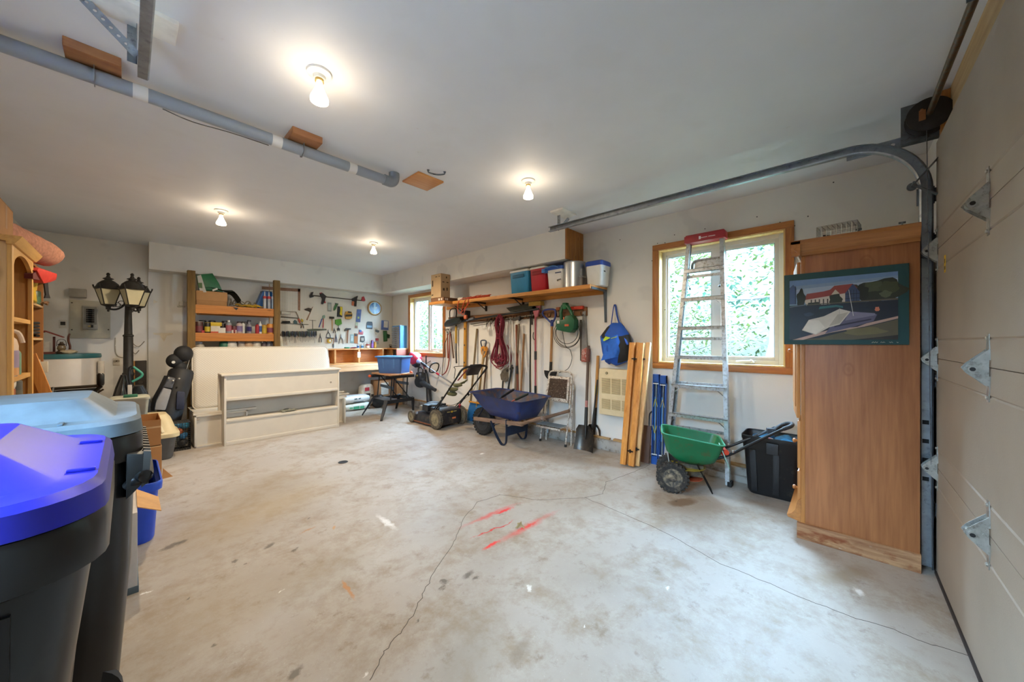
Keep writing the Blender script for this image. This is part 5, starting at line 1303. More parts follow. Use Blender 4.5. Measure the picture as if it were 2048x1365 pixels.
for (y, v, w, h) in ((4.93, .24, .03, .10), (4.82, .34, .05, .012), (4.75, .34, .03, .012), (4.93, .05, .04, .02)):
    pm.box((3.4188, y, z0 + v - h / 2), (3.42, y + w, z0 + v + h / 2))
part(T, 'print', pm, VC(.8), smooth=0, kind='stuff')
for x0, x1 in ((3.42, 3.509), (3.513, 3.602)): part(T, 'flap', MB().box((x0, 4.72, 2.42), (x1, 4.99, 2.424)), P('#ad906a', .75), bevel=.001)
rnd = random.Random(5)
pts = []
cy = yy(958, 3.70)
for i in range(120):
    a = i * .42; k = .06 + .02 * math.sin(i * 1.7)
    pts.append((3.70 + .7 * k * math.cos(a) + rnd.uniform(-.01, .01), cy + 3.0 * k * math.sin(a) + rnd.uniform(-.02, .02), ST + .008 + .05 * rnd.random()))
T = thing('extension_cord', 'orange extension cord coiled on the wall shelf and hanging over its edge', 'cord', (3.70, cy, ST))
part(T, 'coil', MB().tube(spline(pts, 3), .0055, 6), P('#c2451f', .5, var=.1))
y0 = wx(930, 600, 3.6).y
hl = [(3.64, y0 - .12, ST + .02), (3.60, y0 - .06, ST + .03), (3.572, y0, ST - .06), (3.572, y0 + .05, ST - .19), (3.575, y0 + .02, ST - .23), (3.575, y0 - .06, ST - .12), (3.58, y0 - .10, ST + .01), (3.60, y0 + .08, ST + .02), (3.572, y0 + .14, ST - .05), (3.575, y0 + .10, ST - .21), (3.60, y0 - .2, ST + .02)]
part(T, 'hanging_loop', MB().tube(spline(hl, 6), .0055, 6), P('#c2451f', .5, var=.1))
part(T, 'plug', MB().box((3.58, y0 - .05, ST - .30), (3.61, y0 + .01, ST - .24)), P('#b85c3a', .5), bevel=.006)
solo('cable_reel', 'small white cord reel beside the orange cord on the shelf', 'reel', MB().cyl((3.65, yy(926), ST + .03), (3.65, yy(919), ST + .03), .03, n=16).cyl((3.65, yy(928), ST + .03), (3.65, yy(926), ST + .03), .03, n=16), P('#d6cdbf', .5), bevel=.003)

# ---------------------------------------------------------------- tool rail and the tools on it
T = thing('tool_rail', 'brown wooden rail with wire hooks below the wall shelf', 'tool rack', (XW, 3.8, 1.66))
part(T, 'rail', MB().box((XW - .022, 2.37, 1.655), (XW, 5.25, 1.765)), W('#6a4526', '#8c6038', 'y', 1.2, .6, .3), bevel=.003)
M_HOOK = P('#1d1b1a', .4, .5)
def hook(y, z=1.70, L=.09, name='hook'):
    part(T, name, MB().tube(spline([(XW - .02, y, z + .02), (XW - .03, y, z - .02), (XW - .06, y, z - .045), (XW - L, y, z - .03), (XW - L - .005, y, z)], 4), .0045, 6), M_HOOK)
for px in (905, 925, 940, 988, 1010, 1021, 1032, 1046, 1058, 1067, 1084, 1100, 1118, 1146, 1166): hook(wx(px, 640, 3.95).y)
for px in (968, 976, 984, 992):
    y = wx(px, 650, 3.90).y
    part(T, 'wire_loop', MB().tube(spline([(XW - .02, y, 1.70), (3.93, y - .03, 1.60), (3.90, y - .05, 1.56), (3.88, y - .09, 1.60), (XW - .03, y - .11, 1.70)], 5), .005, 6), M_HOOK)
for px in (1120, 1146):
    y = wx(px, 615, 3.96).y
    part(T, 'spring_clip', MB().tube(spline([(XW - .022, y + .015, 1.74), (XW - .05, y + .022, 1.72), (XW - .045, y + .012, 1.66)], 4), .004, 6).tube(spline([(XW - .022, y - .015, 1.74), (XW - .05, y - .022, 1.72), (XW - .045, y - .012, 1.66)], 4), .004, 6), M_ZINC)
def V(px, py, X=3.93): return wx(px, py, X)
def stick(name, label, cat, p0, p1, r, mat, extra=(), r1=None, pname='shaft'):
    """a hand tool that is mostly a shaft; extra = [(part, MB, mat)]"""
    t = thing(name, label, cat, p1 if p1.z < p0.z else p0)
    part(t, pname, MB().cyl(p0, p1, r, r1, n=12), mat)
    for nm, mb, m in extra: part(t, nm, mb, m)
    return t
M_ASHH = W('#7b5330', '#a87c4c', 'z', 1.5, .6, .3); M_ASHD = W('#4c3524', '#6b4e36', 'z', 1.5, .7, .3); M_OLDST = P('#4b4a46', .55, .6, var=.3, scale=20, dirt='#5e4632', dirt_amt=.4); M_STL = P('#8d9092', .4, .8, var=.15, scale=20)
M_DKST = P('#3b3937', .5, .6, var=.25, scale=18)
# black pole saw and hedge shears lying along the rail
a, b = V(893, 648, 3.90), V(1078, 618, 3.90)
T = thing('pole_saw', 'long black powered pole saw lying along the tool rail', 'pole saw', a)
part(T, 'shaft', MB().cyl(a, b, .016, n=12), P('#2a2c2e', .4, .5))
part(T, 'motor_housing', MB().loft([[V(px, 650 - k * 3, 3.88) + Vector((q[0], 0, q[1])) for q in rrect(.10, h, .03, 4)] for k, (px, h) in enumerate(((893, .08), (897, .12), (908, .13), (918, .11), (924, .05)))]), P('#1c2422', .45, var=.2), smooth=45)
part(T, 'handle_loop', MB().tube(spline([V(900, 640, 3.87), V(900, 622, 3.87), V(909, 617, 3.87), V(913, 622, 3.87), V(912, 637, 3.87)], 5), .010, 8), M_BLKP)
part(T, 'battery', MB().box(V(929, 640, 3.83), V(941, 622, 3.93)), P('#18191b', .5), bevel=.01)
part(T, 'chrome_collar', MB().cyl(V(934, 641, 3.895), V(948, 636, 3.895), .022, n=12), M_STL)
part(T, 'blade_scabbard', MB().ext([V(1012, 616, 3.90), V(1060, 607, 3.90), V(1078, 608, 3.90), V(1078, 619, 3.90), V(1020, 624, 3.90)], (.03, 0, 0)), P('#2f3126', .6), bevel=.004)
a, b = V(940, 644, 3.92), V(1086, 620, 3.92)
stick('rail_pole', 'thin grey steel pole resting along the tool rail hooks', 'pole', a + Vector((.02, 0, -.04)), b + Vector((.02, 0, -.05)), .010, P('#6b675f', .45, .6))
# cultivators with tines up
for i, (px, cl, lb) in enumerate(((896, '#8a4630', 'three-tined cultivator with red-brown handle hanging by the far window'), (903, '#4a3526', 'three-tined cultivator with dark handle hanging beside the red-brown one'))):
    p0, p1 = V(px - 1, 668, 3.93), V(px + 4 * i, 717, 3.93)
    tn = []
    for k in (-1, 0, 1):
        tn.append(('tine', MB().tube(spline([p0, p0 + Vector((-.01, k * .035, .06)), p0 + Vector((-.03, k * .06, .09)), p0 + Vector((-.06, k * .065, .06))], 4), .004, 6), M_DKST))
    stick('cultivator', lb, 'garden tool', p0, p1, .012, W('#5a3420' if i else '#7a3a26', cl if i else '#9c5338', 'z', 1.5, .6), tn, .014, 'handle')
# bow saw
T = thing('bow_saw', 'red-framed bow saw hanging beside the far window casing', 'saw', V(890, 750, 3.94))
part(T, 'frame', MB().tube(spline([V(900, 665, 3.94), V(899, 700, 3.94), V(897, 728, 3.94), V(892, 744, 3.94), V(884, 751, 3.94)], 5), .010, 8), P('#8c3a30', .45, .3))
part(T, 'blade', MB().bar(V(884, 750, 3.94), V(889, 690, 3.94), .002, .018, up=(0, 1, 0)).bar(V(889, 690, 3.94), V(899, 662, 3.94), .002, .016, up=(0, 1, 0)), M_DKST, smooth=0)
# telescopic handle, spirit level, pole, D-handle tools
p0, p1 = V(912, 640), V(913, 726)
stick('telescopic_pole', 'yellow and black telescopic pole hanging from the tool rail', 'pole', V(912, 685), p1, .011, P('#221f1c', .5), [('yellow_sleeve', MB().cyl(V(912, 653), V(912, 687), .02, n=12), P('#b08a2a', .5)), ('top_grip', MB().cyl(p0, V(912, 654), .018, n=12), M_BLKP), ('collar', MB().cyl(V(912, 638), V(912, 641), .022, n=12), P('#c3a12e', .5)), ('end_cap', MB().cyl(V(913, 724), V(913, 727), .014, n=10), M_BLKP)])
T = thing('spirit_level', 'long yellow spirit level hanging from the tool rail', 'level', V(930, 745, 3.94))
a, b = V(931, 642, 3.935), V(929.5, 758, 3.945)
part(T, 'beam', MB().bar(a, b, .03, .055, up=(0, 1, 0)), P('#b57f22', .45, var=.12), bevel=.004)
part(T, 'end_cap', MB().bar(a + (a - b) * .02, a + (b - a) * .05, .032, .062, up=(0, 1, 0)), P('#9c6c1e', .5), bevel=.004)
for k in (.14, .42, .72):
    c = a.lerp(b, k)
    part(T, 'vial', MB().cyl(c + Vector((-.017, 0, 0)), c + Vector((.002, 0, 0)), .017, n=14), P('#3a3222', .3))
stick('wooden_pole', 'grey-brown wooden pole leaning on the wall beside the spirit level', 'pole', V(954, 658, 3.97), fl(940, 800) * 1 if False else V(941, 808, 3.86), .017, W('#6b5a40', '#8e7a58', 'z', 1.2, .75))
a = V(967, 700, 3.93); b = V(957, 812, 3.86)
T = stick('garden_fork', 'fork with blue-grey D-handle and pale wooden shaft near the red rope', 'garden fork', a, b, .015, W('#a07c4e', '#c9a878', 'z', 1.5, .6), [
    ('d_grip', MB().tube(spline([a, a + Vector((0, .045, .06)), a + Vector((0, .058, .145)), a + Vector((0, -.058, .145)), a + Vector((0, -.045, .06)), a], 4), .011, 8), P('#37455a', .5)),
    ('socket', MB().cyl(a + Vector((0, 0, -.02)), a + Vector((0, 0, .02)), .02, n=12), P('#37455a', .5))])
for k in range(4): part(T, 'tine', MB().tube([b + Vector((0, .045 - .03 * k, .02)), b + Vector((-.02, .055 - .037 * k, -.12)), b + Vector((-.03, .055 - .037 * k, -.22))], [.007, .006, .003], 6), M_DKST)
stick('dark_shaft', 'dark wooden tool shaft leaning in front of the orange shovel grip', 'tool handle', V(975, 702, 3.94), V(966, 800, 3.84), .014, M_ASHD)
# red rope
T = thing('red_rope', 'long hank of dark red rope hanging from the tool rail', 'rope', V(1002, 738, 3.9))
M_ROPE = P('#7c1f33', .75, var=.2, scale=60)
rnd = random.Random(11)
for i in range(20):
    k = (i - 9.5) / 9.5
    top = Vector((3.90 + rnd.uniform(-.03, .02), 3.855 + k * .03, 1.72 + rnd.uniform(-.015, .02)))
    X = 3.90 + rnd.uniform(-.05, .03); sl, sr = rnd.uniform(.02, .17), rnd.uniform(.02, .16); bz = .895 + rnd.uniform(0, .12) + .10 * (1 - max(sl, sr) / .17)
    j = lambda q=.012: rnd.uniform(-q, q)
    pts = [top, Vector((X, 3.855 + .06 + j(), 1.62)), Vector((X, 3.855 + .03 + j(), 1.40)), Vector((X, 3.855 + .02 + sl * .6, 1.20)), Vector((X, 3.855 + .01 + sl, 1.04 + j(.03))), Vector((X + j(.02), 3.855 + sl * .75, bz + .045)), Vector((X + j(.02), 3.855 + k * .03, bz)),
           Vector((X + j(.02), 3.855 - sr * .75, bz + .05)), Vector((X, 3.855 - .01 - sr, 1.05 + j(.03))), Vector((X, 3.855 - .02 - sr * .6, 1.21)), Vector((X, 3.855 - .03 + j(), 1.40)), Vector((X, 3.855 - .06 + j(), 1.62))]
    part(T, 'strand', MB().tube(spline(pts, 4, True), .0065, 6, closed=True), M_ROPE)
part(T, 'wrap', MB().tube([(3.895 + .05 * math.cos(i * .5), 3.855 + .052 * math.sin(i * .5), 1.355 + i * .0018) for i in range(52)], .0075, 6), M_ROPE)
part(T, 'loose_loop', MB().tube(spline([V(1014, 690, 3.95), V(1021, 705, 3.95), V(1022, 722, 3.95), V(1016, 735, 3.95)], 5), .0075, 6), M_ROPE)
# white pole, spade, timber handles
stick('white_pole', 'slim white pole hanging beside the red rope', 'pole', V(1021, 640, 3.95), V(1018, 800, 3.90), .011, P('#c8c7c2', .4, .2), [('grip', MB().cyl(V(1021, 635, 3.95), V(1021, 650, 3.95), .014, n=10), P('#a8a6a0', .4))])
T = thing('round_spade', 'rusty round-point spade head down the wall behind the rope', 'shovel', V(1010, 800, 3.93))
part(T, 'blade', MB().ext([V(1005, 740, 3.93), V(1020, 732, 3.93), V(1021, 745, 3.93), V(1016, 758, 3.93), V(1009, 765, 3.93), V(1002, 760, 3.93), V(1000, 750, 3.93)], (.012, 0, 0)), P('#6b6152', .7, .3, var=.3, scale=20), bevel=.004)
part(T, 'shaft', MB().cyl(V(1006, 762, 3.94), V(1003, 812, 3.90), .013, n=10), M_DKST)
stick('pick_shaft', 'black steel shaft with side lug leaning near the white pole', 'tool handle', V(1024, 730, 3.93), V(1013, 800, 3.82), .013, P('#23272a', .5, .3), [('lug', MB().bar(V(1013, 742, 3.92), V(1026, 736, 3.92), .02, .03), M_DKST)])
stick('axe_handle', 'weathered grey wooden handle with hammer head hooked on the rail', 'hammer', V(1038, 648, 3.93), V(1030, 790, 3.90), .017, W('#6e5c48', '#94816a', 'z', 1.5, .8), [('head', MB().bar(V(1027, 640, 3.92), V(1041, 635, 3.92), .04, .035).cyl(V(1038, 640, 3.92), V(1041, 637, 3.92), .025, n=12), M_DKST)])
stick('red_brown_handle', 'red-brown wooden handle hanging between the grey handle and white pole', 'tool handle', V(1033, 650, 3.95), V(1036, 800, 3.86), .018, W('#5e3220', '#83492e', 'z', 1.5, .65), [('ferrule', MB().cyl(V(1034, 732, 3.89), V(1034.5, 748, 3.885), .022, n=12), M_DKST)])
stick('slanted_handle', 'plain brown wooden handle leaning alone left of the black pole', 'tool handle', V(1048, 668, 3.97), V(1041, 800, 3.86), .015, M_ASHH)
stick('black_pole', 'thin straight black pole hanging beside the pink broom', 'pole', V(1061, 622, 3.95), V(1060, 792, 3.93), .011, P('#26241f', .45, .3), [('end_tip', MB().cyl(V(1060, 790, 3.93), V(1060, 795, 3.93), .013, n=10), M_BLKR)])
stick('pry_bar', 'short grey pry bar hanging from the rail by the pink broom', 'pry bar', V(1064, 622, 3.94), V(1064, 646, 3.94), .011, M_DKST, [('claw', MB().box(V(1062, 644, 3.93), V(1066, 650, 3.95)), M_DKST)])
# broom upside down
T = thing('push_broom', 'pink-handled broom hanging head up with yellow bristle head', 'broom', V(1071, 786, 3.92))
part(T, 'handle', MB().cyl(V(1071, 632, 3.92), V(1071, 745, 3.92), .0135, n=12).cyl(V(1071, 744, 3.92), V(1071, 775, 3.92), .012, n=12), P('#a8505a', .45, var=.08))
part(T, 'foam_grip', MB().cyl(V(1071, 703, 3.92), V(1071, 720, 3.92), .019, n=12), P('#3a3638', .7))
part(T, 'end_grip', MB().cyl(V(1071, 772, 3.92), V(1071, 787, 3.92), .017, n=12), M_BLKP)
part(T, 'neck', MB().ext([V(1063, 613, 3.90), V(1080, 611, 3.90), V(1074, 634, 3.90), V(1069, 634, 3.90)], (.03, 0, 0)), P('#b0606a', .5), bevel=.004)
part(T, 'bristle_head', MB().box(V(1057, 604.5, 3.86), V(1089, 611.5, 3.95)), P('#b08a3c', .85, var=.2, scale=40, bump=.5), bevel=.006)
part(T, 'side_hook', MB().tube(spline([V(1067, 665, 3.91), V(1066, 672, 3.91), V(1067, 678, 3.91), V(1070, 680, 3.91)], 4), .006, 6), M_BLKP)
# half-moon edger
a, b = V(1104, 648, 3.90), V(1101.5, 735, 3.91)
T = stick('lawn_edger', 'half-moon lawn edger with blue D-handle hanging by the green blower', 'edger', a, b, .018, W('#8a5c34', '#b88a54', 'z', 1.3, .5), [
    ('d_handle', MB().tube(spline([V(1103, 646, 3.89), V(1094, 638, 3.89), V(1086, 630, 3.89), V(1087, 622, 3.89), V(1100, 619, 3.89), V(1110, 621, 3.89), V(1111, 632, 3.89), V(1108, 641, 3.89)], 4, True), .013, 8, closed=True), P('#2b3a7c', .4)),
    ('handle_socket', MB().cyl(V(1104, 640, 3.895), V(1104, 653, 3.90), .022, n=12), P('#2b3a7c', .4)),
    ('ferrule', MB().cyl(V(1102, 724, 3.905), V(1101, 744, 3.91), .02, n=12), M_DKST),
    ('blade', MB().ext([V(1088.5, 741, 3.90)] + [V(1101 + 12.8 * math.cos(t), 742.5 + 18 * math.sin(t), 3.90) for t in [math.pi * (1 - i / 12) for i in range(13)]] + [V(1114, 744, 3.90)], (.006, 0, 0)), P('#2a2b2d', .5, .5))])
stick('grey_pole', 'grey metal pole with pale foot standing below the half-moon edger', 'pole', V(1099, 760, 3.97), V(1094.5, 862, 3.86), .014, P('#8d9092', .45, .4), [('foot', MB().cyl(V(1094.8, 848, 3.875), V(1094.4, 866, 3.855), .02, n=12), P('#9fb4c4', .4))])
# green electric blower vac with cable
T = thing('green_shredder', 'dark green electric hand blower hanging with its black cable', 'blower', V(1130, 666, 3.86))
M_DG = P('#17583a', .38, var=.1)
part(T, 'body', MB().ext([V(1111, 641, 3.82), V(1128, 640, 3.82), V(1130, 632, 3.82), V(1142, 630, 3.82), V(1148, 640, 3.82), V(1147, 658, 3.82), V(1140, 666, 3.82), V(1128, 664, 3.82), V(1112, 660, 3.82)], (.11, 0, 0)), M_DG, bevel=.012)
part(T, 'handle', MB().tube(spline([V(1123, 640, 3.86), V(1122, 625, 3.86), V(1126, 612, 3.88), V(1134, 612, 3.88), V(1141, 622, 3.86), V(1145, 634, 3.86)], 5), .022, 10), M_DG)
part(T, 'hanging_bracket', MB().box(V(1124, 606, 3.86), V(1138, 619, 3.93)), P('#15693f', .4), bevel=.01)
part(T, 'orange_badge', MB().box(V(1129, 649, 3.815), V(1138, 653, 3.82)), P('#c25a34', .5), bevel=.002)
part(T, 'orange_switch', MB().box(V(1126, 635, 3.812), V(1129, 639, 3.82)), P('#d06a3c', .5), bevel=.002)
part(T, 'white_label', MB().box(V(1114, 642, 3.815), V(1119, 647.5, 3.82)), P('#d8d8d2', .5), bevel=.001)
cb = []
for r_, px, py in ((26, 1135, 668), (23, 1134, 665), (28, 1134, 668)): cb += [V(px + r_ * .95 * math.sin(t), py - r_ * math.cos(t), 3.93 + .01 * math.sin(t * 2)) for t in [math.tau * i / 12 for i in range(12)]]
part(T, 'cable', MB().tube(spline(cb + [V(1130, 690, 3.93), V(1140, 700, 3.93), V(1144, 718, 3.93), V(1136, 738, 3.92), V(1118, 746, 3.90)], 4), .004, 6), P('#1d1f1e', .5))
T = thing('red_bar_holder', 'bright orange strip fixed under the end of the tool rail', 'strip', V(1160, 617, 3.94))
part(T, 'strip', MB().box(V(1138, 614, 3.93), V(1169, 619, 3.975)), P('#b8351c', .45), bevel=.004)
part(T, 'clamp', MB().box(V(1112, 615, 3.935), V(1122, 621, 3.975)), P('#a05424', .45), bevel=.004)
# hand saw
T = thing('hand_saw', 'grey hand saw with worn red handle hanging at the end of the rail', 'saw', V(1166, 725, 3.95))
part(T, 'blade', MB().ext([V(1165, 624, 3.95), V(1171, 622, 3.95), V(1174, 690, 3.95), V(1174, 706, 3.95), V(1163, 706, 3.95)], (.003, 0, 0)), M_STL, smooth=0)
part(T, 'handle', MB().ext([V(1163, 700, 3.94), V(1173, 695, 3.94), V(1176, 715, 3.94), V(1174, 725, 3.94), V(1162, 724, 3.94)], (.022, 0, 0)), P('#9c4a3c', .6, var=.2, scale=30, dirt='#c8bfb2', dirt_amt=.4), bevel=.006)
part(T, 'blade_back', MB().bar(V(1161.5, 640, 3.955), V(1162.5, 722, 3.955), .006, .03, up=(0, 1, 0)), P('#59544e', .5, .6), smooth=0)

# ---------------------------------------------------------------- step stool, shovels, leaf rake, tape
T = thing('step_stool', 'paint-spattered white folding step stool with brown tread on the wall', 'step stool', (3.80, 2.75, 0))
M_SPAT = P('#cfc8bc', .55, .2, var=.08, scale=30, dirt='#6d4a34', dirt_amt=.42)
S = lambda px, py, X: V(px, py, X)
Yl, Yr = 2.93, 2.53
xs_ = lambda z: 3.72 + .2 * z
for y in (Yl, Yr):
    part(T, 'front_leg', MB().tube([(xs_(0), y, 0), (xs_(.45), y, .45), (xs_(.88), y - (.02 if y == Yl else -.02), .86)], .011, 10), M_SPAT)
    part(T, 'rear_leg', MB().tube([(xs_(0) + .10, y - .02, .0), (xs_(.45) + .06, y, .45), (xs_(.8) + .02, y, .78)], .010, 10), M_SPAT)
    part(T, 'foot', MB().cyl((xs_(0), y, 0), (xs_(.03), y, .03), .015, n=10), M_BLKR)
part(T, 'top_hoop', MB().tube(spline([(xs_(.84), Yl - .015, .84), (xs_(.89), Yl - .03, .90), (xs_(.91), Yl - .09, .925), (xs_(.91), Yr + .09, .925), (xs_(.89), Yr + .03, .90), (xs_(.84), Yr + .015, .84)], 5), .011, 10), M_SPAT)
part(T, 'folded_seat', MB().ext([(xs_(.54) - .02, Yl - .025, .54), (xs_(.54) - .02, Yr + .025, .54), (xs_(.82) - .02, Yr + .035, .86), (xs_(.82) - .02, Yl - .035, .86)], (.025, 0, 0)), M_SPAT, bevel=.006)
part(T, 'brown_tread', MB().ext([(xs_(.56) - .0235, Yl - .05, .585), (xs_(.56) - .0235, Yr + .05, .585), (xs_(.80) - .0235, Yr + .06, .83), (xs_(.80) - .0235, Yl - .06, .83)], (.003, 0, 0)), P('#3d2c1e', .8, var=.4, scale=30, dirt='#b7a896', dirt_amt=.12), smooth=0)
part(T, 'lower_step', MB().box((3.62, Yr + .01, .235), (3.80, Yl - .01, .25)).box((3.62, Yr + .01, .21), (3.625, Yl - .01, .25)), M_SPAT, bevel=.004)
part(T, 'step_mat', MB().box((3.625, Yr + .02, .25), (3.79, Yl - .02, .254)), P('#71808a', .7), smooth=0)
part(T, 'step_bar', MB().cyl((3.70, Yl, .20), (3.70, Yr, .20), .009, n=10), M_SPAT)
def shovel(name, label, base, top, w, hgt, blade_mat, shaft_mat, socket_mat, flat=True, extra=()):
    base, top = Vector(base), Vector(top); d = (top - base).normalized()
    t = thing(name, label, 'shovel', base)
    yv = Vector((0, 1, 0)); n = d.cross(yv).normalized()
    def bp(u, v):
        ww = w * (1 - .12 * v) if v < .8 else w * (.905 - (v - .8) * 1.6)
        return base + d * (hgt * v) + yv * ((u - .5) * ww) + n * (.05 * (2 * abs(u - .5)) ** 2.5 * (1 - .2 * v) - .02 * math.sin(v * 3))
    m = MB().grid(bp, 12, 10)
    m.grid(lambda u, v: bp(u, v) - n * .0035, 12, 10)
    part(t, 'blade', m, blade_mat, recalc=False, smooth=60)
    part(t, 'socket', MB().tube([base + d * hgt * .45 + n * .006, base + d * hgt * .8 + n * .004, base + d * (hgt * 1.0), base + d * (hgt + .22)], [.008, .018, .022, .02], 12), socket_mat)
    part(t, 'shaft', MB().cyl(base + d * (hgt + .2), top, .0175, n=12), shaft_mat)
    for nm, f, mt in extra: part(t, nm, f(base, d, n), mt)
    return t
M_SHBL = P('#4b4641', .38, .75, var=.25, scale=14, dirt='#6a5c4a', dirt_amt=.2)
shovel('scoop_shovel', 'large square-mouth shovel standing before the hand saw', fl(1170, 902), V(1177, 692, 3.94), .265, .30, M_SHBL, P('#5b4a3e', .6), M_DKST, extra=[('red_label', lambda b, d, n: MB().cyl(b + d * .50, b + d * .60, .0182, n=12), P('#a8706a', .6)), ('grip', lambda b, d, n: MB().cyl(b + d * 1.08, b + d * 1.24, .024, n=12), P('#6a3a30', .6))])
shovel('digging_shovel', 'wood-shafted shovel standing behind the square-mouth shovel', fl(1187, 893), V(1196, 712, 3.95), .21, .28, M_DKST, W('#a87432', '#cf9a58', 'z', 1.4, .5), M_DKST, extra=[('yellow_label', lambda b, d, n: MB().cyl(b + d * .66, b + d * .78, .0185, n=12), P('#b8a038', .6))])
stick('hoe_shaft', 'thin dark tool shaft leaning next to the wall heater', 'tool handle', V(1195, 760, 3.95), V(1183, 868, 3.86), .010, M_DKST)
T = thing('leaf_rake', 'wire leaf rake standing tines down behind the wheelbarrow', 'rake', V(1030, 868, 3.78))
c = V(1030, 832, 3.88)
for i in range(15):
    k = (i - 7) / 7
    e = V(1037 + 27 * k, 872 - 6 * (1 - abs(k)) * 0, 3.80)
    part(T, 'tine', MB().tube(spline([c + Vector((0, -.012 * k, 0)), c.lerp(e, .55) + Vector((-.0, -.02 * k, .01)), e + Vector((.0, 0, .03)), e + Vector((-.02, 0, 0))], 3), .003, 5), M_ZINC)
part(T, 'spacer_bar', MB().bar(c.lerp(V(1015, 868, 3.80), .55), c.lerp(V(1058, 868, 3.80), .55), .006, .016), M_GALVD)
part(T, 'shaft', MB().cyl(c, V(1036, 700, 3.965), .013, n=10), W('#5e3220', '#83492e', 'z', 1.5, .65))
c = fl(1117, 874)
T = thing('tape_roll', 'black round magnet sweeper with short wooden handle lying by the step stool', 'tool', c)
part(T, 'ring', MB().lathe([(.052, 0), (.062, .004), (.062, .03), (.052, .034), (.048, .03), (.048, .004)], 24, c, cap=False), P('#171615', .5, var=.2))
part(T, 'hub', MB().lathe([(.012, .0), (.012, .034)], 12, c).box((c.x - .05, c.y - .008, .012), (c.x + .05, c.y + .008, .022)).box((c.x - .008, c.y - .05, .012), (c.x + .008, c.y + .05, .022)), P('#242322', .5), kind='stuff')
part(T, 'handle', MB().cyl(c + Vector((-.04, .05, .015)), fl(1092, 872) + Vector((0, 0, .015)), .010, n=10), W('#b07a3c', '#d2a05c', 'x', 1.5, .6))
# ---------------------------------------------------------------- workbench along the back wall
def Bk(px, py, Y=7.28): return wy(px, py, Y)
BF = 6.72
T = thing('built_in_workbench', 'long built-in workbench with pine cubbies under the pegboard', 'workbench', (2.8, 7.0, 0))
M_BT = W('#c09468', '#ddb78c', 'x', 1, .5, .2); M_CUB = W('#a05a20', '#cf8640', 'x', 1.2, .5, .3); M_CUBL = W('#b97a3e', '#e0ac72', 'x', 1.2, .5, .3)
part(T, 'worktop', MB().box((1.75, BF, .85), (XW - .06, YB - .05, .882)), M_BT, bevel=.004)
part(T, 'apron', MB().box((1.75, BF + .005, .765), (XW - .06, BF + .03, .85)), W('#b98a5c', '#d8b088', 'x', 1, .55, .2), bevel=.003)
part(T, 'leg', MB().box((1.78, BF + .03, 0), (1.87, BF + .12, .85)), M_BT, bevel=.003)
part(T, 'back_support', MB().box((1.75, YB - .085, .76), (XW - .06, YB - .05, .85)), M_BT, smooth=0)
part(T, 'leg', MB().box((XW - .16, BF + .03, 0), (XW - .07, BF + .12, .85)), M_BT, bevel=.003)
CBY, CZ0, CZ1 = 7.04, .882, 1.185
part(T, 'cubby_top', MB().box((1.75, CBY - .01, CZ1 - .022), (XW, YB - .012, CZ1)), M_CUBL, bevel=.002)
part(T, 'cubby_back', MB().box((1.75, YB - .03, CZ0 + .02), (XW - .01, YB - .014, CZ1 - .022)), M_CUB, smooth=0)
part(T, 'cubby_base', MB().box((1.75, CBY, CZ0), (XW - .07, YB - .03, CZ0 + .02)), M_CUBL, bevel=.002)
for x in (1.76, 2.36, Bk(669, 700, CBY).x, Bk(717, 700, CBY).x, Bk(765, 700, CBY).x, Bk(784, 700, CBY).x):
    part(T, 'divider', MB().box((x, CBY, CZ0 + .02), (x + .028, YB - .03, CZ1 - .022)), M_CUBL, bevel=.002)
# corner cubby that runs on along the window wall
part(T, 'corner_shelf', MB().box((3.72, 6.64, CZ1 - .022), (XW, CBY - .012, CZ1)), M_CUBL, bevel=.002)
part(T, 'corner_end', MB().box((3.72, 6.64, CZ0), (XW - .01, 6.665, CZ1 - .022)), W('#7a3a26', '#9c5038', 'x', 1, .5), bevel=.002)
o = Bk(718, 710, CBY - .001)
part(T, 'outlet', MB().box((o.x - .03, CBY - .006, o.z - .055), (o.x + .03, CBY, o.z + .055)), P('#e2ddd2', .4), bevel=.003)

# ---------------------------------------------------------------- pegboard
def peg_mat():
    k = NT('pegboard'); v = k.coord()
    vo = k.add('ShaderNodeVectorMath', operation='FRACTION')
    m = k.mapping(v, (1 / .0254,) * 3, loc=(.31, 0, .27))
    k.link(m, vo.inputs[0])
    sb = k.add('ShaderNodeVectorMath', operation='SUBTRACT'); k.link(vo.outputs[0], sb.inputs[0]); sb.inputs[1].default_value = (.5, .5, .5)
    ml = k.add('ShaderNodeVectorMath', operation='MULTIPLY'); k.link(sb.outputs[0], ml.inputs[0]); ml.inputs[1].default_value = (1, 0, 1)
    ln = k.add('ShaderNodeVectorMath', operation='LENGTH'); k.link(ml.outputs[0], ln.inputs[0])
    h = k.ramp(ln.outputs['Value'], [(.12, 1.0), (.17, 0.0)])
    n = k.noise(v, 2, 3)
    c = k.mix(k.ramp(n, [(.3, 0.0), (.7, 1.0)]), '#cfc9ba', '#d8d3c6')
    k.base(k.mix(h, c, '#3f3a32')); k.bump(k.math('SUBTRACT', 1.0, h), .5, .004)
    return k.set(.6)
PEG = Bk(540, 580).x
T = thing('pegboard', 'white pegboard panel covering the back wall above the workbench', 'pegboard', ((PEG + XW) / 2, YB, 1.18))
part(T, 'panel', MB().box((PEG, YB - .012, CZ1), (XW - .005, YB, 2.325)), peg_mat(), smooth=0)
part(T, 'edge_strip', MB().box((PEG - .008, YB - .014, CZ1), (PEG, YB, 2.325)), P('#b58a54', .6), smooth=0)
PYY = YB - .012
def K(px, py, d=.012): return wy(px, py, PYY - d)
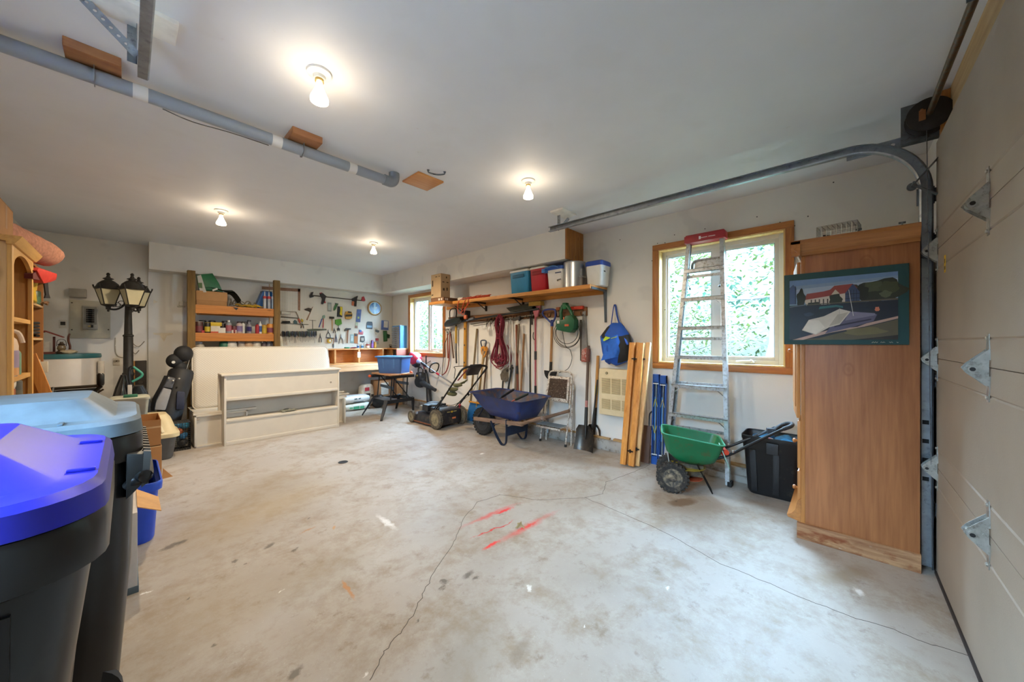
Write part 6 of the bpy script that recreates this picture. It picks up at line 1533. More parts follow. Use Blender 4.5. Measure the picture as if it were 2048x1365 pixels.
def peg(name, label, cat, parts, at_=None, group='tools on the pegboard'):
    vs_ = [p for _, mb, _ in parts for p in mb.v]
    lo = [min(p[i] for p in vs_) for i in range(3)]; hi = [max(p[i] for p in vs_) for i in range(3)]
    t = thing(name, label, cat, ((lo[0] + hi[0]) / 2, hi[1], lo[2]), group=group)
    for nm, mb, m in parts: part(t, nm, mb, m, bevel=0, smooth=35)
    part(t, 'peg_hook', MB().cyl(((lo[0] + hi[0]) / 2, hi[1] - .004, hi[2] - .004), ((lo[0] + hi[0]) / 2, YB - .005, hi[2] - .002), .0025, n=6), M_GALVD)
    return t
def poly(pts, d=.012, th=.008, c='#808080'):
    return MB(c).ext([K(x, y, d + th) for x, y in pts], (0, th, 0))
def stk(a, b, r, d=.012, c='#808080', r1=None): return MB(c).cyl(K(*a, d + r), K(*b, d + r), r, r1, n=10)
RED, BLK, STEEL, WOODH = P('#a8353a', .45), P('#202022', .45), P('#7d7d7a', .4, .7), W('#7a4a26', '#a06a3c', 'z', 2, .55)
RUST = P('#8a6a54', .55, .4, var=.2, scale=30)
# framing square (its short blade reaches behind the shelf post)
peg('framing_square', 'rusty steel framing square at the upper left of the pegboard', 'square', [('tongue', poly([(524, 573), (600.5, 578), (600.5, 584), (524, 579)], .006, .003), RUST), ('blade', poly([(596, 578), (601, 578), (600.5, 622), (596, 621)], .006, .003), RUST)])
# bar clamp
peg('bar_clamp', 'long black and red bar clamp across the top of the pegboard', 'clamp', [('bar', stk((622, 591), (727, 602), .009), P('#4a4036', .5, .6)), ('fixed_jaw', poly([(619, 592), (623, 585), (627, 584), (625, 591), (628, 594), (621, 596)], .01, .03), BLK), ('trigger_grip', poly([(640, 588), (645, 586), (653, 593), (651, 597), (649, 604), (646, 609), (643, 608), (645, 598)], .01, .035), BLK), ('red_lever', poly([(649, 600), (652, 606), (650, 607), (647, 603)], .012, .02), RED), ('red_pad', poly([(640, 586), (644, 585), (645, 590), (641, 590)], .01, .03), RED), ('sliding_jaw', poly([(704, 598), (711, 594), (716, 592), (714, 600), (713, 613), (710, 613), (709, 603), (705, 602)], .01, .035), BLK), ('red_trigger', poly([(704, 603), (709, 603), (708, 612), (704, 611)], .012, .02), P('#b5653f', .5)), ('end_jaw', poly([(725, 594), (728, 593), (731, 601), (729, 603), (723, 602)], .01, .03), RED)])
peg('combination_square', 'old steel combination square hanging at a slant', 'square', [('blade', poly([(624, 615), (626.5, 613), (615, 641), (612.5, 640)], .006, .003), RUST), ('head', poly([(608, 619), (617, 616), (624, 618), (621, 625), (616, 622), (612, 621)], .006, .016), P('#3a342c', .5, .4))])
peg('drill_gauge', 'grey metal gauge card hanging below the bar clamp', 'gauge', [('plate', poly([(655, 605), (663, 605.5), (663, 624), (655, 623)], .006, .004), P('#8c9088', .5, .3)), ('scale', poly([(656.5, 609), (661.5, 609.3), (661.5, 621), (656.5, 620.5)], .0102, .0006), P('#a9ada4', .5))])
peg('green_scraper', 'small green scraper tool beside the grey gauge card', 'scraper', [('grip', poly([(669, 612), (673, 607), (676, 609), (671, 620), (668, 622), (667, 619)], .008, .014), P('#3f6a3c', .5)), ('blade', poly([(670, 606), (677, 607), (676, 611), (670, 610)], .008, .005), STEEL)])
peg('utility_knife_pack', 'yellow and black blister pack of knives', 'pack', [('card', poly([(675, 613), (685, 614), (684.5, 635), (673.5, 634)], .006, .004), P('#232326', .5)), ('yellow_panel', poly([(680, 614), (685, 614.5), (684, 632), (679.5, 629), (681, 620)], .0102, .006), P('#cbb31c', .45))])
peg('tape_measure', 'yellow and black tape measure hanging on the pegboard', 'tape measure', [('case', poly([(692, 624), (697, 622.5), (703, 624), (705, 629), (704, 637), (699, 639), (692, 638), (690.5, 630)], .008, .045), P('#b8862a', .45)), ('band', poly([(691, 630), (704.5, 629), (704, 633), (691, 634)], .0535, .003), BLK), ('top', poly([(696, 623), (703, 624), (702, 626.5), (696, 626)], .0535, .003), P('#2a2826', .5))])
peg('blue_pack', 'slim blue carded pack hanging left of the wall clock', 'pack', [('card', poly([(714, 619), (723, 619.5), (720.5, 645), (711.5, 644)], .006, .004), P('#44568a', .5)), ('window', poly([(716, 627), (720.5, 627.3), (720, 632), (715.5, 631.6)], .0102, .004), P('#28366a', .4)), ('lime_dot', poly([(715, 634), (718.5, 633.5), (719, 637.5), (715.5, 638)], .0102, .003), P('#a8b46a', .5))])
# wall clock
c = K(748, 617, 0)
T = thing('round_clock', 'round blue wall clock with brass rim on the pegboard', 'clock', (c.x, YB, c.z - .13))
part(T, 'rim', MB().lathe([(.15, 0), (.156, .02), (.15, .048), (.135, .052), (.128, .046), (.128, .0)], 40, (c.x, PYY, c.z), (0, -1, 0), cap=False), P('#b09060', .3, .8), smooth=30)
part(T, 'face', MB().cyl((c.x, PYY - .04, c.z), (c.x, PYY - .042, c.z), .122, n=40), P('#1d5a86', .25, var=.2, scale=6), smooth=0)
part(T, 'ring', MB().lathe([(.118, 0), (.118, .004), (.128, .004), (.128, 0)], 40, (c.x, PYY - .042, c.z), (0, -1, 0), cap=False), P('#cdd6da', .3))
pm = MB('#bcd8d0')
for i in range(6):
    a = i * math.tau / 6
    pm.flat([(c.x + .012 * math.cos(a + 1.2), PYY - .0432, c.z + .012 * math.sin(a + 1.2)), (c.x + .055 * math.cos(a), PYY - .0432, c.z + .05 * math.sin(a)), (c.x + .012 * math.cos(a - 1.2), PYY - .0432, c.z + .012 * math.sin(a - 1.2))])
pm.C('#7fb4cc').flat([(c.x - .02, PYY - .0428, c.z - .115), (c.x + .02, PYY - .0428, c.z - .115), (c.x + .025, PYY - .0428, c.z + .115), (c.x - .025, PYY - .0428, c.z + .115)])
part(T, 'dial_print', pm, VC(.3), recalc=False, smooth=0)
part(T, 'hour_hand', MB().bar((c.x, PYY - .047, c.z), (c.x + .045, PYY - .047, c.z + .03), .006, .002, up=(0, 1, 0)), P('#e5e8e6', .4), smooth=0)
part(T, 'minute_hand', MB().bar((c.x, PYY - .049, c.z), (c.x - .03, PYY - .049, c.z + .075), .005, .002, up=(0, 1, 0)), P('#e5e8e6', .4), smooth=0)
# carded goods
def card(name, label, pts, c1, pts2=None, c2=None, cat='pack', th=.004):
    ps = [('card', poly(pts, .006, th), P(c1, .5))]
    if pts2: ps.append(('insert', poly(pts2, .006 + th + .0002, .008), P(c2, .45)))
    return peg(name, label, cat, ps)
card('blister_pack', 'blue and white blister pack right of the wall clock', [(763, 641), (777, 642), (777, 661), (762, 660)], '#55689a', [(768, 642.5), (776, 643), (775.5, 656), (767.5, 655)], '#d6d4d0')
card('hinge_pack', 'grey and black carded bracket with pink strip', [(733, 647), (735, 643.5), (744, 644), (745.5, 648), (745, 659), (732.5, 658)], '#2c2e34', [(733.5, 651), (744.5, 651.5), (744, 656), (733.5, 655.5)], '#5d7f92')
card('seed_pack', 'small pale green sample card below the slim blue pack', [(711, 645), (716, 645.5), (715.5, 658), (710, 657)], '#a8ac8e', [(711, 652), (715, 652), (715, 657), (711, 656.5)], '#8c6a5c')
card('red_blue_pack', 'small red and blue carded pack in the middle of the pegboard', [(718, 660), (727, 664), (726, 670), (717, 669)], '#b5555a', [(719, 660), (723.5, 661), (723, 665), (718.5, 664)], '#2f6096')
card('black_clip_pack', 'black carded clip pack above the bench bottles', [(721, 673), (729, 672.5), (730, 682), (726, 686), (720, 684)], '#33302c', [(722, 676), (728, 676), (728, 682), (722.5, 682)], '#9a8f80')
card('screw_pack', 'light grey carded screw pack beside the claw hammer', [(701, 669), (708, 669.5), (708, 687), (700.5, 686)], '#8fa6a4', [(702, 672), (706, 672), (706, 683), (702, 682.5)], '#b7c6c2')
card('orange_driver_pack', 'orange carded driver set beside the grey screw pack', [(708.5, 667), (716, 668), (715.5, 688), (708, 687)], '#a86a34', [(709.5, 668), (714.5, 668.5), (714.5, 673), (709.5, 672.5)], '#38404a')
card('green_bag_pack', 'dark green carded bag by the pegboard edge', [(766, 662), (774, 662), (775, 683), (767, 684)], '#2f5a34', [(768, 664), (773, 664), (773, 680), (769, 681)], '#3f7044')
peg('green_clip', 'dark green plastic clip at the right edge of the pegboard', 'clip', [('clip', poly([(774, 668), (780, 670), (779, 677), (775, 676)], .008, .02), P('#24422c', .5))])
card('plier_pack', 'cream carded plier pack under the black bracket pack', [(747, 655), (755, 657), (758, 665), (752, 671), (749, 664)], '#b8aa8c', [(751, 659), (759, 662), (757, 666), (751, 664)], '#3a3630')
card('red_tag_pack', 'red topped grey packet above the bench', [(751, 677), (757.5, 677), (757, 689), (751, 688.5)], '#8c8278', [(751.5, 677), (757.3, 677), (757, 682), (751.5, 682)], '#a03034')
peg('tin_snips', 'pair of red and blue handled tin snips', 'snips', [('blades', poly([(645, 632), (649, 630), (651, 634), (647, 640), (644, 638)], .008, .012), P('#7f9c90', .4, .5)), ('blue_grip', stk((644, 638), (638, 655), .009), P('#2b4c8a', .45)), ('red_grip', stk((647, 638), (646, 656), .009), P('#a8323a', .45))])
peg('mallet', 'wooden-handled black mallet above the open pliers', 'mallet', [('head', poly([(660, 633.5), (668.5, 634), (668.5, 638), (660, 637.5)], .004, .045), BLK), ('handle', stk((664, 638), (664.5, 662), .009), W('#9c7440', '#c09a60', 'z', 2, .6))])
peg('green_brush', 'bright green plastic scrubber with grey wrench below', 'scrubber', [('pad', poly([(671, 640), (682, 638), (684, 648), (677, 652), (671, 648)], .006, .03), P('#4f8f2a', .5)), ('stem', stk((677, 650), (677, 656), .008), STEEL)])
peg('adjustable_wrench', 'short black adjustable wrench below the green scrubber', 'wrench', [('head', poly([(674, 658), (677, 655.5), (680, 658), (679.5, 663), (677.5, 660), (675.5, 663)], .006, .012), BLK)])
peg('claw_hammer', 'claw hammer with brown wooden handle', 'hammer', [('head', poly([(689, 660), (693, 656.5), (702, 657), (702, 660), (695, 660.5), (690, 663)], .01, .025), P('#55534f', .45, .6)), ('handle', stk((696, 660), (694.5, 687), .0105), WOODH)])
def pliers(name, label, x, y, s, c, open_=3.0):
    return peg(name, label, 'pliers', [('jaws', poly([(x - 1.2, y), (x, y - 5 * s), (x + 1.2, y), (x + 1, y + 2), (x - 1, y + 2)], .006, .010), STEEL), ('grip', MB().tube(spline([K(x, y + 1, .014), K(x - open_ * .8, y + 6 * s, .014), K(x - open_, y + 13 * s, .014)], 4), .007, 8), P(c, .5)), ('grip', MB().tube(spline([K(x, y + 1, .014), K(x + open_ * .8, y + 6 * s, .014), K(x + open_, y + 13 * s, .014)], 4), .007, 8), P(c, .5))])
pliers('slip_pliers', 'black-gripped pliers spread open under the mallet', 656.5, 664, 1.0, '#262a30', 4.2)
pliers('scissors', 'black scissors hanging between mallet and wrench', 668.5, 659, .6, '#202022', 2.0)
pliers('end_nippers', 'red-jawed nippers with dark grips spread open beside the hammer', 682, 674, 1.1, '#3a3a3e', 4.0)
pliers('needle_pliers', 'blue needle-nose pliers above the mattress corner', 672, 672, 1.0, '#33466a', 1.8)
pliers('side_cutters', 'grey-gripped cutters left of the screwdriver row end', 640.5, 672, 1.0, '#33383e', 2.4)
peg('putty_knife', 'putty knife with black tip hanging at the pegboard foot', 'putty knife', [('blade', poly([(665, 688), (668, 688), (668, 695), (666.5, 697), (665, 694)], .006, .003), P('#4a5050', .4, .5)), ('handle', stk((667, 676), (666.5, 689), .007), WOODH)])
peg('chalk_reel', 'yellow chalk-line reel hanging above the mattress corner', 'reel', [('case', poly([(655, 679), (662, 677), (664, 682), (660, 687), (655, 685)], .006, .03), P('#b8952c', .45)), ('label', poly([(658, 680), (662, 679.5), (662, 684), (658.5, 684)], .0362, .001), P('#e4e0d4', .5)), ('strap', poly([(654, 675), (668, 676.5), (668, 678), (654, 677.5)], .008, .006), BLK)])
peg('t_square', 'small grey drywall T-square hanging head down', 'square', [('stem', stk((625, 640.5), (625.5, 660), .005), P('#6d6a62', .5, .4)), ('bar', poly([(619, 640), (632, 641), (632, 642.5), (619, 641.5)], .006, .004), P('#8f8a7e', .5, .4))])
peg('file_rail', 'dark green magnetic strip of files above the screwdrivers', 'tool strip', [('strip', poly([(614, 659), (630, 658), (653, 659), (653, 661), (630, 662), (616, 662)], .006, .014), P('#4a5546', .5)), ('end', poly([(645, 657.5), (653, 658), (651, 660), (646, 660)], .0202, .006), STEEL)])
peg('caulking_gun', 'steel caulking gun with orange tape grip behind the shelf post', 'caulking gun', [('cradle', stk((562, 634), (598, 637), .009), P('#5f5a50', .5, .5)), ('rod', stk((560, 624), (592, 624), .005), P('#8b8478', .5, .5)), ('clear_tube', stk((562, 626), (580, 627), .032, r1=.02), P('#c9c6ba', .35)), ('grip', MB().tube([K(592, 624, .02), K(596, 633, .02), K(604, 655, .02)], .010, 8), P('#8a7a6a', .5, .3)), ('orange_tape', MB().tube([K(597, 638, .02), K(600, 646, .02)], .015, 8), P('#b5502a', .5)), ('yellow_clip', poly([(603, 638), (607, 640), (606, 645), (602, 643)], .012, .02), P('#b8a032', .5))])
peg('hacksaw', 'black-toothed coiled bit strip beside the shelf post', 'bit strip', [('strip', stk((562, 647), (617, 649.5), .005), P('#4a4844', .5, .5)), ('wire_coil', MB().tube([K(564 + i * .28, 644.5 + 2.0 * math.sin(i * .9), .02) for i in range(60)], .006, 6), BLK), ('teal_clamp', poly([(587, 643), (590, 640), (594, 643), (595, 648), (588, 648)], .008, .02), P('#33565a', .5))])
pliers('long_tongs', 'pair of thin dark tongs hanging under the caulking gun', 604.5, 648, .7, '#2e2c2a', 2.6)
sd_cols = ['#1f2a40', '#22262c', '#27324a', '#1e2024', '#2a3a2e', '#20242e']
rnd = random.Random(3)
for i in range(22):
    x = 566.5 + i * 3.15 + rnd.uniform(-.4, .4); y0 = 662.5 + (.6 if i % 3 else 0); L_ = rnd.uniform(9.5, 12); tl = rnd.uniform(-1.2, .6)
    ord_ = ['first', 'second', 'third', 'fourth', 'fifth', 'sixth', 'seventh', 'eighth', 'ninth', 'tenth', 'eleventh', 'twelfth', 'thirteenth', 'fourteenth', 'fifteenth', 'sixteenth', 'seventeenth', 'eighteenth', 'nineteenth', 'twentieth', 'twenty-first', 'last'][i]
    peg('screwdriver', '%s dark-handled screwdriver from the wooden post in the row' % ord_, 'screwdriver', [('handle', MB().tube([K(x + tl, y0, .03), K(x + tl * .9, y0 + 1, .03), K(x + tl * .4, y0 + L_ * .7, .03), K(x, y0 + L_, .03)], [.007, .011, .011, .007], 8), P(sd_cols[i % 6], .4)), ('shank', MB().cyl(K(x, y0 + L_, .03), K(x - tl * .2, y0 + L_ + rnd.uniform(6, 12), .03), .003, n=6), STEEL)], group='screwdriver row on the pegboard')
# bottles and oddments on the cubby top
def bottle(name, label, p, r, h, body, cap, neck=.35, n=14, label_c=None, cat='bottle', group=None, sx=1, sy=1, shoulder=.72):
    t = thing(name, label, cat, p, group=group)
    part(t, 'body', MB().lathe([(r * .94, 0), (r, h * .03), (r, h * shoulder), (r * .85, h * (shoulder + .07)), (r * neck, h * (shoulder + .16)), (r * neck, h * .9)], n, p, sx=sx, sy=sy), P(body, .4), smooth=45)
    part(t, 'cap', MB().lathe([(r * neck * 1.25, h * .88), (r * neck * 1.25, h * .98), (r * neck, h)], n, p), P(cap, .4), smooth=40)
    if label_c: part(t, 'label', MB().lathe([(r * 1.012, h * .15), (r * 1.012, h * (shoulder - .1))], n, p, cap=False, sx=sx, sy=sy), P(label_c, .5), recalc=False)
    return t
def can(name, label, p, r, h, body, lid='#b9bab6', label_c=None, cat='can', group=None):
    t = thing(name, label, cat, p, group=group)
    part(t, 'body', MB().lathe([(r * .96, 0), (r, .004), (r, h - .004), (r * .96, h)], 18, p), P(body, .4), smooth=45)
    part(t, 'lid', MB().lathe([(r * .97, h), (r * .9, h + .006), (r * .3, h + .008)], 18, p), P(lid, .35, .5), smooth=40)
    if label_c: part(t, 'label', MB().lathe([(r * 1.012, h * .12), (r * 1.012, h * .62)], 18, p, cap=False), P(label_c, .5), recalc=False)
    return t
def on(px, Y=7.18, z=CZ1):
    q = wy(px, 690, Y); return Vector((q.x, Y, z))
G = 'oddments on the bench cubby top'
bottle('glue_bottle', 'small blue and white bottle in the middle of the cubby top', on(716), .024, .09, '#d2d6da', '#2c5c92', label_c='#3a6ea8', group=G)
bottle('solvent_bottle', 'small pale bottle with blue label beside the red tin', on(724.5), .026, .085, '#c4d4e0', '#e8e6e0', label_c='#3d78a8', group=G)
bottle('white_bottle', 'taller white bottle behind the small blue ones', on(729.5, 7.22), .022, .13, '#dcdcd8', '#c8c8c4', group=G)
can('red_tin', 'small red and white tin on the cubby top', on(735.5), .033, .085, '#a8443c', label_c='#d8cfc4', group=G)
can('spray_can', 'purple spray can with red band on the cubby top', on(744.5), .026, .16, '#5a4a7c', '#b03838', '#8a5aa0', group=G)
can('spray_can', 'orange-yellow spray can beside the purple one', on(750.5), .025, .12, '#c08a30', '#c87838', '#d0a040', group=G)
bottle('amber_bottle', 'small amber bottle behind the purple spray can', on(747, 7.24), .022, .17, '#b07a54', '#c8beb0', group=G)
solo('green_tape', 'roll of green tape lying on the cubby top', 'tape', MB().lathe([(.03, 0), (.05, .002), (.05, .026), (.03, .028)], 20, on(694)), P('#2f7a5c', .5), group=G)
solo('red_cloth', 'dark red rag lying on the cubby top', 'rag', MB().sph(on(707) + Vector((0, 0, .012)), (.07, .04, .014), 14, 8).jitter(.006, 2, 40), P('#7a2a3a', .8), group=G)
T = thing('battery_charger', 'black tool charger clutter at the corner end of the cubby top', 'charger', on(787, 7.14))
c = on(787, 7.14)
part(T, 'body', MB().box((c.x - .07, c.y - .05, c.z), (c.x + .03, c.y + .05, c.z + .05)), P('#3a322a', .5), bevel=.01)
part(T, 'clamp_post', MB().cyl(c + Vector((.05, 0, 0)), c + Vector((.05, 0, .12)), .016, n=10).sph(c + Vector((.05, 0, .13)), .026, 10, 6), P('#33334a', .5))
part(T, 'cable', MB().tube(spline([c + Vector((-.06, -.05, .02)), c + Vector((-.1, -.03, .04)), c + Vector((-.08, .03, .07)), c + Vector((-.02, .0, .06))], 5), .006, 6), P('#4a3a2c', .5))
# drawer organiser in the corner, seen from its blue side
oy0, oy1, ox0, ox1 = 6.70, 6.99, 3.82, XW - .005
zt_ = wx(806, 651, 3.84).z
T = thing('drawer_organiser', 'tall blue small-parts organiser with clear drawers beside the window', 'organiser', (3.9, 6.85, CZ1))
part(T, 'cabinet', MB().box((3.84, oy0, CZ1), (XW, oy1 + .05, zt_)), P('#4d94c8', .4, var=.04), bevel=.008)
part(T, 'side_frame', MB().box((3.83, oy0 + .003, CZ1), (3.842, oy0 + .02, zt_)), P('#24469c', .4), smooth=0)
for i in range(11):
    z = CZ1 + .012 + i * (zt_ - CZ1 - .03) / 11; dz = (zt_ - CZ1 - .03) / 11
    d = part(T, 'drawer', MB().box((3.822, oy0 + .03, z), (3.839, oy1 + .045, z + dz - .006)), P('#8d9498', .3, var=.25, scale=30), bevel=.003)
    part(d, 'pull', MB().box((3.814, oy0 + .13, z + .006), (3.823, oy0 + .2, z + .014)), P('#4a4e52', .4), smooth=0)
part(T, 'white_cap', MB().box((3.85, oy0 + .04, zt_), (XW - .03, oy1, zt_ + .012)), P('#e6e8ea', .4), bevel=.004)

# ---------------------------------------------------------------- shelving unit on posts
PF = 6.86
xa, xb = Bk(383, 600, PF).x, Bk(554.5, 600, PF).x
T = thing('post_shelves', 'wooden storage shelf between two tall weathered posts', 'shelving', ((xa + xb) / 2, 7.1, 0))
M_POST = W('#5e4522', '#8a6a34', 'z', 1.2, .75, .3); M_2X = W('#a8611e', '#d28a3e', 'x', 1.2, .55, .6)
for x, z in ((xa, wy(383, 541, PF).z), (xb, wy(554.5, 561, PF).z)):
    part(T, 'post', MB().box((x - .043, PF, 0), (x + .043, PF + .088, z)), M_POST, bevel=.005)
SH = (1.862, 1.452, 1.12)
for zt__ in SH:
    part(T, 'front_board', MB().box((xa + .045, PF + .02, zt__ - .125), (xb - .03, PF + .058, zt__)), M_2X, bevel=.003)
    part(T, 'shelf_deck', MB().box((xa + .1, PF + .06, zt__ - .02), (xb + .04, YB - .015, zt__)), W('#7a5a38', '#9c7a52', 'x', 1, .7), smooth=0)
    part(T, 'back_board', MB().box((xa + .1, YB - .05, zt__ - .125), (xb + .04, YB - .015, zt__ - .042)), M_2X, smooth=0)
    part(T, 'side_board', MB().box((xa + .1, PF + .06, zt__ - .12), (xa + .135, YB - .05, zt__ - .042)), M_2X, smooth=0)
    part(T, 'side_board', MB().box((xb - .035, PF + .088, zt__ - .12), (xb, YB - .05, zt__ - .042)), M_2X, smooth=0)
Dk = list(SH)
def sh(px, lv, Y=6.96): q = wy(px, 600, Y); return Vector((q.x, Y, Dk[lv]))
# top shelf
T = thing('storage_carton', 'flat cardboard carton on the top post shelf', 'box', sh(424, 0, 7.05))
a, b = sh(393, 0, 6.95).x, sh(454, 0, 6.95).x
part(T, 'box', MB().box((a, 6.95, Dk[0]), (b, 7.26, Dk[0] + .21)), P('#b08250', .75, var=.06), bevel=.003)
part(T, 'lid_lip', MB().box((a - .004, 6.944, Dk[0] + .075), (b + .004, 7.264, Dk[0] + .215)), P('#b98a58', .75, var=.06), bevel=.003)
T = thing('dark_coat', 'folded dark green tarpaulin lying on the flat carton', 'tarpaulin', (sh(430, 0, 7.0).x, 7.05, Dk[0] + .217))
part(T, 'fold', MB().grid(lambda u, v: Vector((a + .06 + u * (b - a + .12), 6.94 + .28 * v, Dk[0] + .255 + .02 * math.sin(u * 7 + v * 5) - max(0, u - .78) ** 1.5 * 1.6)), 18, 8).grid(lambda u, v: Vector((a + .06 + u * (b - a + .12), 6.94 + .28 * v, Dk[0] + .222 + .006 * math.sin(u * 7 + v * 5) - max(0, u - .78) ** 1.5 * 1.6)), 18, 8), P('#3a3d30', .8, var=.2, scale=20), recalc=False, smooth=60)
T = thing('green_bag', 'green and white plastic bag of seed standing on the tarpaulin', 'bag', (sh(418, 0, 7.0).x, 7.0, Dk[0] + .26))
gp = lambda px, py, Y=6.99: wy(px, py, Y)
front = [gp(393, 551), gp(402, 549), gp(425, 547), gp(438, 567), gp(446, 585), gp(420, 588), gp(399, 586)]
m = MB(); n = len(front); ctr = sum(front, Vector()) / n
vs_ = [p.copy() for p in front] + [ctr + Vector((0, -.05, 0))] + [p + Vector((0, .05, 0)) for p in front] + [ctr + Vector((0, .10, 0))]
m.add(vs_, [(i, (i + 1) % n, n) for i in range(n)] + [((i + 1) % n + n + 1, i + n + 1, 2 * n + 1) for i in range(n)] + [(i, i + n + 1, (i + 1) % n + n + 1, (i + 1) % n) for i in range(n)])
part(T, 'bag_body', m, P('#1c6a3c', .4, var=.15, scale=20), smooth=60)
pm = MB('#c9c6b8').flat([gp(394, 552, 6.945), gp(402, 550, 6.943), gp(413, 585, 6.943), gp(400, 585, 6.945)]).C('#4a6a30').flat([gp(396, 566, 6.944), gp(404, 566, 6.942), gp(405, 577, 6.942), gp(398, 576, 6.944)]).C('#d6d8d0').flat([gp(424, 580, 6.938), gp(434, 576, 6.938), gp(436, 579, 6.938), gp(426, 583, 6.938)])
part(T, 'print', pm, VC(.45), recalc=False, smooth=0)
pts = []
for i in range(150):
    t_ = i * .37; q = sh(470 + 26 * math.sin(t_ * .13), 0, 7.0)
    pts.append((q.x + .11 * math.cos(t_), 7.03 + .08 * math.sin(t_), Dk[0] + .02 + .06 * (1 + math.sin(t_ * .71)) * rnd.random()))
solo('grey_rope', 'heap of grey rope on the top post shelf', 'rope', MB().tube(spline(pts[:70], 3), .007, 6), P('#7d7462', .8))
pts = []
for i in range(80):
    t_ = i * .45; q = sh(500 + 14 * math.sin(t_ * .2), 0, 6.95)
    pts.append((q.x + .10 * math.cos(t_), 6.95 + .05 * math.sin(t_), Dk[0] + .015 + .035 * rnd.random()))
solo('yellow_rope', 'yellow rope lying beside the grey rope on the top post shelf', 'rope', MB().tube(spline(pts, 3), .006, 6), P('#b8921e', .6))
solo('black_strap', 'black strap end hanging over the top front board', 'strap', MB().ext([gp(466, 615, 6.875), gp(477, 616, 6.875), gp(473, 621, 6.875)], (0, .006, 0)), BLK, smooth=0)
T = thing('blue_jug', 'tapered blue plastic container behind the silver tubes', 'container', sh(528, 0, 7.1))
q0, q1 = wy(508, 618, 7.1), wy(546, 620, 7.1); t0, t1 = wy(522, 584, 7.1), wy(543, 585, 7.1)
rgs = [[Vector((x, y, z)) for x, y in ((l, 7.02), (r, 7.02), (r, 7.2), (l, 7.2))] for l, r, z in ((q0.x, q1.x, Dk[0]), (q0.x + .01, q1.x, Dk[0] + .04), (t0.x, t1.x, t0.z - .02), (t0.x + .01, t1.x - .01, t0.z))]
part(T, 'body', MB().loft(rgs), P('#1d5c9c', .4, var=.06), bevel=.008)
part(T, 'rim', MB().box((t0.x + .005, 7.03, t0.z), (t1.x - .005, 7.19, t0.z + .012)), P('#2a4a6c', .4), bevel=.003)
for i, (px, lc, cc) in enumerate(((529.5, '#b0b6be', '#b83a3a'), (538, '#a2a8b0', '#b83a3a'), (546, '#9fb6cc', '#d0d4d6'))):
    p = sh(px, 0, 6.95)
    t = thing('caulk_tube', ['silver caulk tube with red collar nearest the blue container', 'silver caulk tube with red collar in the middle of three', 'pale blue caulk tube next to the weathered post'][i], 'tube', p, group='caulk tubes on the top post shelf')
    part(t, 'tube', MB().lathe([(.024, 0), (.025, .006), (.025, .185), (.02, .195)], 16, p), P(lc, .35, .3))
    part(t, 'collar', MB().lathe([(.0255, .165), (.0255, .205), (.018, .21)], 16, p, cap=False), P(cc, .45))
    part(t, 'nozzle', MB().lathe([(.010, .195), (.008, .25), (.004, .285)], 10, p), P('#d8dadb', .4))
# second shelf: bottles, cans and boxes
G = 'goods on the middle post shelf'
can('paint_tin', 'dark red labelled jar with white lid first by the left post', sh(397.5, 1), .048, .16, '#4a2a26', '#d8d2c8', '#6e2c30', group=G)
solo('small_red_cap', 'tiny red cap on the middle post shelf', 'cap', MB().cyl(sh(405, 1, 6.94), sh(405, 1, 6.94) + Vector((0, 0, .035)), .024, n=14), P('#a82a2c', .4), group=G)
can('spray_can', 'yellow and black spray can near the left post', sh(415, 1), .036, .15, '#2c2a26', '#c9b060', '#c8b02c', group=G)
T = thing('yellow_box', 'yellow-topped white carton on the middle post shelf', 'box', sh(430, 1), group=G)
p = sh(430, 1)
part(T, 'box', MB().box((p.x - .055, p.y - .045, p.z), (p.x + .055, p.y + .045, p.z + .15)), P('#d0c8b8', .6), bevel=.002)
part(T, 'yellow_top', MB().box((p.x - .0555, p.y - .0455, p.z + .105), (p.x + .075, p.y + .0455, p.z + .16)), P('#c8a81c', .55), bevel=.002)
part(T, 'red_base', MB().box((p.x - .0556, p.y - .0456, p.z), (p.x + .04, p.y + .0456, p.z + .022)), P('#b84a30', .55), bevel=.001)
p = sh(443, 1, 6.94)
solo('white_carton', 'small white carton beside the yellow-topped one', 'box', MB().box((p.x - .04, p.y - .03, p.z), (p.x + .045, p.y + .03, p.z + .08)), P('#d2cfc6', .6), bevel=.002, group=G)
can('black_tin', 'black tin behind the small white carton', sh(446, 1, 7.06), .045, .15, '#26242a', group=G)
bottle('cleaner_bottle', 'grey-blue bottle with pink label and white cap', sh(457.5, 1), .038, .20, '#8a9298', '#d8d8d4', label_c='#a05a64', group=G)
can('spice_jar', 'dark red jar with white label between the grey and purple bottles', sh(468, 1), .036, .11, '#5a2226', '#2c2426', '#7c2a2e', group=G)
p = sh(468, 1, 6.94)
solo('white_label_box', 'tiny white box in front of the dark red jar', 'box', MB().box((p.x - .03, p.y - .014, p.z), (p.x + .03, p.y + .01, p.z + .05)), P('#d0c6c0', .6), bevel=.002, group=G)
bottle('purple_bottle', 'cream and purple labelled bottle with dark cap', sh(478.5, 1), .042, .185, '#b8a6a0', '#3a2c34', label_c='#7c6a94', neck=.6, group=G)
bottle('white_flask', 'slim white flask beside the purple labelled bottle', sh(486, 1, 7.0), .03, .19, '#d2d2cc', '#2a2a2c', group=G)
bottle('oil_bottle', 'silver motor oil bottle with dark purple label', sh(498, 1), .055, .215, '#8f8d94', '#2e2c36', label_c='#39306c', sx=1.15, sy=.6, neck=.4, shoulder=.6, group=G)
bottle('red_bottle', 'slim red bottle with dark cap', sh(514.5, 1), .028, .17, '#a01c26', '#2c2440', group=G)
bottle('blue_white_tube', 'white nozzle tube with blue label beside the red bottle', sh(520.5, 1), .024, .20, '#c9ccd0', '#e2e2de', label_c='#33508c', neck=.25, group=G)
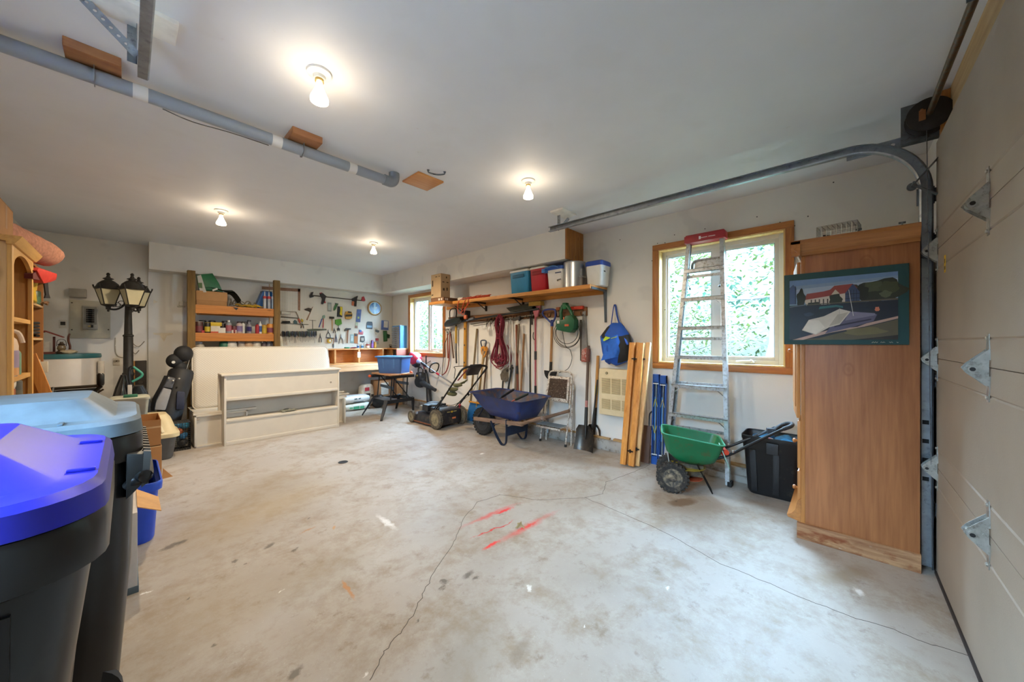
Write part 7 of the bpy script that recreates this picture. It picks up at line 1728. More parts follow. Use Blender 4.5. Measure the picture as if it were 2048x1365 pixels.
can('yellow_can', 'yellow labelled can with red top near the right post', sh(528.5, 1), .034, .14, '#b8942c', '#a83a34', '#c0a030', group=G)
can('orange_tub', 'large orange and purple labelled tub next to the right post', sh(541, 1), .052, .16, '#d08a34', '#c0a890', '#7c3a4c', group=G)
for i, (px, c1) in enumerate(((405, '#1c1c20'), (450, '#2c2a30'), (490, '#33303a'), (424, '#26282c'))):
    can('dark_can', ['tall black can at the back near the left post', 'dark can in the back row of the middle shelf', 'dark can behind the motor oil bottle', 'dark can behind the yellow and black spray can'][i], sh(px, 1, 7.16), .045, .19, c1, '#3a3a3c', group=G)
# lowest visible shelf, tops peep over the mattress
G = 'jugs on the low post shelf'
for i, (px, c1, c2, r, h) in enumerate(((400, '#b9b0a2', '#cfc8ba', .05, .20), (448, '#2c6a54', '#2f7a60', .06, .25), (463, '#d6d2c8', '#c8c4ba', .07, .24), (483, '#b0a69a', '#8a6a5a', .05, .25), (497, '#b89a7c', '#7a4a3c', .06, .245), (513, '#cfc8b8', '#bdb6a6', .06, .255), (528, '#6a5a5c', '#d0ccc6', .035, .25), (538, '#8a8a8e', '#d8d8d4', .035, .25), (545, '#5c5660', '#b8b4b0', .03, .25))):
    lb = ['pale flask on the low shelf by the left post', 'green jug on the low shelf', 'white handled jug beside the green one', 'grey-brown jar on the low shelf', 'tan jug with red-brown cap on the low shelf', 'cream handled jug on the low shelf', 'dark bottle with white cap left of three near the right post', 'grey bottle middle of three near the right post', 'dark bottle closest to the right post'][i]
    t = bottle('jug', lb, sh(px, 2, 7.0), r, h, c1, c2, group=G, cat='jug', neck=.45)
    if i in (1, 2, 5):
        p = sh(px, 2, 7.0)
        part(t, 'handle', MB().tube(spline([p + Vector((r * .3, -.02, h * .95)), p + Vector((r * 1.2, -.02, h * .93)), p + Vector((r * 1.3, -.02, h * .7))], 4), .010, 8), P(c1, .4))
# cream gas bottle hanging next to the right post
p = Vector((wy(560, 680, 7.0).x, 7.0, 1.098))
bottle('propane_bottle', 'cream torch gas bottle beside the right post', p, .042, .36, '#cfc4ac', '#3a3230', neck=.3, label_c='#c8bda4', shoulder=.74)
# ---------------------------------------------------------------- mattress and white bed furniture before the post shelves
def quilt():
    k = NT('quilted_ticking'); v = k.coord()
    w1 = k.add('ShaderNodeTexWave', wave_type='BANDS', bands_direction='DIAGONAL'); k.link(k.mapping(v, (1, 0.0, 1)), w1.inputs['Vector']); w1.inputs['Scale'].default_value = 20
    w2 = k.add('ShaderNodeTexWave', wave_type='BANDS', bands_direction='DIAGONAL'); k.link(k.mapping(v, (-1, 0.0, 1)), w2.inputs['Vector']); w2.inputs['Scale'].default_value = 20
    h = k.math('MINIMUM', w1.outputs['Fac'], w2.outputs['Fac'])
    k.base(k.mix(k.ramp(h, [(.0, 0.0), (.5, 1.0)]), '#d0c9bd', '#dad4c9')); k.bump(h, .25, .006)
    return k.set(.85)
M_QUILT = quilt()
x0, x1, zb, zt = .60, 2.40, .40, 1.235
ln = lambda z: 6.43 + (z - zb) * .12
T = thing('mattress', 'white quilted mattress standing on its long edge before the post shelves', 'mattress', ((x0 + x1) / 2, 6.55, zb))
def mring(k, y):
    out = []
    for a, b in rrect(x1 - x0 - 2 * k, zt - zb - 2 * k, .06, 6, (x0 + x1) / 2, (zb + zt) / 2):
        out.append((a - (.05 * (b - zb) / (zt - zb) if a > 1.5 else 0), ln(b) + y, b))
    return out
part(T, 'padding', MB().loft([mring(.045, -.012), mring(.012, .0), mring(.0, .02), mring(0, .15), mring(.012, .17), mring(.045, .182)]), M_QUILT, smooth=50)
for y in (.012, .158):
    part(T, 'piping', MB().tube([Vector(p) for p in mring(-.002, y)], .007, 6, closed=True), P('#cfc6b6', .7))
M_WP = P('#cfc6b6', .5, var=.04, scale=5)
# under-bed drawer box it rests on
T = thing('underbed_box', 'cream drawer lying on its side at the foot of the mattress by the wire basket', 'drawer', (.8, 6.1, 0))
a0, a1, b0, b1, h = .56, 1.10, 5.86, 6.02, .40
part(T, 'bottom_panel', MB().box((a0 + .02, b0 + .035, .02), (a1 - .02, b0 + .045, h - .02)), M_WP, smooth=0)
for lo, hi in (((a0, b0, 0), (a0 + .02, b1 + .4, h)), ((a1 - .02, b0, 0), (a1, b1 + .4, h)), ((a0, b0, 0), (a1, b1 + .4, .02)), ((a0, b0, h - .02), (a1, b1 + .4, h))):
    part(T, 'side_board', MB().box(lo, hi), M_WP, bevel=.003)
part(T, 'corner_block', MB().box((a0 + .02, b0 + .01, h - .06), (a0 + .05, b0 + .035, h - .02)), P('#b8ab98', .6), bevel=.003)
T = thing('bed_rail', 'cream slat lying along the top of the side-lying drawer', 'board', (.85, 6.15, h))
part(T, 'slat', MB().box((.55, 5.88, h + .0), (1.2, 5.96, h + .025)), M_WP, bevel=.003)
part(T, 'slat', MB().box((.57, 6.40, h), (2.42, 6.72, h + .001)), M_WP, smooth=0)
# bookcase headboard
HX0, HX1, HY, HZ = .825, 2.225, 5.70, .885
T = thing('headboard', 'long cream bookcase headboard with open middle shelf on the floor', 'headboard', ((HX0 + HX1) / 2, HY, 0))
D = .26
part(T, 'side_panel', MB().box((HX0, HY, 0), (HX0 + .022, HY + D, HZ)), M_WP, bevel=.002)
part(T, 'side_panel', MB().box((HX1 - .022, HY, 0), (HX1, HY + D, HZ)), M_WP, bevel=.002)
part(T, 'top_board', MB().box((HX0 - .03, HY - .02, HZ), (HX1 + .02, HY + D, HZ + .025)), M_WP, bevel=.006)
part(T, 'back_panel', MB().box((HX0 + .022, HY + D - .014, .02), (HX1 - .022, HY + D, HZ)), M_WP, smooth=0)
part(T, 'upper_panel', MB().box((HX0 + .022, HY + .012, .59), (HX1 - .022, HY + .026, HZ)), M_WP, smooth=0)
part(T, 'lower_panel', MB().box((HX0 + .022, HY + .012, .05), (HX1 - .022, HY + .026, .30)), M_WP, smooth=0)
part(T, 'upper_rail', MB().box((HX0 + .022, HY - .002, .565), (HX1 - .022, HY + .03, .605)), M_WP, bevel=.008)
part(T, 'shelf', MB().box((HX0 + .022, HY + .0, .295), (HX1 - .022, HY + D - .014, .325)), M_WP, bevel=.005)
part(T, 'foot_rail', MB().box((HX0 + .022, HY, 0), (HX1 - .022, HY + .03, .05)), M_WP, bevel=.004)
part(T, 'corner_post', MB().box((HX0 - .03, HY + D - .03, .3), (HX0 - .002, HY + D, HZ)), M_WP, bevel=.006)
part(T, 'cable_hole', MB().cyl((HX1 - .12, HY + .0125, .70), (HX1 - .12, HY + .011, .70), .014, n=16), P('#8f8676', .7), smooth=0)
ph = MB()
for z in (.40, .42, .44, .47): ph.cyl((HX1 - .0225, HY + .10, z), (HX1 - .024, HY + .10, z), .004, n=8)
part(T, 'peg_hole', ph, P('#3a342c', .8), kind='stuff')
m = MB()
rnd = random.Random(9)
for i in range(16): m.sph((1.545 + rnd.uniform(-.09, .09), HY + .09 + rnd.uniform(-.05, .05), .336 + rnd.uniform(0, .02)), (rnd.uniform(.02, .05), rnd.uniform(.015, .03), rnd.uniform(.008, .018)), 8, 6)
solo('hardware_bag', 'little clear bag of grey bed bolts on the headboard shelf', 'bag', m, P('#77786c', .5, .3, var=.3, scale=60))
# second drawer at the far end with slats on top
T = thing('underbed_box', 'cream drawer lying on its side behind the far end of the headboard', 'drawer', (2.35, 6.1, 0))
a0, a1, b0, h = 2.0, 2.41, 5.985, .40
for lo, hi in (((a0, b0, 0), (a0 + .02, b0 + .3, h)), ((a1 - .02, b0 - .07, 0), (a1, b0 + .35, h)), ((a0, b0, 0), (a1 - .02, b0 + .35, .02)), ((a0, b0, h - .02), (a1 - .02, b0 + .35, h))):
    part(T, 'side_board', MB().box(lo, hi), M_WP, bevel=.003)
part(T, 'bottom_panel', MB().box((a0 + .02, b0 + .035, .02), (a1 - .02, b0 + .045, h - .02)), M_WP, smooth=0)
part(T, 'edge_recess', MB().box((a1 - .001, b0 - .05, .05), (a1 + .001, b0 + .33, h - .05)), P('#a89c88', .6), smooth=0)
T = thing('slat_bundle', 'loose cream slats lying on the far drawer', 'slats', (2.35, 6.15, .40))
for i, (y, xx) in enumerate(((6.0, 2.46), (6.09, 2.54), (6.18, 2.50))):
    part(T, 'slat', MB().box((2.05, y, .401 + .028 * i), (xx, y + .06, .425 + .028 * i)), M_WP, bevel=.004)

# ---------------------------------------------------------------- bags and cartons under the workbench
def sack(name, label, c, size, mat, rz=0, seed=1, pr=None):
    t = thing(name, label, 'sack', (c[0], c[1], c[2]))
    L_, W_, H_ = size
    m = MB().sph((0, 0, H_ / 2), (L_ / 2, W_ / 2, H_ / 2), 20, 12)
    for p in m.v:
        for ax_, s_ in ((0, L_ / 2), (1, W_ / 2), (2, H_ / 2)):
            q = (p[ax_] - (H_ / 2 if ax_ == 2 else 0)) / s_
            p[ax_] = (math.copysign(abs(q) ** .55, q)) * s_ + (H_ / 2 if ax_ == 2 else 0)
    m.jitter(.008, seed, 18)
    mt = Matrix.Translation(Vector(c)) @ Matrix.Rotation(rz, 4, 'Z')
    part(t, 'sack_body', m.xf(mt), mat, smooth=60)
    if pr:
        pm = MB()
        for cl, u0, u1, v0, v1 in pr: pm.C(cl).add([mt @ Vector((u0, -W_ / 2 - .012, v0)), mt @ Vector((u1, -W_ / 2 - .012, v0)), mt @ Vector((u1, -W_ / 2 - .012, v1)), mt @ Vector((u0, -W_ / 2 - .012, v1))], [(0, 1, 2, 3)])
        part(t, 'print', pm, VC(.5), recalc=False, smooth=0)
    return t
base_y = 7.0
sack('soil_sack', 'lower white soil sack with green lettering under the workbench', (2.98, 6.98, .002), (.62, .38, .13), P('#c3c6c0', .45, var=.15, scale=14), R(-6), 3, [('#3f9a78', -.05, .06, .03, .085), ('#3f9a78', .07, .15, .03, .08), ('#5aa888', -.12, -.06, .045, .075)])
sack('soil_sack', 'upper white soil sack with dark lettering under the workbench', (3.0, 7.0, .135), (.58, .36, .14), P('#c9cccb', .45, var=.15, scale=14), R(4), 5, [('#4c5a5c', -.08, -.02, .075, .10), ('#4c5a5c', .0, .05, .075, .10), ('#56666a', -.1, .1, .025, .04)])
sack('feed_sack', 'brown paper sack lying at the end of the white soil sacks', (2.60, 7.02, .0), (.2, .34, .22), P('#6e5c46', .8, var=.25, scale=14), 0, 7)
sack('cement_sack', 'upright white and red sack against the wall under the bench', (3.30, 7.10, .0), (.30, .2, .46), P('#bfb8aa', .6, var=.25, scale=12), R(8), 8, [('#2c2a2a', -.08, .02, .18, .28), ('#a03038', -.10, .0, .33, .40), ('#3a3a3c', .04, .10, .20, .25)])
T = thing('brown_carton', 'brown carton with white label under the bench behind the workbench frame', 'box', (3.62, 7.02, 0))
part(T, 'box', MB().box((3.44, 6.86, 0), (3.86, 7.2, .52)), P('#9c7450', .75, var=.1), bevel=.003)
part(T, 'label', MB().box((3.50, 6.8585, .24), (3.66, 6.86, .48)), P('#c9c4ba', .6), smooth=0)
part(T, 'tape', MB().box((3.44, 6.8588, .22), (3.86, 6.86, .232)), P('#b89468', .5), smooth=0)
solo('black_sack', 'crumpled black bag between the upright sack and brown carton', 'bag', MB().sph((3.42, 6.80, .13), (.14, .10, .13), 16, 10).jitter(.02, 5, 26), P('#1b1b1c', .45))
# ---------------------------------------------------------------- things on the back wall left of the post shelves
YW = YB + .03
def Lw(px, py, d=0): return wy(px, py, YW - d)
a, b = Lw(140, 600), Lw(221, 677)
T = thing('breaker_panel', 'grey electrical breaker panel on a painted plywood backing board', 'electrical panel', ((a.x + b.x) / 2, YW, b.z))
part(T, 'backing_board', MB().box((a.x, YW - .018, b.z), (b.x, YW, a.z)), P('#b9b4a2', .6, var=.06), bevel=.002)
c, d = Lw(166, 612), Lw(196, 660)
part(T, 'panel_frame', MB().box((c.x, YW - .05, d.z), (d.x, YW - .018, c.z)), P('#9c9a90', .45, .3), bevel=.004)
e, f = Lw(168, 614), Lw(194, 650)
br = part(T, 'breaker_face', MB().box((e.x, YW - .054, f.z), (f.x, YW - .05, e.z)), P('#77776f', .5), smooth=0)
sw = MB('#141414')
for i in range(7):
    z = e.z - .03 - i * (e.z - f.z - .05) / 7
    for x in (e.x + .02, f.x - .075):
        sw.C(['#161616', '#202022', '#161616', '#2c3a4a', '#5a2a26', '#161616', '#181818'][i] if x > e.x + .05 else '#161616').box((x, YW - .062, z - .02), (x + .055, YW - .054, z))
part(br, 'breaker', sw, VC(.5), kind='stuff', smooth=0)
part(T, 'main_switch', MB('#1c1a14').box((e.x + .06, YW - .062, f.z - .04), (f.x - .03, YW - .052, f.z - .005)).C('#b8a050').box((f.x - .075, YW - .066, f.z - .03), (f.x - .05, YW - .061, f.z - .016)), VC(.5), smooth=0)
for px, py in ((144, 606), (144, 660), (217, 660), (217, 606)):
    q = Lw(px, py); part(T, 'screw', MB().lathe([(.008, 0), (.008, .003)], 10, (q.x, YW - .018, q.z), (0, -1, 0)), P('#3a342a', .5))
pp = lambda px, py: wy(px, py, YB - .0008)
part(wall_back, 'primer_patch', MB().ext([pp(306, 666), pp(346, 666.5), pp(345, 670), pp(334, 672), pp(328, 684), pp(323, 676), pp(320, 671), pp(308, 670)], (0, .0008, 0)).ext([pp(307, 600), pp(316, 604), pp(307, 608)], (0, .0008, 0)), P('#d9cfba', .6), kind='stuff', smooth=0)
q = wy(366, 607, YB - .03)
T = thing('wall_sensor', 'small white sensor box high on the wall left of the shelf post', 'sensor', (q.x, YB, q.z - .05))
part(T, 'housing', MB().box((q.x - .045, YB - .04, q.z - .04), (q.x + .045, YB, q.z + .03)), P('#cdc8bd', .5), bevel=.008)
part(T, 'bracket', MB().box((q.x - .06, YB - .012, q.z - .06), (q.x + .03, YB, q.z - .04)), P('#b9b4a8', .5), bevel=.003)
a, b = Lw(139, 578), Lw(174, 597)
solo('junction_box', 'grey metal trunking box above the breaker panel board', 'junction box', MB().box((a.x, YW - .10, b.z), (b.x, YW, a.z)), P('#97938a', .5, .2), bevel=.004)
a, b = Lw(118, 640), Lw(134, 657)
T = thing('light_switch', 'white double switch plate left of the breaker panel', 'switch', ((a.x + b.x) / 2, YW, b.z))
part(T, 'plate', MB().box((a.x, YW - .012, b.z), (b.x, YW, a.z)), P('#d6d0c4', .45), bevel=.003)
part(T, 'toggle', MB().box(((a.x + b.x) / 2 - .02, YW - .02, (a.z + b.z) / 2 - .015), ((a.x + b.x) / 2 + .02, YW - .012, (a.z + b.z) / 2 + .03)), P('#26221e', .5), bevel=.002)
a, b = Lw(226, 717), Lw(240, 731)
T = thing('power_outlet', 'cream power outlet plate behind the lamp post', 'outlet', ((a.x + b.x) / 2, YW, b.z))
part(T, 'plate', MB().box((a.x, YW - .010, b.z), (b.x, YW, a.z)), P('#c9c2b4', .5), bevel=.003)
part(T, 'sockets', MB().lathe([(.018, 0), (.018, .004)], 14, (a.x + .045, YW - .010, a.z - .04), (0, -1, 0)).lathe([(.018, 0), (.018, .004)], 14, (b.x - .045, YW - .010, a.z - .04), (0, -1, 0)), P('#9a9284', .5), kind='stuff')
T = thing('surface_cable', 'white cable clipped to the wall below the breaker panel', 'cable', Lw(240, 715))
part(T, 'cable', MB().tube(spline([Lw(231, 676, .008), Lw(231, 700, .008), Lw(235, 711, .008), Lw(244, 715, .008), Lw(252, 715, .008)], 5), .006, 6), P('#b9b2a4', .5))
part(T, 'clip', MB().box(Lw(230, 690, .016), Lw(232.5, 692, 0)), P('#d8d2c6', .5), smooth=0)
for i, (x0, x1, y0, y1) in enumerate(((265, 289, 683, 694), (264, 278, 701, 708))):
    solo('wire_hook', ['upper bent grey wire hook on the wall beside the lamp post', 'lower bent grey wire hook on the wall beside the lamp post'][i], 'hook', MB().tube(spline([Lw(x0, y0, .004), Lw(x0 + 1, y0 + .4 * (y1 - y0), .03), Lw((x0 + x1) / 2, y1, .05), Lw(x1, y0, .06)], 5), .005, 6), P('#8c8474', .5, .4))
a, b = Lw(270, 722, .03), Lw(293, 800, .03)
T = thing('dark_cabinet', 'tall narrow dark brown speaker box against the wall by the golf bag', 'speaker', ((a.x + b.x) / 2, YW - .1, 0))
part(T, 'box', MB().box((a.x, YW - .16, 0), (b.x, YW - .002, a.z)), P('#2a221c', .6, var=.2), bevel=.004)
part(T, 'wood_side', MB().box((a.x - .05, YW - .16, 0), (a.x - .001, YW - .002, a.z)), W('#8a5c2c', '#b5853f', 'z', 1, .6), bevel=.003)
for py in (765, 774, 783): q = Lw(281, py, .16); part(T, 'knob', MB().lathe([(.022, 0), (.02, .006)], 14, (q.x, YW - .16, q.z), (0, -1, 0)), P('#4a443e', .5))

# ---------------------------------------------------------------- three-armed street lamp
LX, LY = .005, 6.36
T = thing('street_lamp', 'black cast-metal street lamp with three frosted lanterns', 'street lamp', (LX, LY, 0))
M_IRON = P('#2b2a28', .5, .4, var=.2, scale=25)
M_FROST = P('#b9b394', .35, var=.06)
ztop = wy(252, 592, LY).z
part(T, 'post', MB().lathe([(.13, 0), (.13, .03), (.08, .06), (.065, .16), (.05, .20), (.046, .9), (.053, .91), (.053, .935), (.044, .95), (.041, 1.38), (.047, 1.385), (.047, 1.40), (.036, 1.41), (.029, ztop - .12), (.04, ztop - .10), (.04, ztop - .06), (.03, ztop), (.012, ztop + .02)], 20, (LX, LY, 0)), M_IRON, smooth=35)
def lantern(c, s, arm_from):
    """c = bottom finial of the lantern"""
    c = Vector(c)
    ln_ = part(T, 'lantern', MB().lathe([(.004, -.03), (.012, -.02), (.008, -.005), (.02, .0), (.022, .03), (.055, .045), (.06, .055)], 16, c), M_IRON, smooth=35)
    part(ln_, 'lantern_roof', MB().lathe([(.112, .235), (.118, .245), (.10, .265), (.085, .30), (.055, .33), (.03, .345), (.03, .352), (.045, .356), (.045, .362), (.02, .375), (.012, .40), (.018, .41), (.012, .425), (.004, .432)], 16, c), M_IRON, smooth=35)
    g = MB()
    for i in range(4):
        a0, a1 = math.pi / 4 + i * math.pi / 2 + .3, math.pi / 4 + (i + 1) * math.pi / 2 + .3
        p = [c + Vector((r * math.cos(a), r * math.sin(a), z)) for r, a, z in ((.062, a0, .055), (.062, a1, .055), (.118, a1, .238), (.118, a0, .238))]
        part(ln_, 'pane', MB().flat(p).flat([q + Vector((0, 0, .001)) + (c - q) * .02 for q in reversed(p)]), M_FROST, recalc=False, smooth=0)
        part(ln_, 'bar', MB().tube([p[0], p[3]], .006, 6).tube([p[3], p[2]], .006, 6).tube([p[0], p[1]], .006, 6), M_IRON, kind='stuff')
        part(ln_, 'corner_scroll', MB().tube(spline([p[3], p[3] + (p[3] - c) * .12 + Vector((0, 0, .0)), p[3] + (p[3] - c) * .14 + Vector((0, 0, .015))], 3), .007, 6), M_IRON)
    a = Vector(arm_from); d = (Vector((c.x, c.y, 0)) - Vector((a.x, a.y, 0)))
    part(T, 'arm', MB().tube(spline([a, a + d * .25 + Vector((0, 0, -.09)), a + d * .6 + Vector((0, 0, -.14)), c + Vector((0, 0, .005))], 6), .011, 8), M_IRON)
    sc_ = MB()
    for k in (.35, .55, .75):
        o = a + d * k + Vector((0, 0, -.085 if k > .4 else -.06))
        sc_.tube([o + d.normalized() * (.025 * math.cos(t)) + Vector((0, 0, .025 * math.sin(t))) for t in [i * .6 for i in range(10)]], .004, 5)
    part(T, 'scrollwork', sc_, M_IRON, kind='stuff')
arm0 = Vector((LX, LY, ztop - .03))
for (px, py) in ((216.5, 618), (265, 618), (277, 622)):
    pass
lantern(wy(216.5, 619, LY - .02), 1, arm0)
lantern(wy(264.5, 620, LY - .22), 1, arm0)
lantern(wy(277.5, 622, LY + .22), 1, arm0)

# ---------------------------------------------------------------- golf bag, vacuum, sled
T = thing('golf_bag', 'black golf bag with clubs leaning beside the left shelf post', 'golf bag', (.34, 6.35, 0))
g0, g1 = Vector((.28, 6.25, .02)), Vector((.50, 6.55, .93)); gd = (g1 - g0).normalized(); gx, gy, _ = frame(gd)
ring = lambda k, r, ry=None: [g0 + gd * k + gx * x + gy * y for x, y in circ(r, 18, ry=ry)]
part(T, 'bag_tube', MB().loft([ring(0, .12), ring(.03, .13), ring(.5, .125), ring(.8, .13), ring(.95, .135), ring(.98, .12)]), P('#1b1b1e', .6, var=.2), smooth=45)
part(T, 'grey_pocket', MB().ext([wy(300, 820, 6.22), wy(331, 822, 6.22), wy(344, 780, 6.26), wy(325, 775, 6.26)], (0, .08, 0)), P('#8d8a88', .6, var=.08), bevel=.02)
part(T, 'upper_pocket', MB().ext([wy(320, 774, 6.25), wy(345, 778, 6.25), wy(352, 757, 6.28), wy(330, 752, 6.28)], (0, .08, 0)), P('#46464a', .5, var=.1), bevel=.02)
part(T, 'blue_panel', MB().ext([wy(352, 820, 6.24), wy(368, 820, 6.24), wy(370, 785, 6.27), wy(354, 783, 6.27)], (0, .05, 0)), P('#262e48', .6), bevel=.015)
part(T, 'strap', MB().tube(spline([wy(333, 752, 6.25), wy(322, 775, 6.2), wy(309, 800, 6.2), wy(305, 822, 6.2)], 4), 1, sec=[(-.025, -.004), (.025, -.004), (.025, .004), (-.025, .004)]), P('#19191b', .6))
for i, (dx, dy, L_, c) in enumerate(((-.05, .03, .18, '#b9b6ae'), (.02, -.05, .24, '#c9c6be'), (.06, .04, .20, '#a8a49a'), (-.02, .06, .26, '#b4b0a6'))):
    p = g1 + gx * dx + gy * dy
    cl = part(T, 'club', MB().cyl(p, p + gd * L_, .006, n=8), P('#8f8c86', .35, .7))
    part(cl, 'club_head', MB().bar(p + gd * L_, p + gd * (L_ + .02) + Vector((-.06, -.02, .02)), .016, .04), P(c, .3, .8), bevel=.004)
for i, (px, py, r) in enumerate(((349, 722, .085), (367, 708, .10), (360, 735, .07))):
    part(T, 'head_cover', MB().sph(wy(px, py, 6.5), (r, r * .9, r * 1.1), 16, 10), P('#1a1a1c', .7, var=.2))
q = wy(347, 722, 6.405)
part(T, 'badge', MB().cyl((q.x, 6.415, q.z - .02), (q.x, 6.405, q.z - .02), .018, n=12), P('#c9c6c0', .5))
part(T, 'stud', MB().sph(wy(346, 762, 6.24), .012, 8, 6).sph(wy(337, 757, 6.24), .012, 8, 6).sph(wy(358, 758, 6.24), .012, 8, 6), P('#c4c0b8', .4, .6), kind='stuff')
T = thing('upright_vacuum', 'black upright vacuum cleaner with mint green handle by the lamp post', 'vacuum', (.06, 6.12, 0))
vv = lambda px, py, Y=6.12: wy(px, py, Y)
part(T, 'base', MB().box((-.04, 6.0, 0), (.22, 6.24, .12)), P('#1f2022', .4), bevel=.03)
part(T, 'body', MB().loft([[Vector((vv(262, 780).x + .06 + a_, 6.12 + b_, z)) for a_, b_ in rrect(w, .2, .05, 5)] for z, w in ((.08, .20), (.2, .22), (.55, .2), (.72, .15), (.80, .08))]), P('#191b1f', .35, var=.1), smooth=45)
part(T, 'grey_plate', MB().box((vv(255, 769).x, 6.004, vv(255, 792).z), (vv(264, 769).x, 6.016, vv(255, 769).z)), P('#b2aea8', .5), bevel=.004)
part(T, 'handle_tube', MB().tube(spline([vv(260, 770), vv(258, 745), vv(260, 737), vv(266, 734)], 5), .018, 10), P('#1b1c1f', .4))
part(T, 'mint_handle', MB().tube(spline([vv(266, 734), vv(276, 741), vv(284, 748), vv(282, 754), vv(272, 760), vv(264, 764)], 5), .014, 10), P('#3f8f7c', .4))
part(T, 'carry_handle', MB().tube(spline([vv(258, 792), vv(270, 788), vv(288, 791), vv(296, 797), vv(297, 803)], 5), .014, 8), P('#2a3a3a', .4))
part(T, 'mint_trim', MB().tube(spline([vv(268, 786.5), vv(282, 787.5), vv(293, 791)], 5), .008, 8), P('#4f9c88', .4))
T = thing('plastic_sled', 'glossy black curved plastic sled standing on end by the lamp post', 'sled', (-.16, 6.0, 0))
def sled(u, v):
    pl_ = [vv(243, 751, 6.05), vv(233, 775, 6.05), vv(225, 800, 6.0), vv(212, 838, 5.95), vv(200, 900, 5.9)]
    pr2 = [vv(251, 751, 6.05), vv(255, 770, 6.05), vv(256, 800, 6.0), vv(257, 838, 5.95), vv(258, 900, 5.9)]
    k = v * 4; i = min(3, int(k)); f_ = k - i
    l, r = pl_[i].lerp(pl_[i + 1], f_), pr2[i].lerp(pr2[i + 1], f_)
    return l.lerp(r, u) + Vector((0, -.09 * math.sin(u * math.pi) * (.4 + .6 * min(1, v * 3)), 0))
m = MB().grid(sled, 12, 16); m.grid(lambda u, v: sled(u, v) + Vector((0, .008, 0)), 12, 16)
part(T, 'shell', m, P('#121214', .22, var=.1), recalc=False, smooth=60)
part(T, 'rim', MB().tube([sled(0, i / 12) for i in range(12, -1, -1)] + [sled(1, i / 12) for i in range(13)], .010, 6), P('#1a1a1c', .35))

# ---------------------------------------------------------------- water tank with clutter, snow blower
WX, WY, WR = -.52, 6.80, .29
zt = wy(130, 709, 6.6).z
T = thing('water_heater', 'squat white water tank with teal top rim in the back corner', 'water heater', (WX, WY, 0))
part(T, 'tank', MB().lathe([(WR - .02, 0), (WR, .03), (WR, zt - .04), (WR - .005, zt - .03)], 40, (WX, WY, 0)), P('#c6c0ba', .35, var=.03), smooth=30)
part(T, 'teal_rim', MB().lathe([(WR + .006, zt - .05), (WR + .01, zt - .03), (WR + .004, zt), (WR - .03, zt + .004), (.02, zt + .004)], 40, (WX, WY, 0)), P('#2a5f66', .4), smooth=30)
p = Vector((WX + WR * .93, WY - WR * .5, 0))
part(T, 'side_pipe', MB().cyl(p + Vector((.03, 0, .78)), p + Vector((.03, 0, zt - .09)), .028, n=12), P('#cfcac2', .4))
part(T, 'drain_cock', MB().cyl(p + Vector((.02, -.01, .72)), p + Vector((.02, -.05, .72)), .014, n=10).cyl(p + Vector((.0, -.05, .70)), p + Vector((.05, -.05, .74)), .010, n=8), P('#3a3026', .4, .5))
zz = zt + .004
T = thing('wooden_birdhouse', 'small red wooden bird feeder on the water tank', 'bird feeder', (-.66, 6.72, zz))
o = Vector((-.64, 6.70, zz))
part(T, 'tray', MB().box((o.x - .12, o.y - .09, zz), (o.x + .16, o.y + .09, zz + .025)), P('#5a2a20', .6), bevel=.003)
for dx in (-.06, .06): part(T, 'post', MB().bar(o + Vector((dx, 0, .02)), o + Vector((dx, 0, .20)), .018, .018), P('#4a1e18', .6))
part(T, 'roof', MB().ext([o + Vector((-.12, -.07, .20)), o + Vector((0, -.07, .27)), o + Vector((.13, -.07, .20)), o + Vector((.13, -.07, .187)), o + Vector((0, -.07, .255)), o + Vector((-.12, -.07, .187))], (0, .14, 0)), P('#6a241c', .6))
part(T, 'seed_tube', MB().cyl(o + Vector((0, 0, .025)), o + Vector((0, 0, .14)), .035, n=14), P('#a8a29a', .3))
c = wy(123, 705, 6.62); c.z = zz
T = thing('oil_lantern', 'little brown oil lantern on the water tank', 'lantern', c)
part(T, 'base', MB().lathe([(.04, 0), (.045, .02), (.03, .035), (.026, .04)], 16, c), P('#3a2a1c', .5, .3))
part(T, 'globe', MB().lathe([(.024, .04), (.034, .06), (.03, .09), (.022, .10)], 16, c), P('#6a5a40', .25))
part(T, 'cap', MB().lathe([(.026, .10), (.03, .108), (.014, .125), (.012, .14)], 14, c), P('#3a2a1c', .5, .3))
part(T, 'bail', MB().tube(spline([c + Vector((-.035, 0, .09)), c + Vector((-.03, 0, .15)), c + Vector((.0, 0, .17)), c + Vector((.03, 0, .15)), c + Vector((.035, 0, .09))], 4), .003, 6), P('#2c2218', .5))
c = wy(136, 705, 6.60); c.z = zz
solo('work_glove', 'pale crumpled glove on the rim of the water tank', 'glove', MB().sph(c + Vector((0, 0, .022)), (.07, .04, .022), 14, 8).jitter(.01, 8, 50), P('#a99c84', .8, var=.2, scale=40))
solo('copper_pipe', 'bent rusty pipe rising from the water tank to the panel', 'pipe', MB().tube(spline([wy(139, 703, 6.7) * 1, wy(140, 693, 6.7), wy(137, 683, 6.7), wy(137, 674, 6.75), wy(139, 669, 6.85)], 5), .010, 8), P('#5a3426', .5, .4))
T = thing('snow_blower', 'black and red snow blower with looped handle half hidden behind the bins', 'snow blower', (-.35, 5.3, 0))
nb = lambda px, py, Y: wy(px, py, Y)
h1, h2 = nb(93, 778, 5.25), nb(203, 770, 5.25)
part(T, 'dash_panel', MB().ext([nb(94, 783, 5.25), nb(198, 776, 5.25), nb(187, 796, 5.25), nb(172, 802, 5.25), nb(96, 806, 5.25)], (0, .05, 0)), P('#101012', .3), bevel=.008)
part(T, 'top_tube', MB().tube([nb(93, 779, 5.25), nb(196, 772, 5.25), nb(204, 771, 5.25)], .014, 10), P('#3a352c', .4, .5))
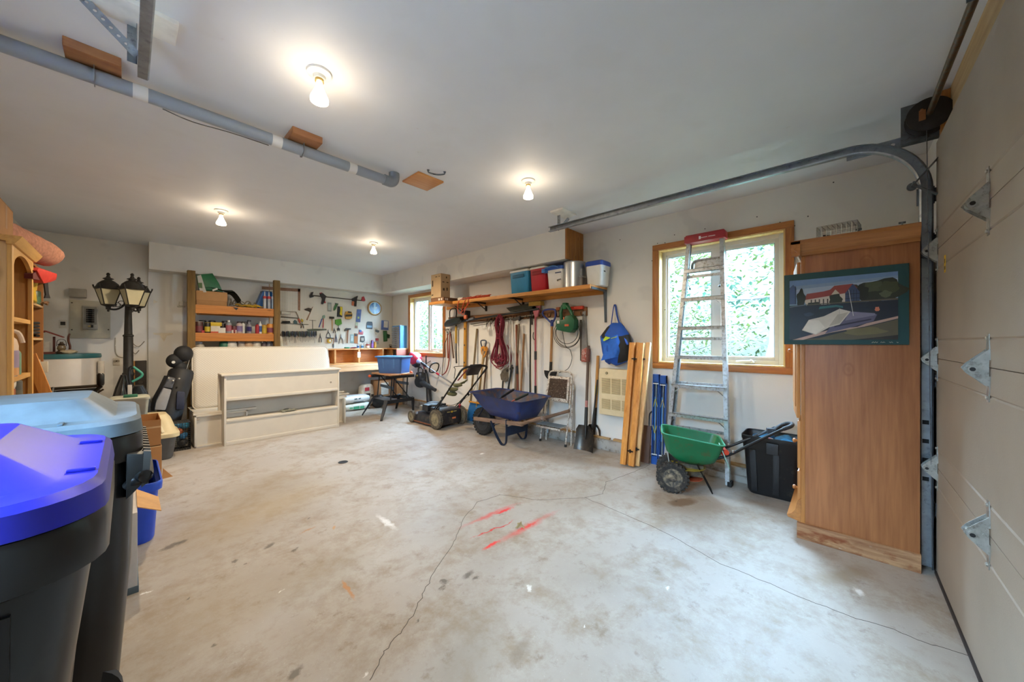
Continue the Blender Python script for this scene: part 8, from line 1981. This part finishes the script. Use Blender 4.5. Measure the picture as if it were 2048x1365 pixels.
part(T, 'grip', MB().tube([nb(201, 772, 5.25), nb(201, 768, 5.25), nb(201, 750, 5.25), nb(201, 747, 5.25)], [.02, .026, .026, .016], 12), P('#0f0f10', .35))
part(T, 'leg_tube', MB().tube(spline([nb(203, 772, 5.25), nb(182, 790, 5.25), nb(175, 800, 5.25), nb(174, 830, 5.25), nb(174, 900, 5.25)], 5), .016, 10), P('#14130f', .4, .4))
part(T, 'cable', MB().tube(spline([nb(106, 776, 5.2), nb(104, 790, 5.15), nb(104, 820, 5.15)], 4), .010, 8).tube(spline([nb(108, 784, 5.2), nb(118, 792, 5.15), nb(122, 805, 5.15), nb(120, 825, 5.15)], 4), .008, 8), P('#1b1b1c', .5), kind='stuff')
part(T, 'rod', MB().cyl(nb(194, 782, 5.25), nb(189, 812, 5.25), .006, n=8), P('#4a4338', .5, .5))
part(T, 'red_cap', MB().sph(nb(187, 812, 5.2), (.10, .06, .022), 16, 8), P('#a8231f', .4))
part(T, 'engine', MB().box((-.50, 5.05, .30), (-.12, 5.45, .48)), P('#1d1d1f', .5, .2), bevel=.02)
part(T, 'auger_housing', MB().box((-.51, 5.47, .02), (-.10, 5.75, .42)), P('#141416', .5), bevel=.02)
part(T, 'muffler', MB().sph(nb(112, 812, 5.1), (.07, .06, .055), 14, 8), P('#3a3836', .4, .5))
for x in (-.46, -.14): part(T, 'wheel', MB().cyl((x - .045, 5.2, .17), (x + .045, 5.2, .17), .17, n=24), P('#151515', .8))

# ---------------------------------------------------------------- pine hutch, brown shelf and what they hold
FX = -.50
hy0, hy1 = wx(13, 600, FX).y, wx(58, 600, FX).y
ht = wx(30, 496, FX).z
M_HP = W('#b07e3c', '#d6a862', 'z', 1.0, .5, .25); M_HPY = W('#b07e3c', '#d6a862', 'y', 1.0, .5, .25)
M_HIN = W('#7a4e1e', '#946428', 'z', 1.0, .6, .1)
T = thing('pine_hutch', 'tall pine hutch with arched top standing along the left wall', 'hutch', (-.68, (hy0 + hy1) / 2, 0))
part(T, 'side_panel', MB().box((XL + .005, hy0, 0), (FX, hy0 + .022, ht)), W('#a88050', '#c8a374', 'z', 1.0, .55, .3), bevel=.002)
part(T, 'side_panel', MB().box((XL + .005, hy1 - .022, 0), (FX, hy1, ht)), M_HP, bevel=.002)
part(T, 'back_panel', MB().box((XL + .005, hy0 + .022, 0), (XL + .015, hy1 - .022, ht)), M_HIN, smooth=0)
for y in (hy0, hy1 - .055): part(T, 'stile', MB().box((FX, y, 0), (FX + .02, y + .055, ht)), M_HP, bevel=.003)
for py in (632, 758, 825):
    z = wx(15, py, FX).z
    part(T, 'shelf_board', MB().box((XL + .015, hy0 + .022, z - .03), (FX + .012, hy1 - .022, z)), M_HPY, bevel=.003)
part(T, 'shelf_board', MB().box((XL + .015, hy0 + .022, .04), (FX + .012, hy1 - .022, .07)), M_HPY, bevel=.003)
ym = (hy0 + hy1) / 2; av = []
for i in range(21):
    t = i / 20; y = hy0 + .05 + (hy1 - hy0 - .10) * t
    av.append((FX, y, ht - .13 + .09 * math.sin(t * math.pi) ** .6 - (.015 if abs(t - .5) > .46 else 0)))
part(T, 'arched_valance', MB().ext([(FX, hy0 + .05, ht), (FX, hy0 + .05, ht - .14)] + av[1:-1] + [(FX, hy1 - .05, ht - .14), (FX, hy1 - .05, ht)], (.02, 0, 0)), M_HPY, smooth=0)
part(T, 'cornice', MB().ext([(FX + .0, hy0 - .02, ht - .02), (FX + .03, hy0 - .02, ht - .015), (FX + .05, hy0 - .02, ht + .015), (FX + .06, hy0 - .02, ht + .035), (FX, hy0 - .02, ht + .035)], (0, hy1 - hy0 + .04, 0)).box((XL + .005, hy0 - .02, ht), (FX, hy1 + .02, ht + .034)), M_HPY, smooth=25)
part(T, 'lower_mullion', MB().box((FX, ym - .02, .07), (FX + .018, ym + .02, wx(15, 825, FX).z - .03)), M_HP, bevel=.003)
part(T, 'bracket_plate', MB().box((FX - .08, hy0 - .004, wx(4, 540, FX).z - .02), (FX - .04, hy0, wx(4, 540, FX).z + .02)), P('#5a4a36', .5, .5), smooth=0)
zs = [wx(15, py, FX).z for py in (632, 758, 825)]
G = 'goods on the pine hutch shelves'
can('paint_can', 'black-lidded paint can on the upper hutch shelf', Vector((FX - .05, hy0 + .17, zs[0])), .055, .115, '#a8917c', '#26221e', '#8a5a48', group=G)
p = Vector((FX - .075, hy0 + .22, zs[1]))
T = thing('detergent_jug', 'large clear jug of pinkish liquid with purple label on the hutch', 'jug', p, group=G)
part(T, 'body', MB().lathe([(.085, 0), (.092, .02), (.092, .20), (.085, .24), (.05, .29), (.028, .32), (.028, .34)], 22, p), P('#c9b09a', .25), smooth=40)
part(T, 'label', MB().lathe([(.0935, .06), (.0935, .17)], 22, p, cap=False), P('#8d7c94', .5), recalc=False)
part(T, 'liquid', MB().lathe([(.0935, .01), (.0935, .058)], 22, p, cap=False), P('#c08a52', .3), recalc=False)
part(T, 'handle', MB().tube(spline([p + Vector((.03, .03, .30)), p + Vector((.08, .06, .29)), p + Vector((.10, .07, .22))], 4), .012, 8), P('#d0bda8', .3))
part(T, 'cap', MB().cyl(p + Vector((0, 0, .335)), p + Vector((0, 0, .365)), .03, n=16), P('#d8d0c8', .4))
bottle('green_flask', 'slim green flask behind the clear jug on the hutch', Vector((FX - .03, hy0 + .45, zs[1])), .03, .20, '#6a8a72', '#3a4a3c', group=G)
can('dark_tin', 'dark labelled tin on the low hutch shelf', Vector((FX - .045, hy0 + .45, zs[2])), .05, .16, '#4a4a44', '#8a867c', '#5c5a4c', group=G)
solo('white_rag_bundle', 'folded white rags on the low hutch shelf', 'rag', MB().sph(Vector((FX - .07, hy0 + .20, zs[2] + .155)), (.08, .11, .045), 16, 10).jitter(.012, 6, 30), P('#b8b0a6', .85, var=.15, scale=30), group=G)
bottle('violet_bottle', 'small violet bottle under the rags on the low hutch shelf', Vector((FX - .035, hy0 + .17, zs[2])), .04, .12, '#6a648a', '#8a86a0', group=G)
can('brown_can', 'small brown can between rags and dark tin on the hutch', Vector((FX - .05, hy0 + .30, zs[2])), .045, .12, '#8a4a2a', '#9a948a', '#a0602c', group=G)
T = thing('top_carton', 'brown carton on top of the pine hutch', 'box', (-.68, hy0 + .2, ht + .035))
part(T, 'box', MB().box((XL + .01, hy0 - .05, ht + .036), (FX - .02, hy0 + .34, ht + .25)), P('#9a6a34', .75, var=.08), bevel=.003)
part(T, 'tape', MB().box((FX - .0205, hy0 + .12, ht + .10), (FX - .0195, hy0 + .17, ht + .25)), P('#8a5c2a', .5), smooth=0)
for y0, y1 in ((-.05, .142), (.148, .34)): part(T, 'flap', MB().box((XL + .01, hy0 + y0, ht + .25), (FX - .02, hy0 + y1, ht + .254)), P('#8f6230', .75), bevel=.001)
a, b = Vector((-.66, hy0 + .42, ht + .15)), Vector((-.46, hy0 + 1.16, ht + .115))
T = thing('insulation_roll', 'rolled pink insulation batt lying across the tops of hutch and shelf', 'insulation', a)
part(T, 'roll', MB().tube(spline([a, a.lerp(b, .3), a.lerp(b, .7), b], 5), [.10, .104, .106, .106, .106, .106, .106, .106, .105, .105, .104, .104, .103, .102, .10, .095], 18).jitter(.006, 5, 30), P('#a3715c', .95, var=.25, scale=40, bump=.6), smooth=60)
part(T, 'end_spiral', MB().tube([b + Vector((.004, .02, 0)) + Vector((.0, .008, 0)) + Vector((.9 * (.06 - .0022 * i) * math.cos(i * .5), .0, (.06 - .0022 * i) * math.sin(i * .5))) for i in range(24)], .006, 5), P('#c08a6a', .95))
# brown open shelf farther along the wall
GX = -.53; gy0, gy1 = hy1 + .12, wx(87, 640, GX).y
gz = wx(87, 548, GX).z
T = thing('brown_shelf', 'open brown laminate shelf unit behind the pine hutch', 'shelf', (-.7, (gy0 + gy1) / 2, 0))
M_LAM = P('#8c5a28', .5, var=.1, scale=5)
for y in (gy0, gy1 - .02): part(T, 'side_panel', MB().box((XL + .005, y, 0), (GX, y + .02, gz)), M_LAM, bevel=.002)
part(T, 'back_panel', MB().box((XL + .005, gy0 + .02, 0), (XL + .012, gy1 - .02, gz)), P('#7a4e22', .6), smooth=0)
lv = [wx(87, 613, GX).z, wx(87, 677, GX).z, wx(87, 745, GX).z, .05]
for z in lv: part(T, 'shelf_board', MB().box((XL + .012, gy0 + .02, z - .018), (GX - .002, gy1 - .02, z)), P('#b89a70', .5), bevel=.002)
part(T, 'top_board', MB().box((XL + .005, gy0, gz), (GX + .004, gy1, gz + .02)), M_LAM, bevel=.002)
p = Vector((GX - .08, gy1 - .34, lv[0]))
T = thing('watering_can', 'yellow plastic watering can on the top brown shelf', 'watering can', p)
part(T, 'body', MB().lathe([(.075, 0), (.08, .02), (.07, .15), (.06, .16)], 18, p), P('#b8952c', .45))
part(T, 'handle', MB().tube(spline([p + Vector((.03, .05, .12)), p + Vector((.06, .10, .20)), p + Vector((.05, .17, .16)), p + Vector((.04, .16, .05)), p + Vector((.03, .08, .02))], 5), .014, 8), P('#c0a038', .45))
part(T, 'spout', MB().tube([p + Vector((0, -.07, .05)), p + Vector((0, -.15, .16))], [.022, .012], 10), P('#b8952c', .45))
p = Vector((GX - .05, gy1 - .14, lv[0]))
can('green_tin', 'dark green tin beside the watering can', p, .05, .12, '#2c4430', '#3a3a36', '#3a5a40')
solo('twine_ball', 'tangle of brown twine on the top brown shelf', 'twine', MB().tube(spline([(p.x + .03 + .05 * math.cos(i * 1.1), p.y + .05 + .07 * math.sin(i * 1.7), p.z + .008 + .03 * abs(math.sin(i * .9))) for i in range(26)], 3), .007, 5), P('#6a4a2a', .8))
p = Vector((GX - .09, gy1 - .2, lv[1]))
T = thing('coiled_hose', 'small black coiled hose on the middle brown shelf', 'hose', p)
part(T, 'coil', MB().tube([(p.x + .08 * math.cos(i * .4), p.y + .11 * math.sin(i * .4), p.z + .02 + .0018 * i) for i in range(64)], .012, 7), P('#1c1b1a', .5))
p = Vector((GX - .06, gy1 - .12, lv[2]))
can('cream_can', 'cream tin on the lowest visible brown shelf', p, .055, .12, '#a89c88', '#8a8274', '#c0b49c')
solo('paper_block', 'stack of off-white papers at the end of the low brown shelf', 'papers', MB().box((GX - .10, gy1 - .075, lv[2] + .0), (GX + .03, gy1 - .022, lv[2] + .10)), P('#b5aa98', .7), bevel=.003)
# red cap on the top
q = wx(90, 548, -.46)
T = thing('red_life_vest', 'bright red life vest draped over the end of the brown shelf', 'life vest', q)
rv = lambda px, py, X=-.46: wx(px, py, X)
pts = [rv(74, 541), rv(79, 536), rv(93, 541), rv(106, 546), rv(114, 553), rv(112, 560), rv(100, 565), rv(88, 567), rv(82, 556)]
m = MB(); n = len(pts); ctr = sum(pts, Vector()) / n
m.add([p.copy() for p in pts] + [ctr + Vector((.05, -.02, .02))] + [p + Vector((-.05, .02, 0)) for p in pts] + [ctr + Vector((-.08, 0, 0))], [(i, (i + 1) % n, n) for i in range(n)] + [((i + 1) % n + n + 1, i + n + 1, 2 * n + 1) for i in range(n)] + [(i, i + n + 1, (i + 1) % n + n + 1, (i + 1) % n) for i in range(n)])
part(T, 'panel', m, P('#b8281c', .6, var=.15, scale=20), smooth=50)
part(T, 'dark_panel', MB().ext([rv(66, 548, -.47), rv(76, 542, -.47), rv(86, 562, -.47), rv(76, 560, -.47), rv(66, 558, -.47)], (-.04, .01, 0)), P('#5a1a16', .7))
part(T, 'black_strap', MB().ext([rv(89, 568), rv(96, 565), rv(98, 588), rv(101, 597), rv(90, 597), rv(92, 590)], (-.008, .004, 0)), P('#151416', .6))
# pine boards leaning
T = None
for i, (x0, y0, x1, y1, w) in enumerate(((62, 715, 112, 838, .06), (61, 742, 102, 838, .05), (60, 760, 92, 842, .05), (60, 790, 80, 845, .05))):
    lb = ['tallest pine board leaning against the brown shelf', 'second pine board leaning against the brown shelf', 'third pine board leaning against the brown shelf', 'shortest pine board leaning by the hutch stile'][i]
    yy_ = 4.50 + .035 * i
    t0, t1 = wy(x0, y0, yy_), wy(x1, y1, yy_)
    dirv = (t1 - t0); k = (0.02 - t0.z) / dirv.z; e = t0 + dirv * k
    solo('pine_board', lb, 'board', MB().bar(t0 + dirv * -.05, e, w, .028, up=(0, 1, 0)), M_PINE, group='pine boards leaning by the hutch', bevel=.003)
# ---------------------------------------------------------------- cartons, pet box, basket behind the bins
T = thing('carton', 'open brown carton on top of another beside the pet carrier', 'box', (.02, 4.98, .29))
def carton(T, x0, x1, y0, y1, z0, z1, mat, open_=False):
    t = .005
    if not open_: part(T, 'box', MB().box((x0, y0, z0), (x1, y1, z1)), mat, bevel=.003); return
    for lo, hi in (((x0, y0, z0), (x1, y0 + t, z1)), ((x0, y1 - t, z0), (x1, y1, z1)), ((x0, y0 + t, z0), (x0 + t, y1 - t, z1)), ((x1 - t, y0 + t, z0), (x1, y1 - t, z1))): part(T, 'wall', MB().box(lo, hi), mat, smooth=0)
    part(T, 'base', MB().box((x0, y0, z0), (x1, y1, z0 + t)), mat, smooth=0)
M_CB = P('#a4703c', .75, var=.08, scale=5); M_CBI = P('#8c4e22', .8)
carton(T, -.20, .215, 4.75, 5.2, .335, .58, M_CB, True)
part(T, 'tape', MB().box((-.2, 4.7485, .505), (.216, 4.75, .52)), P('#c8a070', .35), smooth=0)
T = thing('carton', 'closed brown carton on the floor under the open one', 'box', (.02, 4.98, 0))
carton(T, -.19, .22, 4.745, 5.21, 0, .333, M_CB)
part(T, 'tape', MB().box((-.19, 4.7435, .325), (.221, 4.745, .333)), P('#c8a070', .35), smooth=0)
part(T, 'flap', MB().ext([(.222, 4.78, .0), (.30, 4.80, .0), (.23, 4.79, .10)], (0, .01, 0)), M_CB, smooth=0)
T = thing('pet_carrier', 'beige hooded litter box with dark base beside the cartons', 'litter box', (.13, 5.72, 0))
part(T, 'base', MB().vessel([(0, .42, .36), (.02, .44, .38), (.26, .50, .43)], .06, .006, (.13, 5.72, 0)), P('#4e4a46', .5, var=.1), smooth=45)
hood = [[(a_ + .13, b_ + 5.72, z) for a_, b_ in rrect(w, h, .08, 6)] for z, w, h in ((.25, .55, .48), (.29, .55, .48), (.31, .50, .43), (.44, .42, .36), (.50, .34, .28), (.51, .2, .18))]
part(T, 'hood', MB().loft(hood), P('#c8b48a', .45, var=.05), smooth=40)
part(T, 'hood_ridge', MB().bar((.27, 5.51, .31), (.23, 5.57, .48), .05, .02).bar((-.02, 5.51, .31), (.01, 5.57, .48), .05, .02), P('#d0bd94', .45), kind='stuff', bevel=.006)
part(T, 'vent', MB().cyl((.13, 5.53, .40), (.13, 5.515, .40), .015, n=10), P('#6a543a', .6))
T = thing('grey_crate', 'dark crate hidden behind the brown cartons', 'crate', (.02, 5.34, 0))
part(T, 'crate', MB().vessel([(0, .36, .20), (.48, .40, .235)], .03, .008, (.02, 5.34, 0)), P('#3a3b3e', .5))
part(T, 'crate_lid', MB().box((-.18, 5.222, .48), (.22, 5.458, .495)), P('#35363a', .5), bevel=.006)
T = thing('food_bin', 'clear plastic pet-food bin with green latch above the cartons', 'container', (.015, 5.34, .495))
rr = [[(a_ + .015, b_ + 5.34, z) for a_, b_ in rrect(w, h, .035, 5)] for z, w, h in ((.496, .22, .17), (.51, .24, .19), (.72, .27, .21), (.73, .285, .225), (.75, .285, .225), (.765, .24, .18))]
part(T, 'bin', MB().loft(rr), P('#a8a796', .3, var=.06), smooth=40)
part(T, 'green_latch', MB().box((-.03, 5.24, .755), (.07, 5.31, .785)), P('#2f6a52', .45), bevel=.008)
T = thing('wire_basket', 'wire basket of blue toys beside the mattress foot', 'basket', (.44, 5.96, 0))
part(T, 'wire', wire_box(MB(), (.44, 5.97, .003), .17, .22, .33, .024, .0022), P('#22201e', .5, .4), kind='stuff')
part(T, 'backing_card', MB().box((.365, 5.90, .006), (.372, 6.06, .27)).box((.372, 6.05, .006), (.515, 6.056, .12)), P('#c8c2b4', .6), kind='stuff', smooth=0)
for i, (x, y, z, r, c, lb) in enumerate(((.41, 5.95, .29, .05, '#2c6a8c', 'blue crumpled bag on top of the wire basket'), (.48, 5.98, .28, .05, '#2a7c9a', 'turquoise crumpled bag on top of the wire basket'), (.42, 5.93, .22, .045, '#a8562a', 'orange crumpled bag in the wire basket'), (.46, 5.95, .17, .045, '#2f6f96', 'blue bag midway down the wire basket'), (.46, 5.96, .08, .05, '#2c2a2a', 'black bag low in the wire basket'))):
    solo('toy_bag', lb, 'bag', MB().sph((x, y, z), (r, r, r * .9), 14, 8).jitter(.008, i, 40), P(c, .5, var=.3, scale=40), group='bags in the wire basket')
# ---------------------------------------------------------------- blue recycling boxes and white carton
def tub(T, c, levels, mat, r=.06):
    part(T, 'body', MB().vessel(levels, r, .006, c), mat, smooth=45)
T = thing('recycling_box', 'bright blue open recycling box with rolled rim on the floor', 'box', (-.04, 3.62, 0))
tub(T, (-.05, 3.62, 0), [(0, .33, .56), (.02, .345, .575), (.34, .38, .64), (.345, .415, .675), (.39, .42, .68), (.40, .41, .67)], P('#1c46b4', .38, var=.06))
part(T, 'moulded_logo', MB().lathe([(.05, 0), (.05, .004)], 20, (.135, 3.62, .20), (1, 0, 0)), P('#2450bc', .38))
T = thing('recycling_box', 'grey-blue recycling box nested inside the bright blue one', 'box', (-.06, 3.66, .05))
tub(T, (-.07, 3.68, .03), [(0, .26, .46), (.02, .28, .48), (.42, .315, .555), (.425, .34, .58), (.465, .345, .585), (.475, .335, .575)], P('#4d6478', .42, var=.08))
for k in (-.2, -.07, .07, .2): part(T, 'rib', MB().bar((.085, 3.68 + k, .12), (.095, 3.68 + k, .44), .03, .008, up=(1, 0, 0)), P('#5a7084', .42), bevel=.003)
T = thing('white_carton', 'narrow white carton with open brown flap beside the blue recycling box', 'box', (-.1, 2.85, 0))
x1 = .055
part(T, 'box', MB().box((-.30, 2.72, 0), (x1 - .02, 3.16, .42)), P('#c3bdb8', .6, var=.06), bevel=.003)
part(T, 'grey_foot', MB().box((-.30, 2.715, .0), (x1 - .015, 3.165, .035)), P('#4c5a60', .5), bevel=.003)
part(T, 'flap', MB().ext([(x1 - .02, 2.80, .42), (x1 - .02, 3.14, .42), (x1 + .075, 3.10, .355), (x1 + .075, 2.84, .355)], (.0, 0, .005)), P('#c49258', .7), smooth=0)
part(T, 'inner_side', MB().box((-.28, 3.15, .42), (x1 - .02, 3.155, .58)), P('#b08a78', .7), smooth=0)
pm = MB('#8d8690')
for z in (.10, .2, .3): pm.box((x1 - .0205, 2.76, z), (x1 - .0195, 3.12, z + .03))
part(T, 'print', pm, VC(.6), kind='stuff', smooth=0)
# ---------------------------------------------------------------- two wheeled bins
M_CART = P('#0b0c0e', .30, var=.2, scale=6, dirt='#181715', dirt_amt=.15)
def cart(label, cx, cy, w, d, lid, t1, t0, rotz=0):
    """wheeled refuse cart; local front faces -y, hinge side +y"""
    T = thing('wheeled_bin', label, 'wheeled bin', (cx, cy, 0), rotz=rotz)
    R_ = lambda z, ww, dd, r=.09, oy=0: [(a, b + oy, z) for a, b in rrect(ww, dd, r, 6)]
    part(T, 'body', MB().loft([R_(.0, w * t0, d * (t0 - .04)), R_(.03, w * (t0 + .02), d * (t0 - .02)), R_(.55, w * t1, d * t1), R_(.90, w * .93, d * .93), R_(.93, w * .93, d * .93)]), M_CART, smooth=40, **L)
    part(T, 'rim', MB().loft([R_(.905, w * .95, d * .95, .12), R_(.915, w, d, .12), R_(.985, w, d, .12), R_(1.0, w * .985, d * .985, .12), R_(1.0, w * .9, d * .9, .12)]), P('#0f1012', .35, var=.15), smooth=40, **L)
    lidp = part(T, 'lid', MB().loft([R_(1.002, w * .98, d * .98, .12), R_(1.004, w * 1.0, d * 1.0, .12), R_(1.045, w * .985, d * .985, .12), R_(1.058, w * .95, d * .95, .12), R_(1.062, w * .80, d * .78, .06), R_(1.125, w * .54, d * .56, .05), R_(1.13, w * .3, d * .3, .05)]), lid, smooth=30, **L)
    for sx in (-1, 1):
        for k in (-.25, .2): part(lidp, 'lid_rib', MB().bar((sx * w * .41, d * k, 1.063), (sx * w * .47, d * k, 1.061), .012, .008), lid, bevel=.003, **L)
    part(T, 'handle_bar', MB().tube(spline([(-w * .42, d * .44, .82), (-w * .44, d * .485, .85), (-w * .40, d * .51, .855), (w * .40, d * .51, .855), (w * .44, d * .485, .85), (w * .42, d * .44, .82)], 4), .020, 10), P('#151618', .4), **L)
    hb = part(T, 'hinge_block', MB().ext([(-w * .46, d * .43, .78), (-w * .46, d * .50, .83), (-w * .46, d * .51, .93), (-w * .46, d * .43, .94)], (w * .92, 0, 0)), P('#1d1c1b', .5, var=.2, scale=20), bevel=.008, **L)
    for i in range(11):
        x = -w * .42 + i * w * .084
        part(hb, 'grip_rib', MB().ext([(x, d * .49, .815), (x, d * .52, .83), (x, d * .53, .935), (x, d * .50, .94)], (w * .04, 0, 0)), P('#393633', .55), **L)
    part(T, 'axle', MB().cyl((-w * .36, d * .22, .12), (w * .36, d * .22, .12), .012, n=10), M_GALVD, **L)
    for sx in (-1, 1):
        wv = part(T, 'wheel', MB().cyl((sx * w * .34, d * .22, .12), (sx * w * .40, d * .22, .12), .12, n=28), P('#151516', .7), **L)
        part(wv, 'wheel_disc', MB().cyl((sx * w * .402, d * .22, .12), (sx * w * .406, d * .22, .12), .08, n=20), P('#2c2c2e', .5), **L)
    part(T, 'front_rib', MB().bar((-w * .30, -d * .335, .10), (-w * .33, -d * .462, .88), .012, .012, up=(0, 1, 0)).bar((w * .30, -d * .335, .10), (w * .33, -d * .462, .88), .012, .012, up=(0, 1, 0)), M_CART, kind='stuff', **L)
    return T
cart('black wheeled bin with royal blue lid nearest the camera', -.345, 1.285, .64, .66, P('#151a9c', .42, var=.12, scale=4), .80, .66)
cart('black wheeled bin with pale grey-blue lid behind the blue-lidded bin', -.262, 2.06, .62, .60, P('#54646f', .55, var=.22, scale=10), .90, .80, rotz=R(-90))
# ---------------------------------------------------------------- floor oddments
p = fl(686, 925)
T = thing('floor_drain', 'small round black floor drain in the concrete', 'drain', p)
part(T, 'ring', MB().lathe([(.05, .0), (.05, .003), (.042, .004), (.04, .001)], 24, p, cap=False), P('#26221e', .6, .4))
part(T, 'grate', MB().lathe([(.041, .0005), (.041, .002)], 24, p), P('#0e0c0b', .8))
p = fl(1040, 1058)
T = thing('dried_leaf', 'curled pale dry leaf lying on the red paint streaks', 'leaf', p)
lf = [(0, 0), (.03, .012), (.055, .0), (.05, .025), (.035, .03), (.03, .055), (.018, .035), (.0, .045), (.004, .022), (-.015, .015)]
m = MB(); n = len(lf)
pt = lambda u, v: p + Vector((SY * (u - .02), -CYW * (u - .02), 0)) + Vector((CYW * .3, SY * .3, .0)) * v * .6 + Vector((0, 0, .002 + v * .75 + .01 * math.sin(u * 90)))
m.ext([pt(u, v) for u, v in lf], (.002, .002, 0))
part(T, 'blade', m, P('#a8946a', .7, var=.2, scale=60), smooth=0)
part(T, 'stem', MB().tube([pt(.0, .0), pt(.02, .02), pt(.03, .05)], .0015, 5), P('#8a744a', .7))
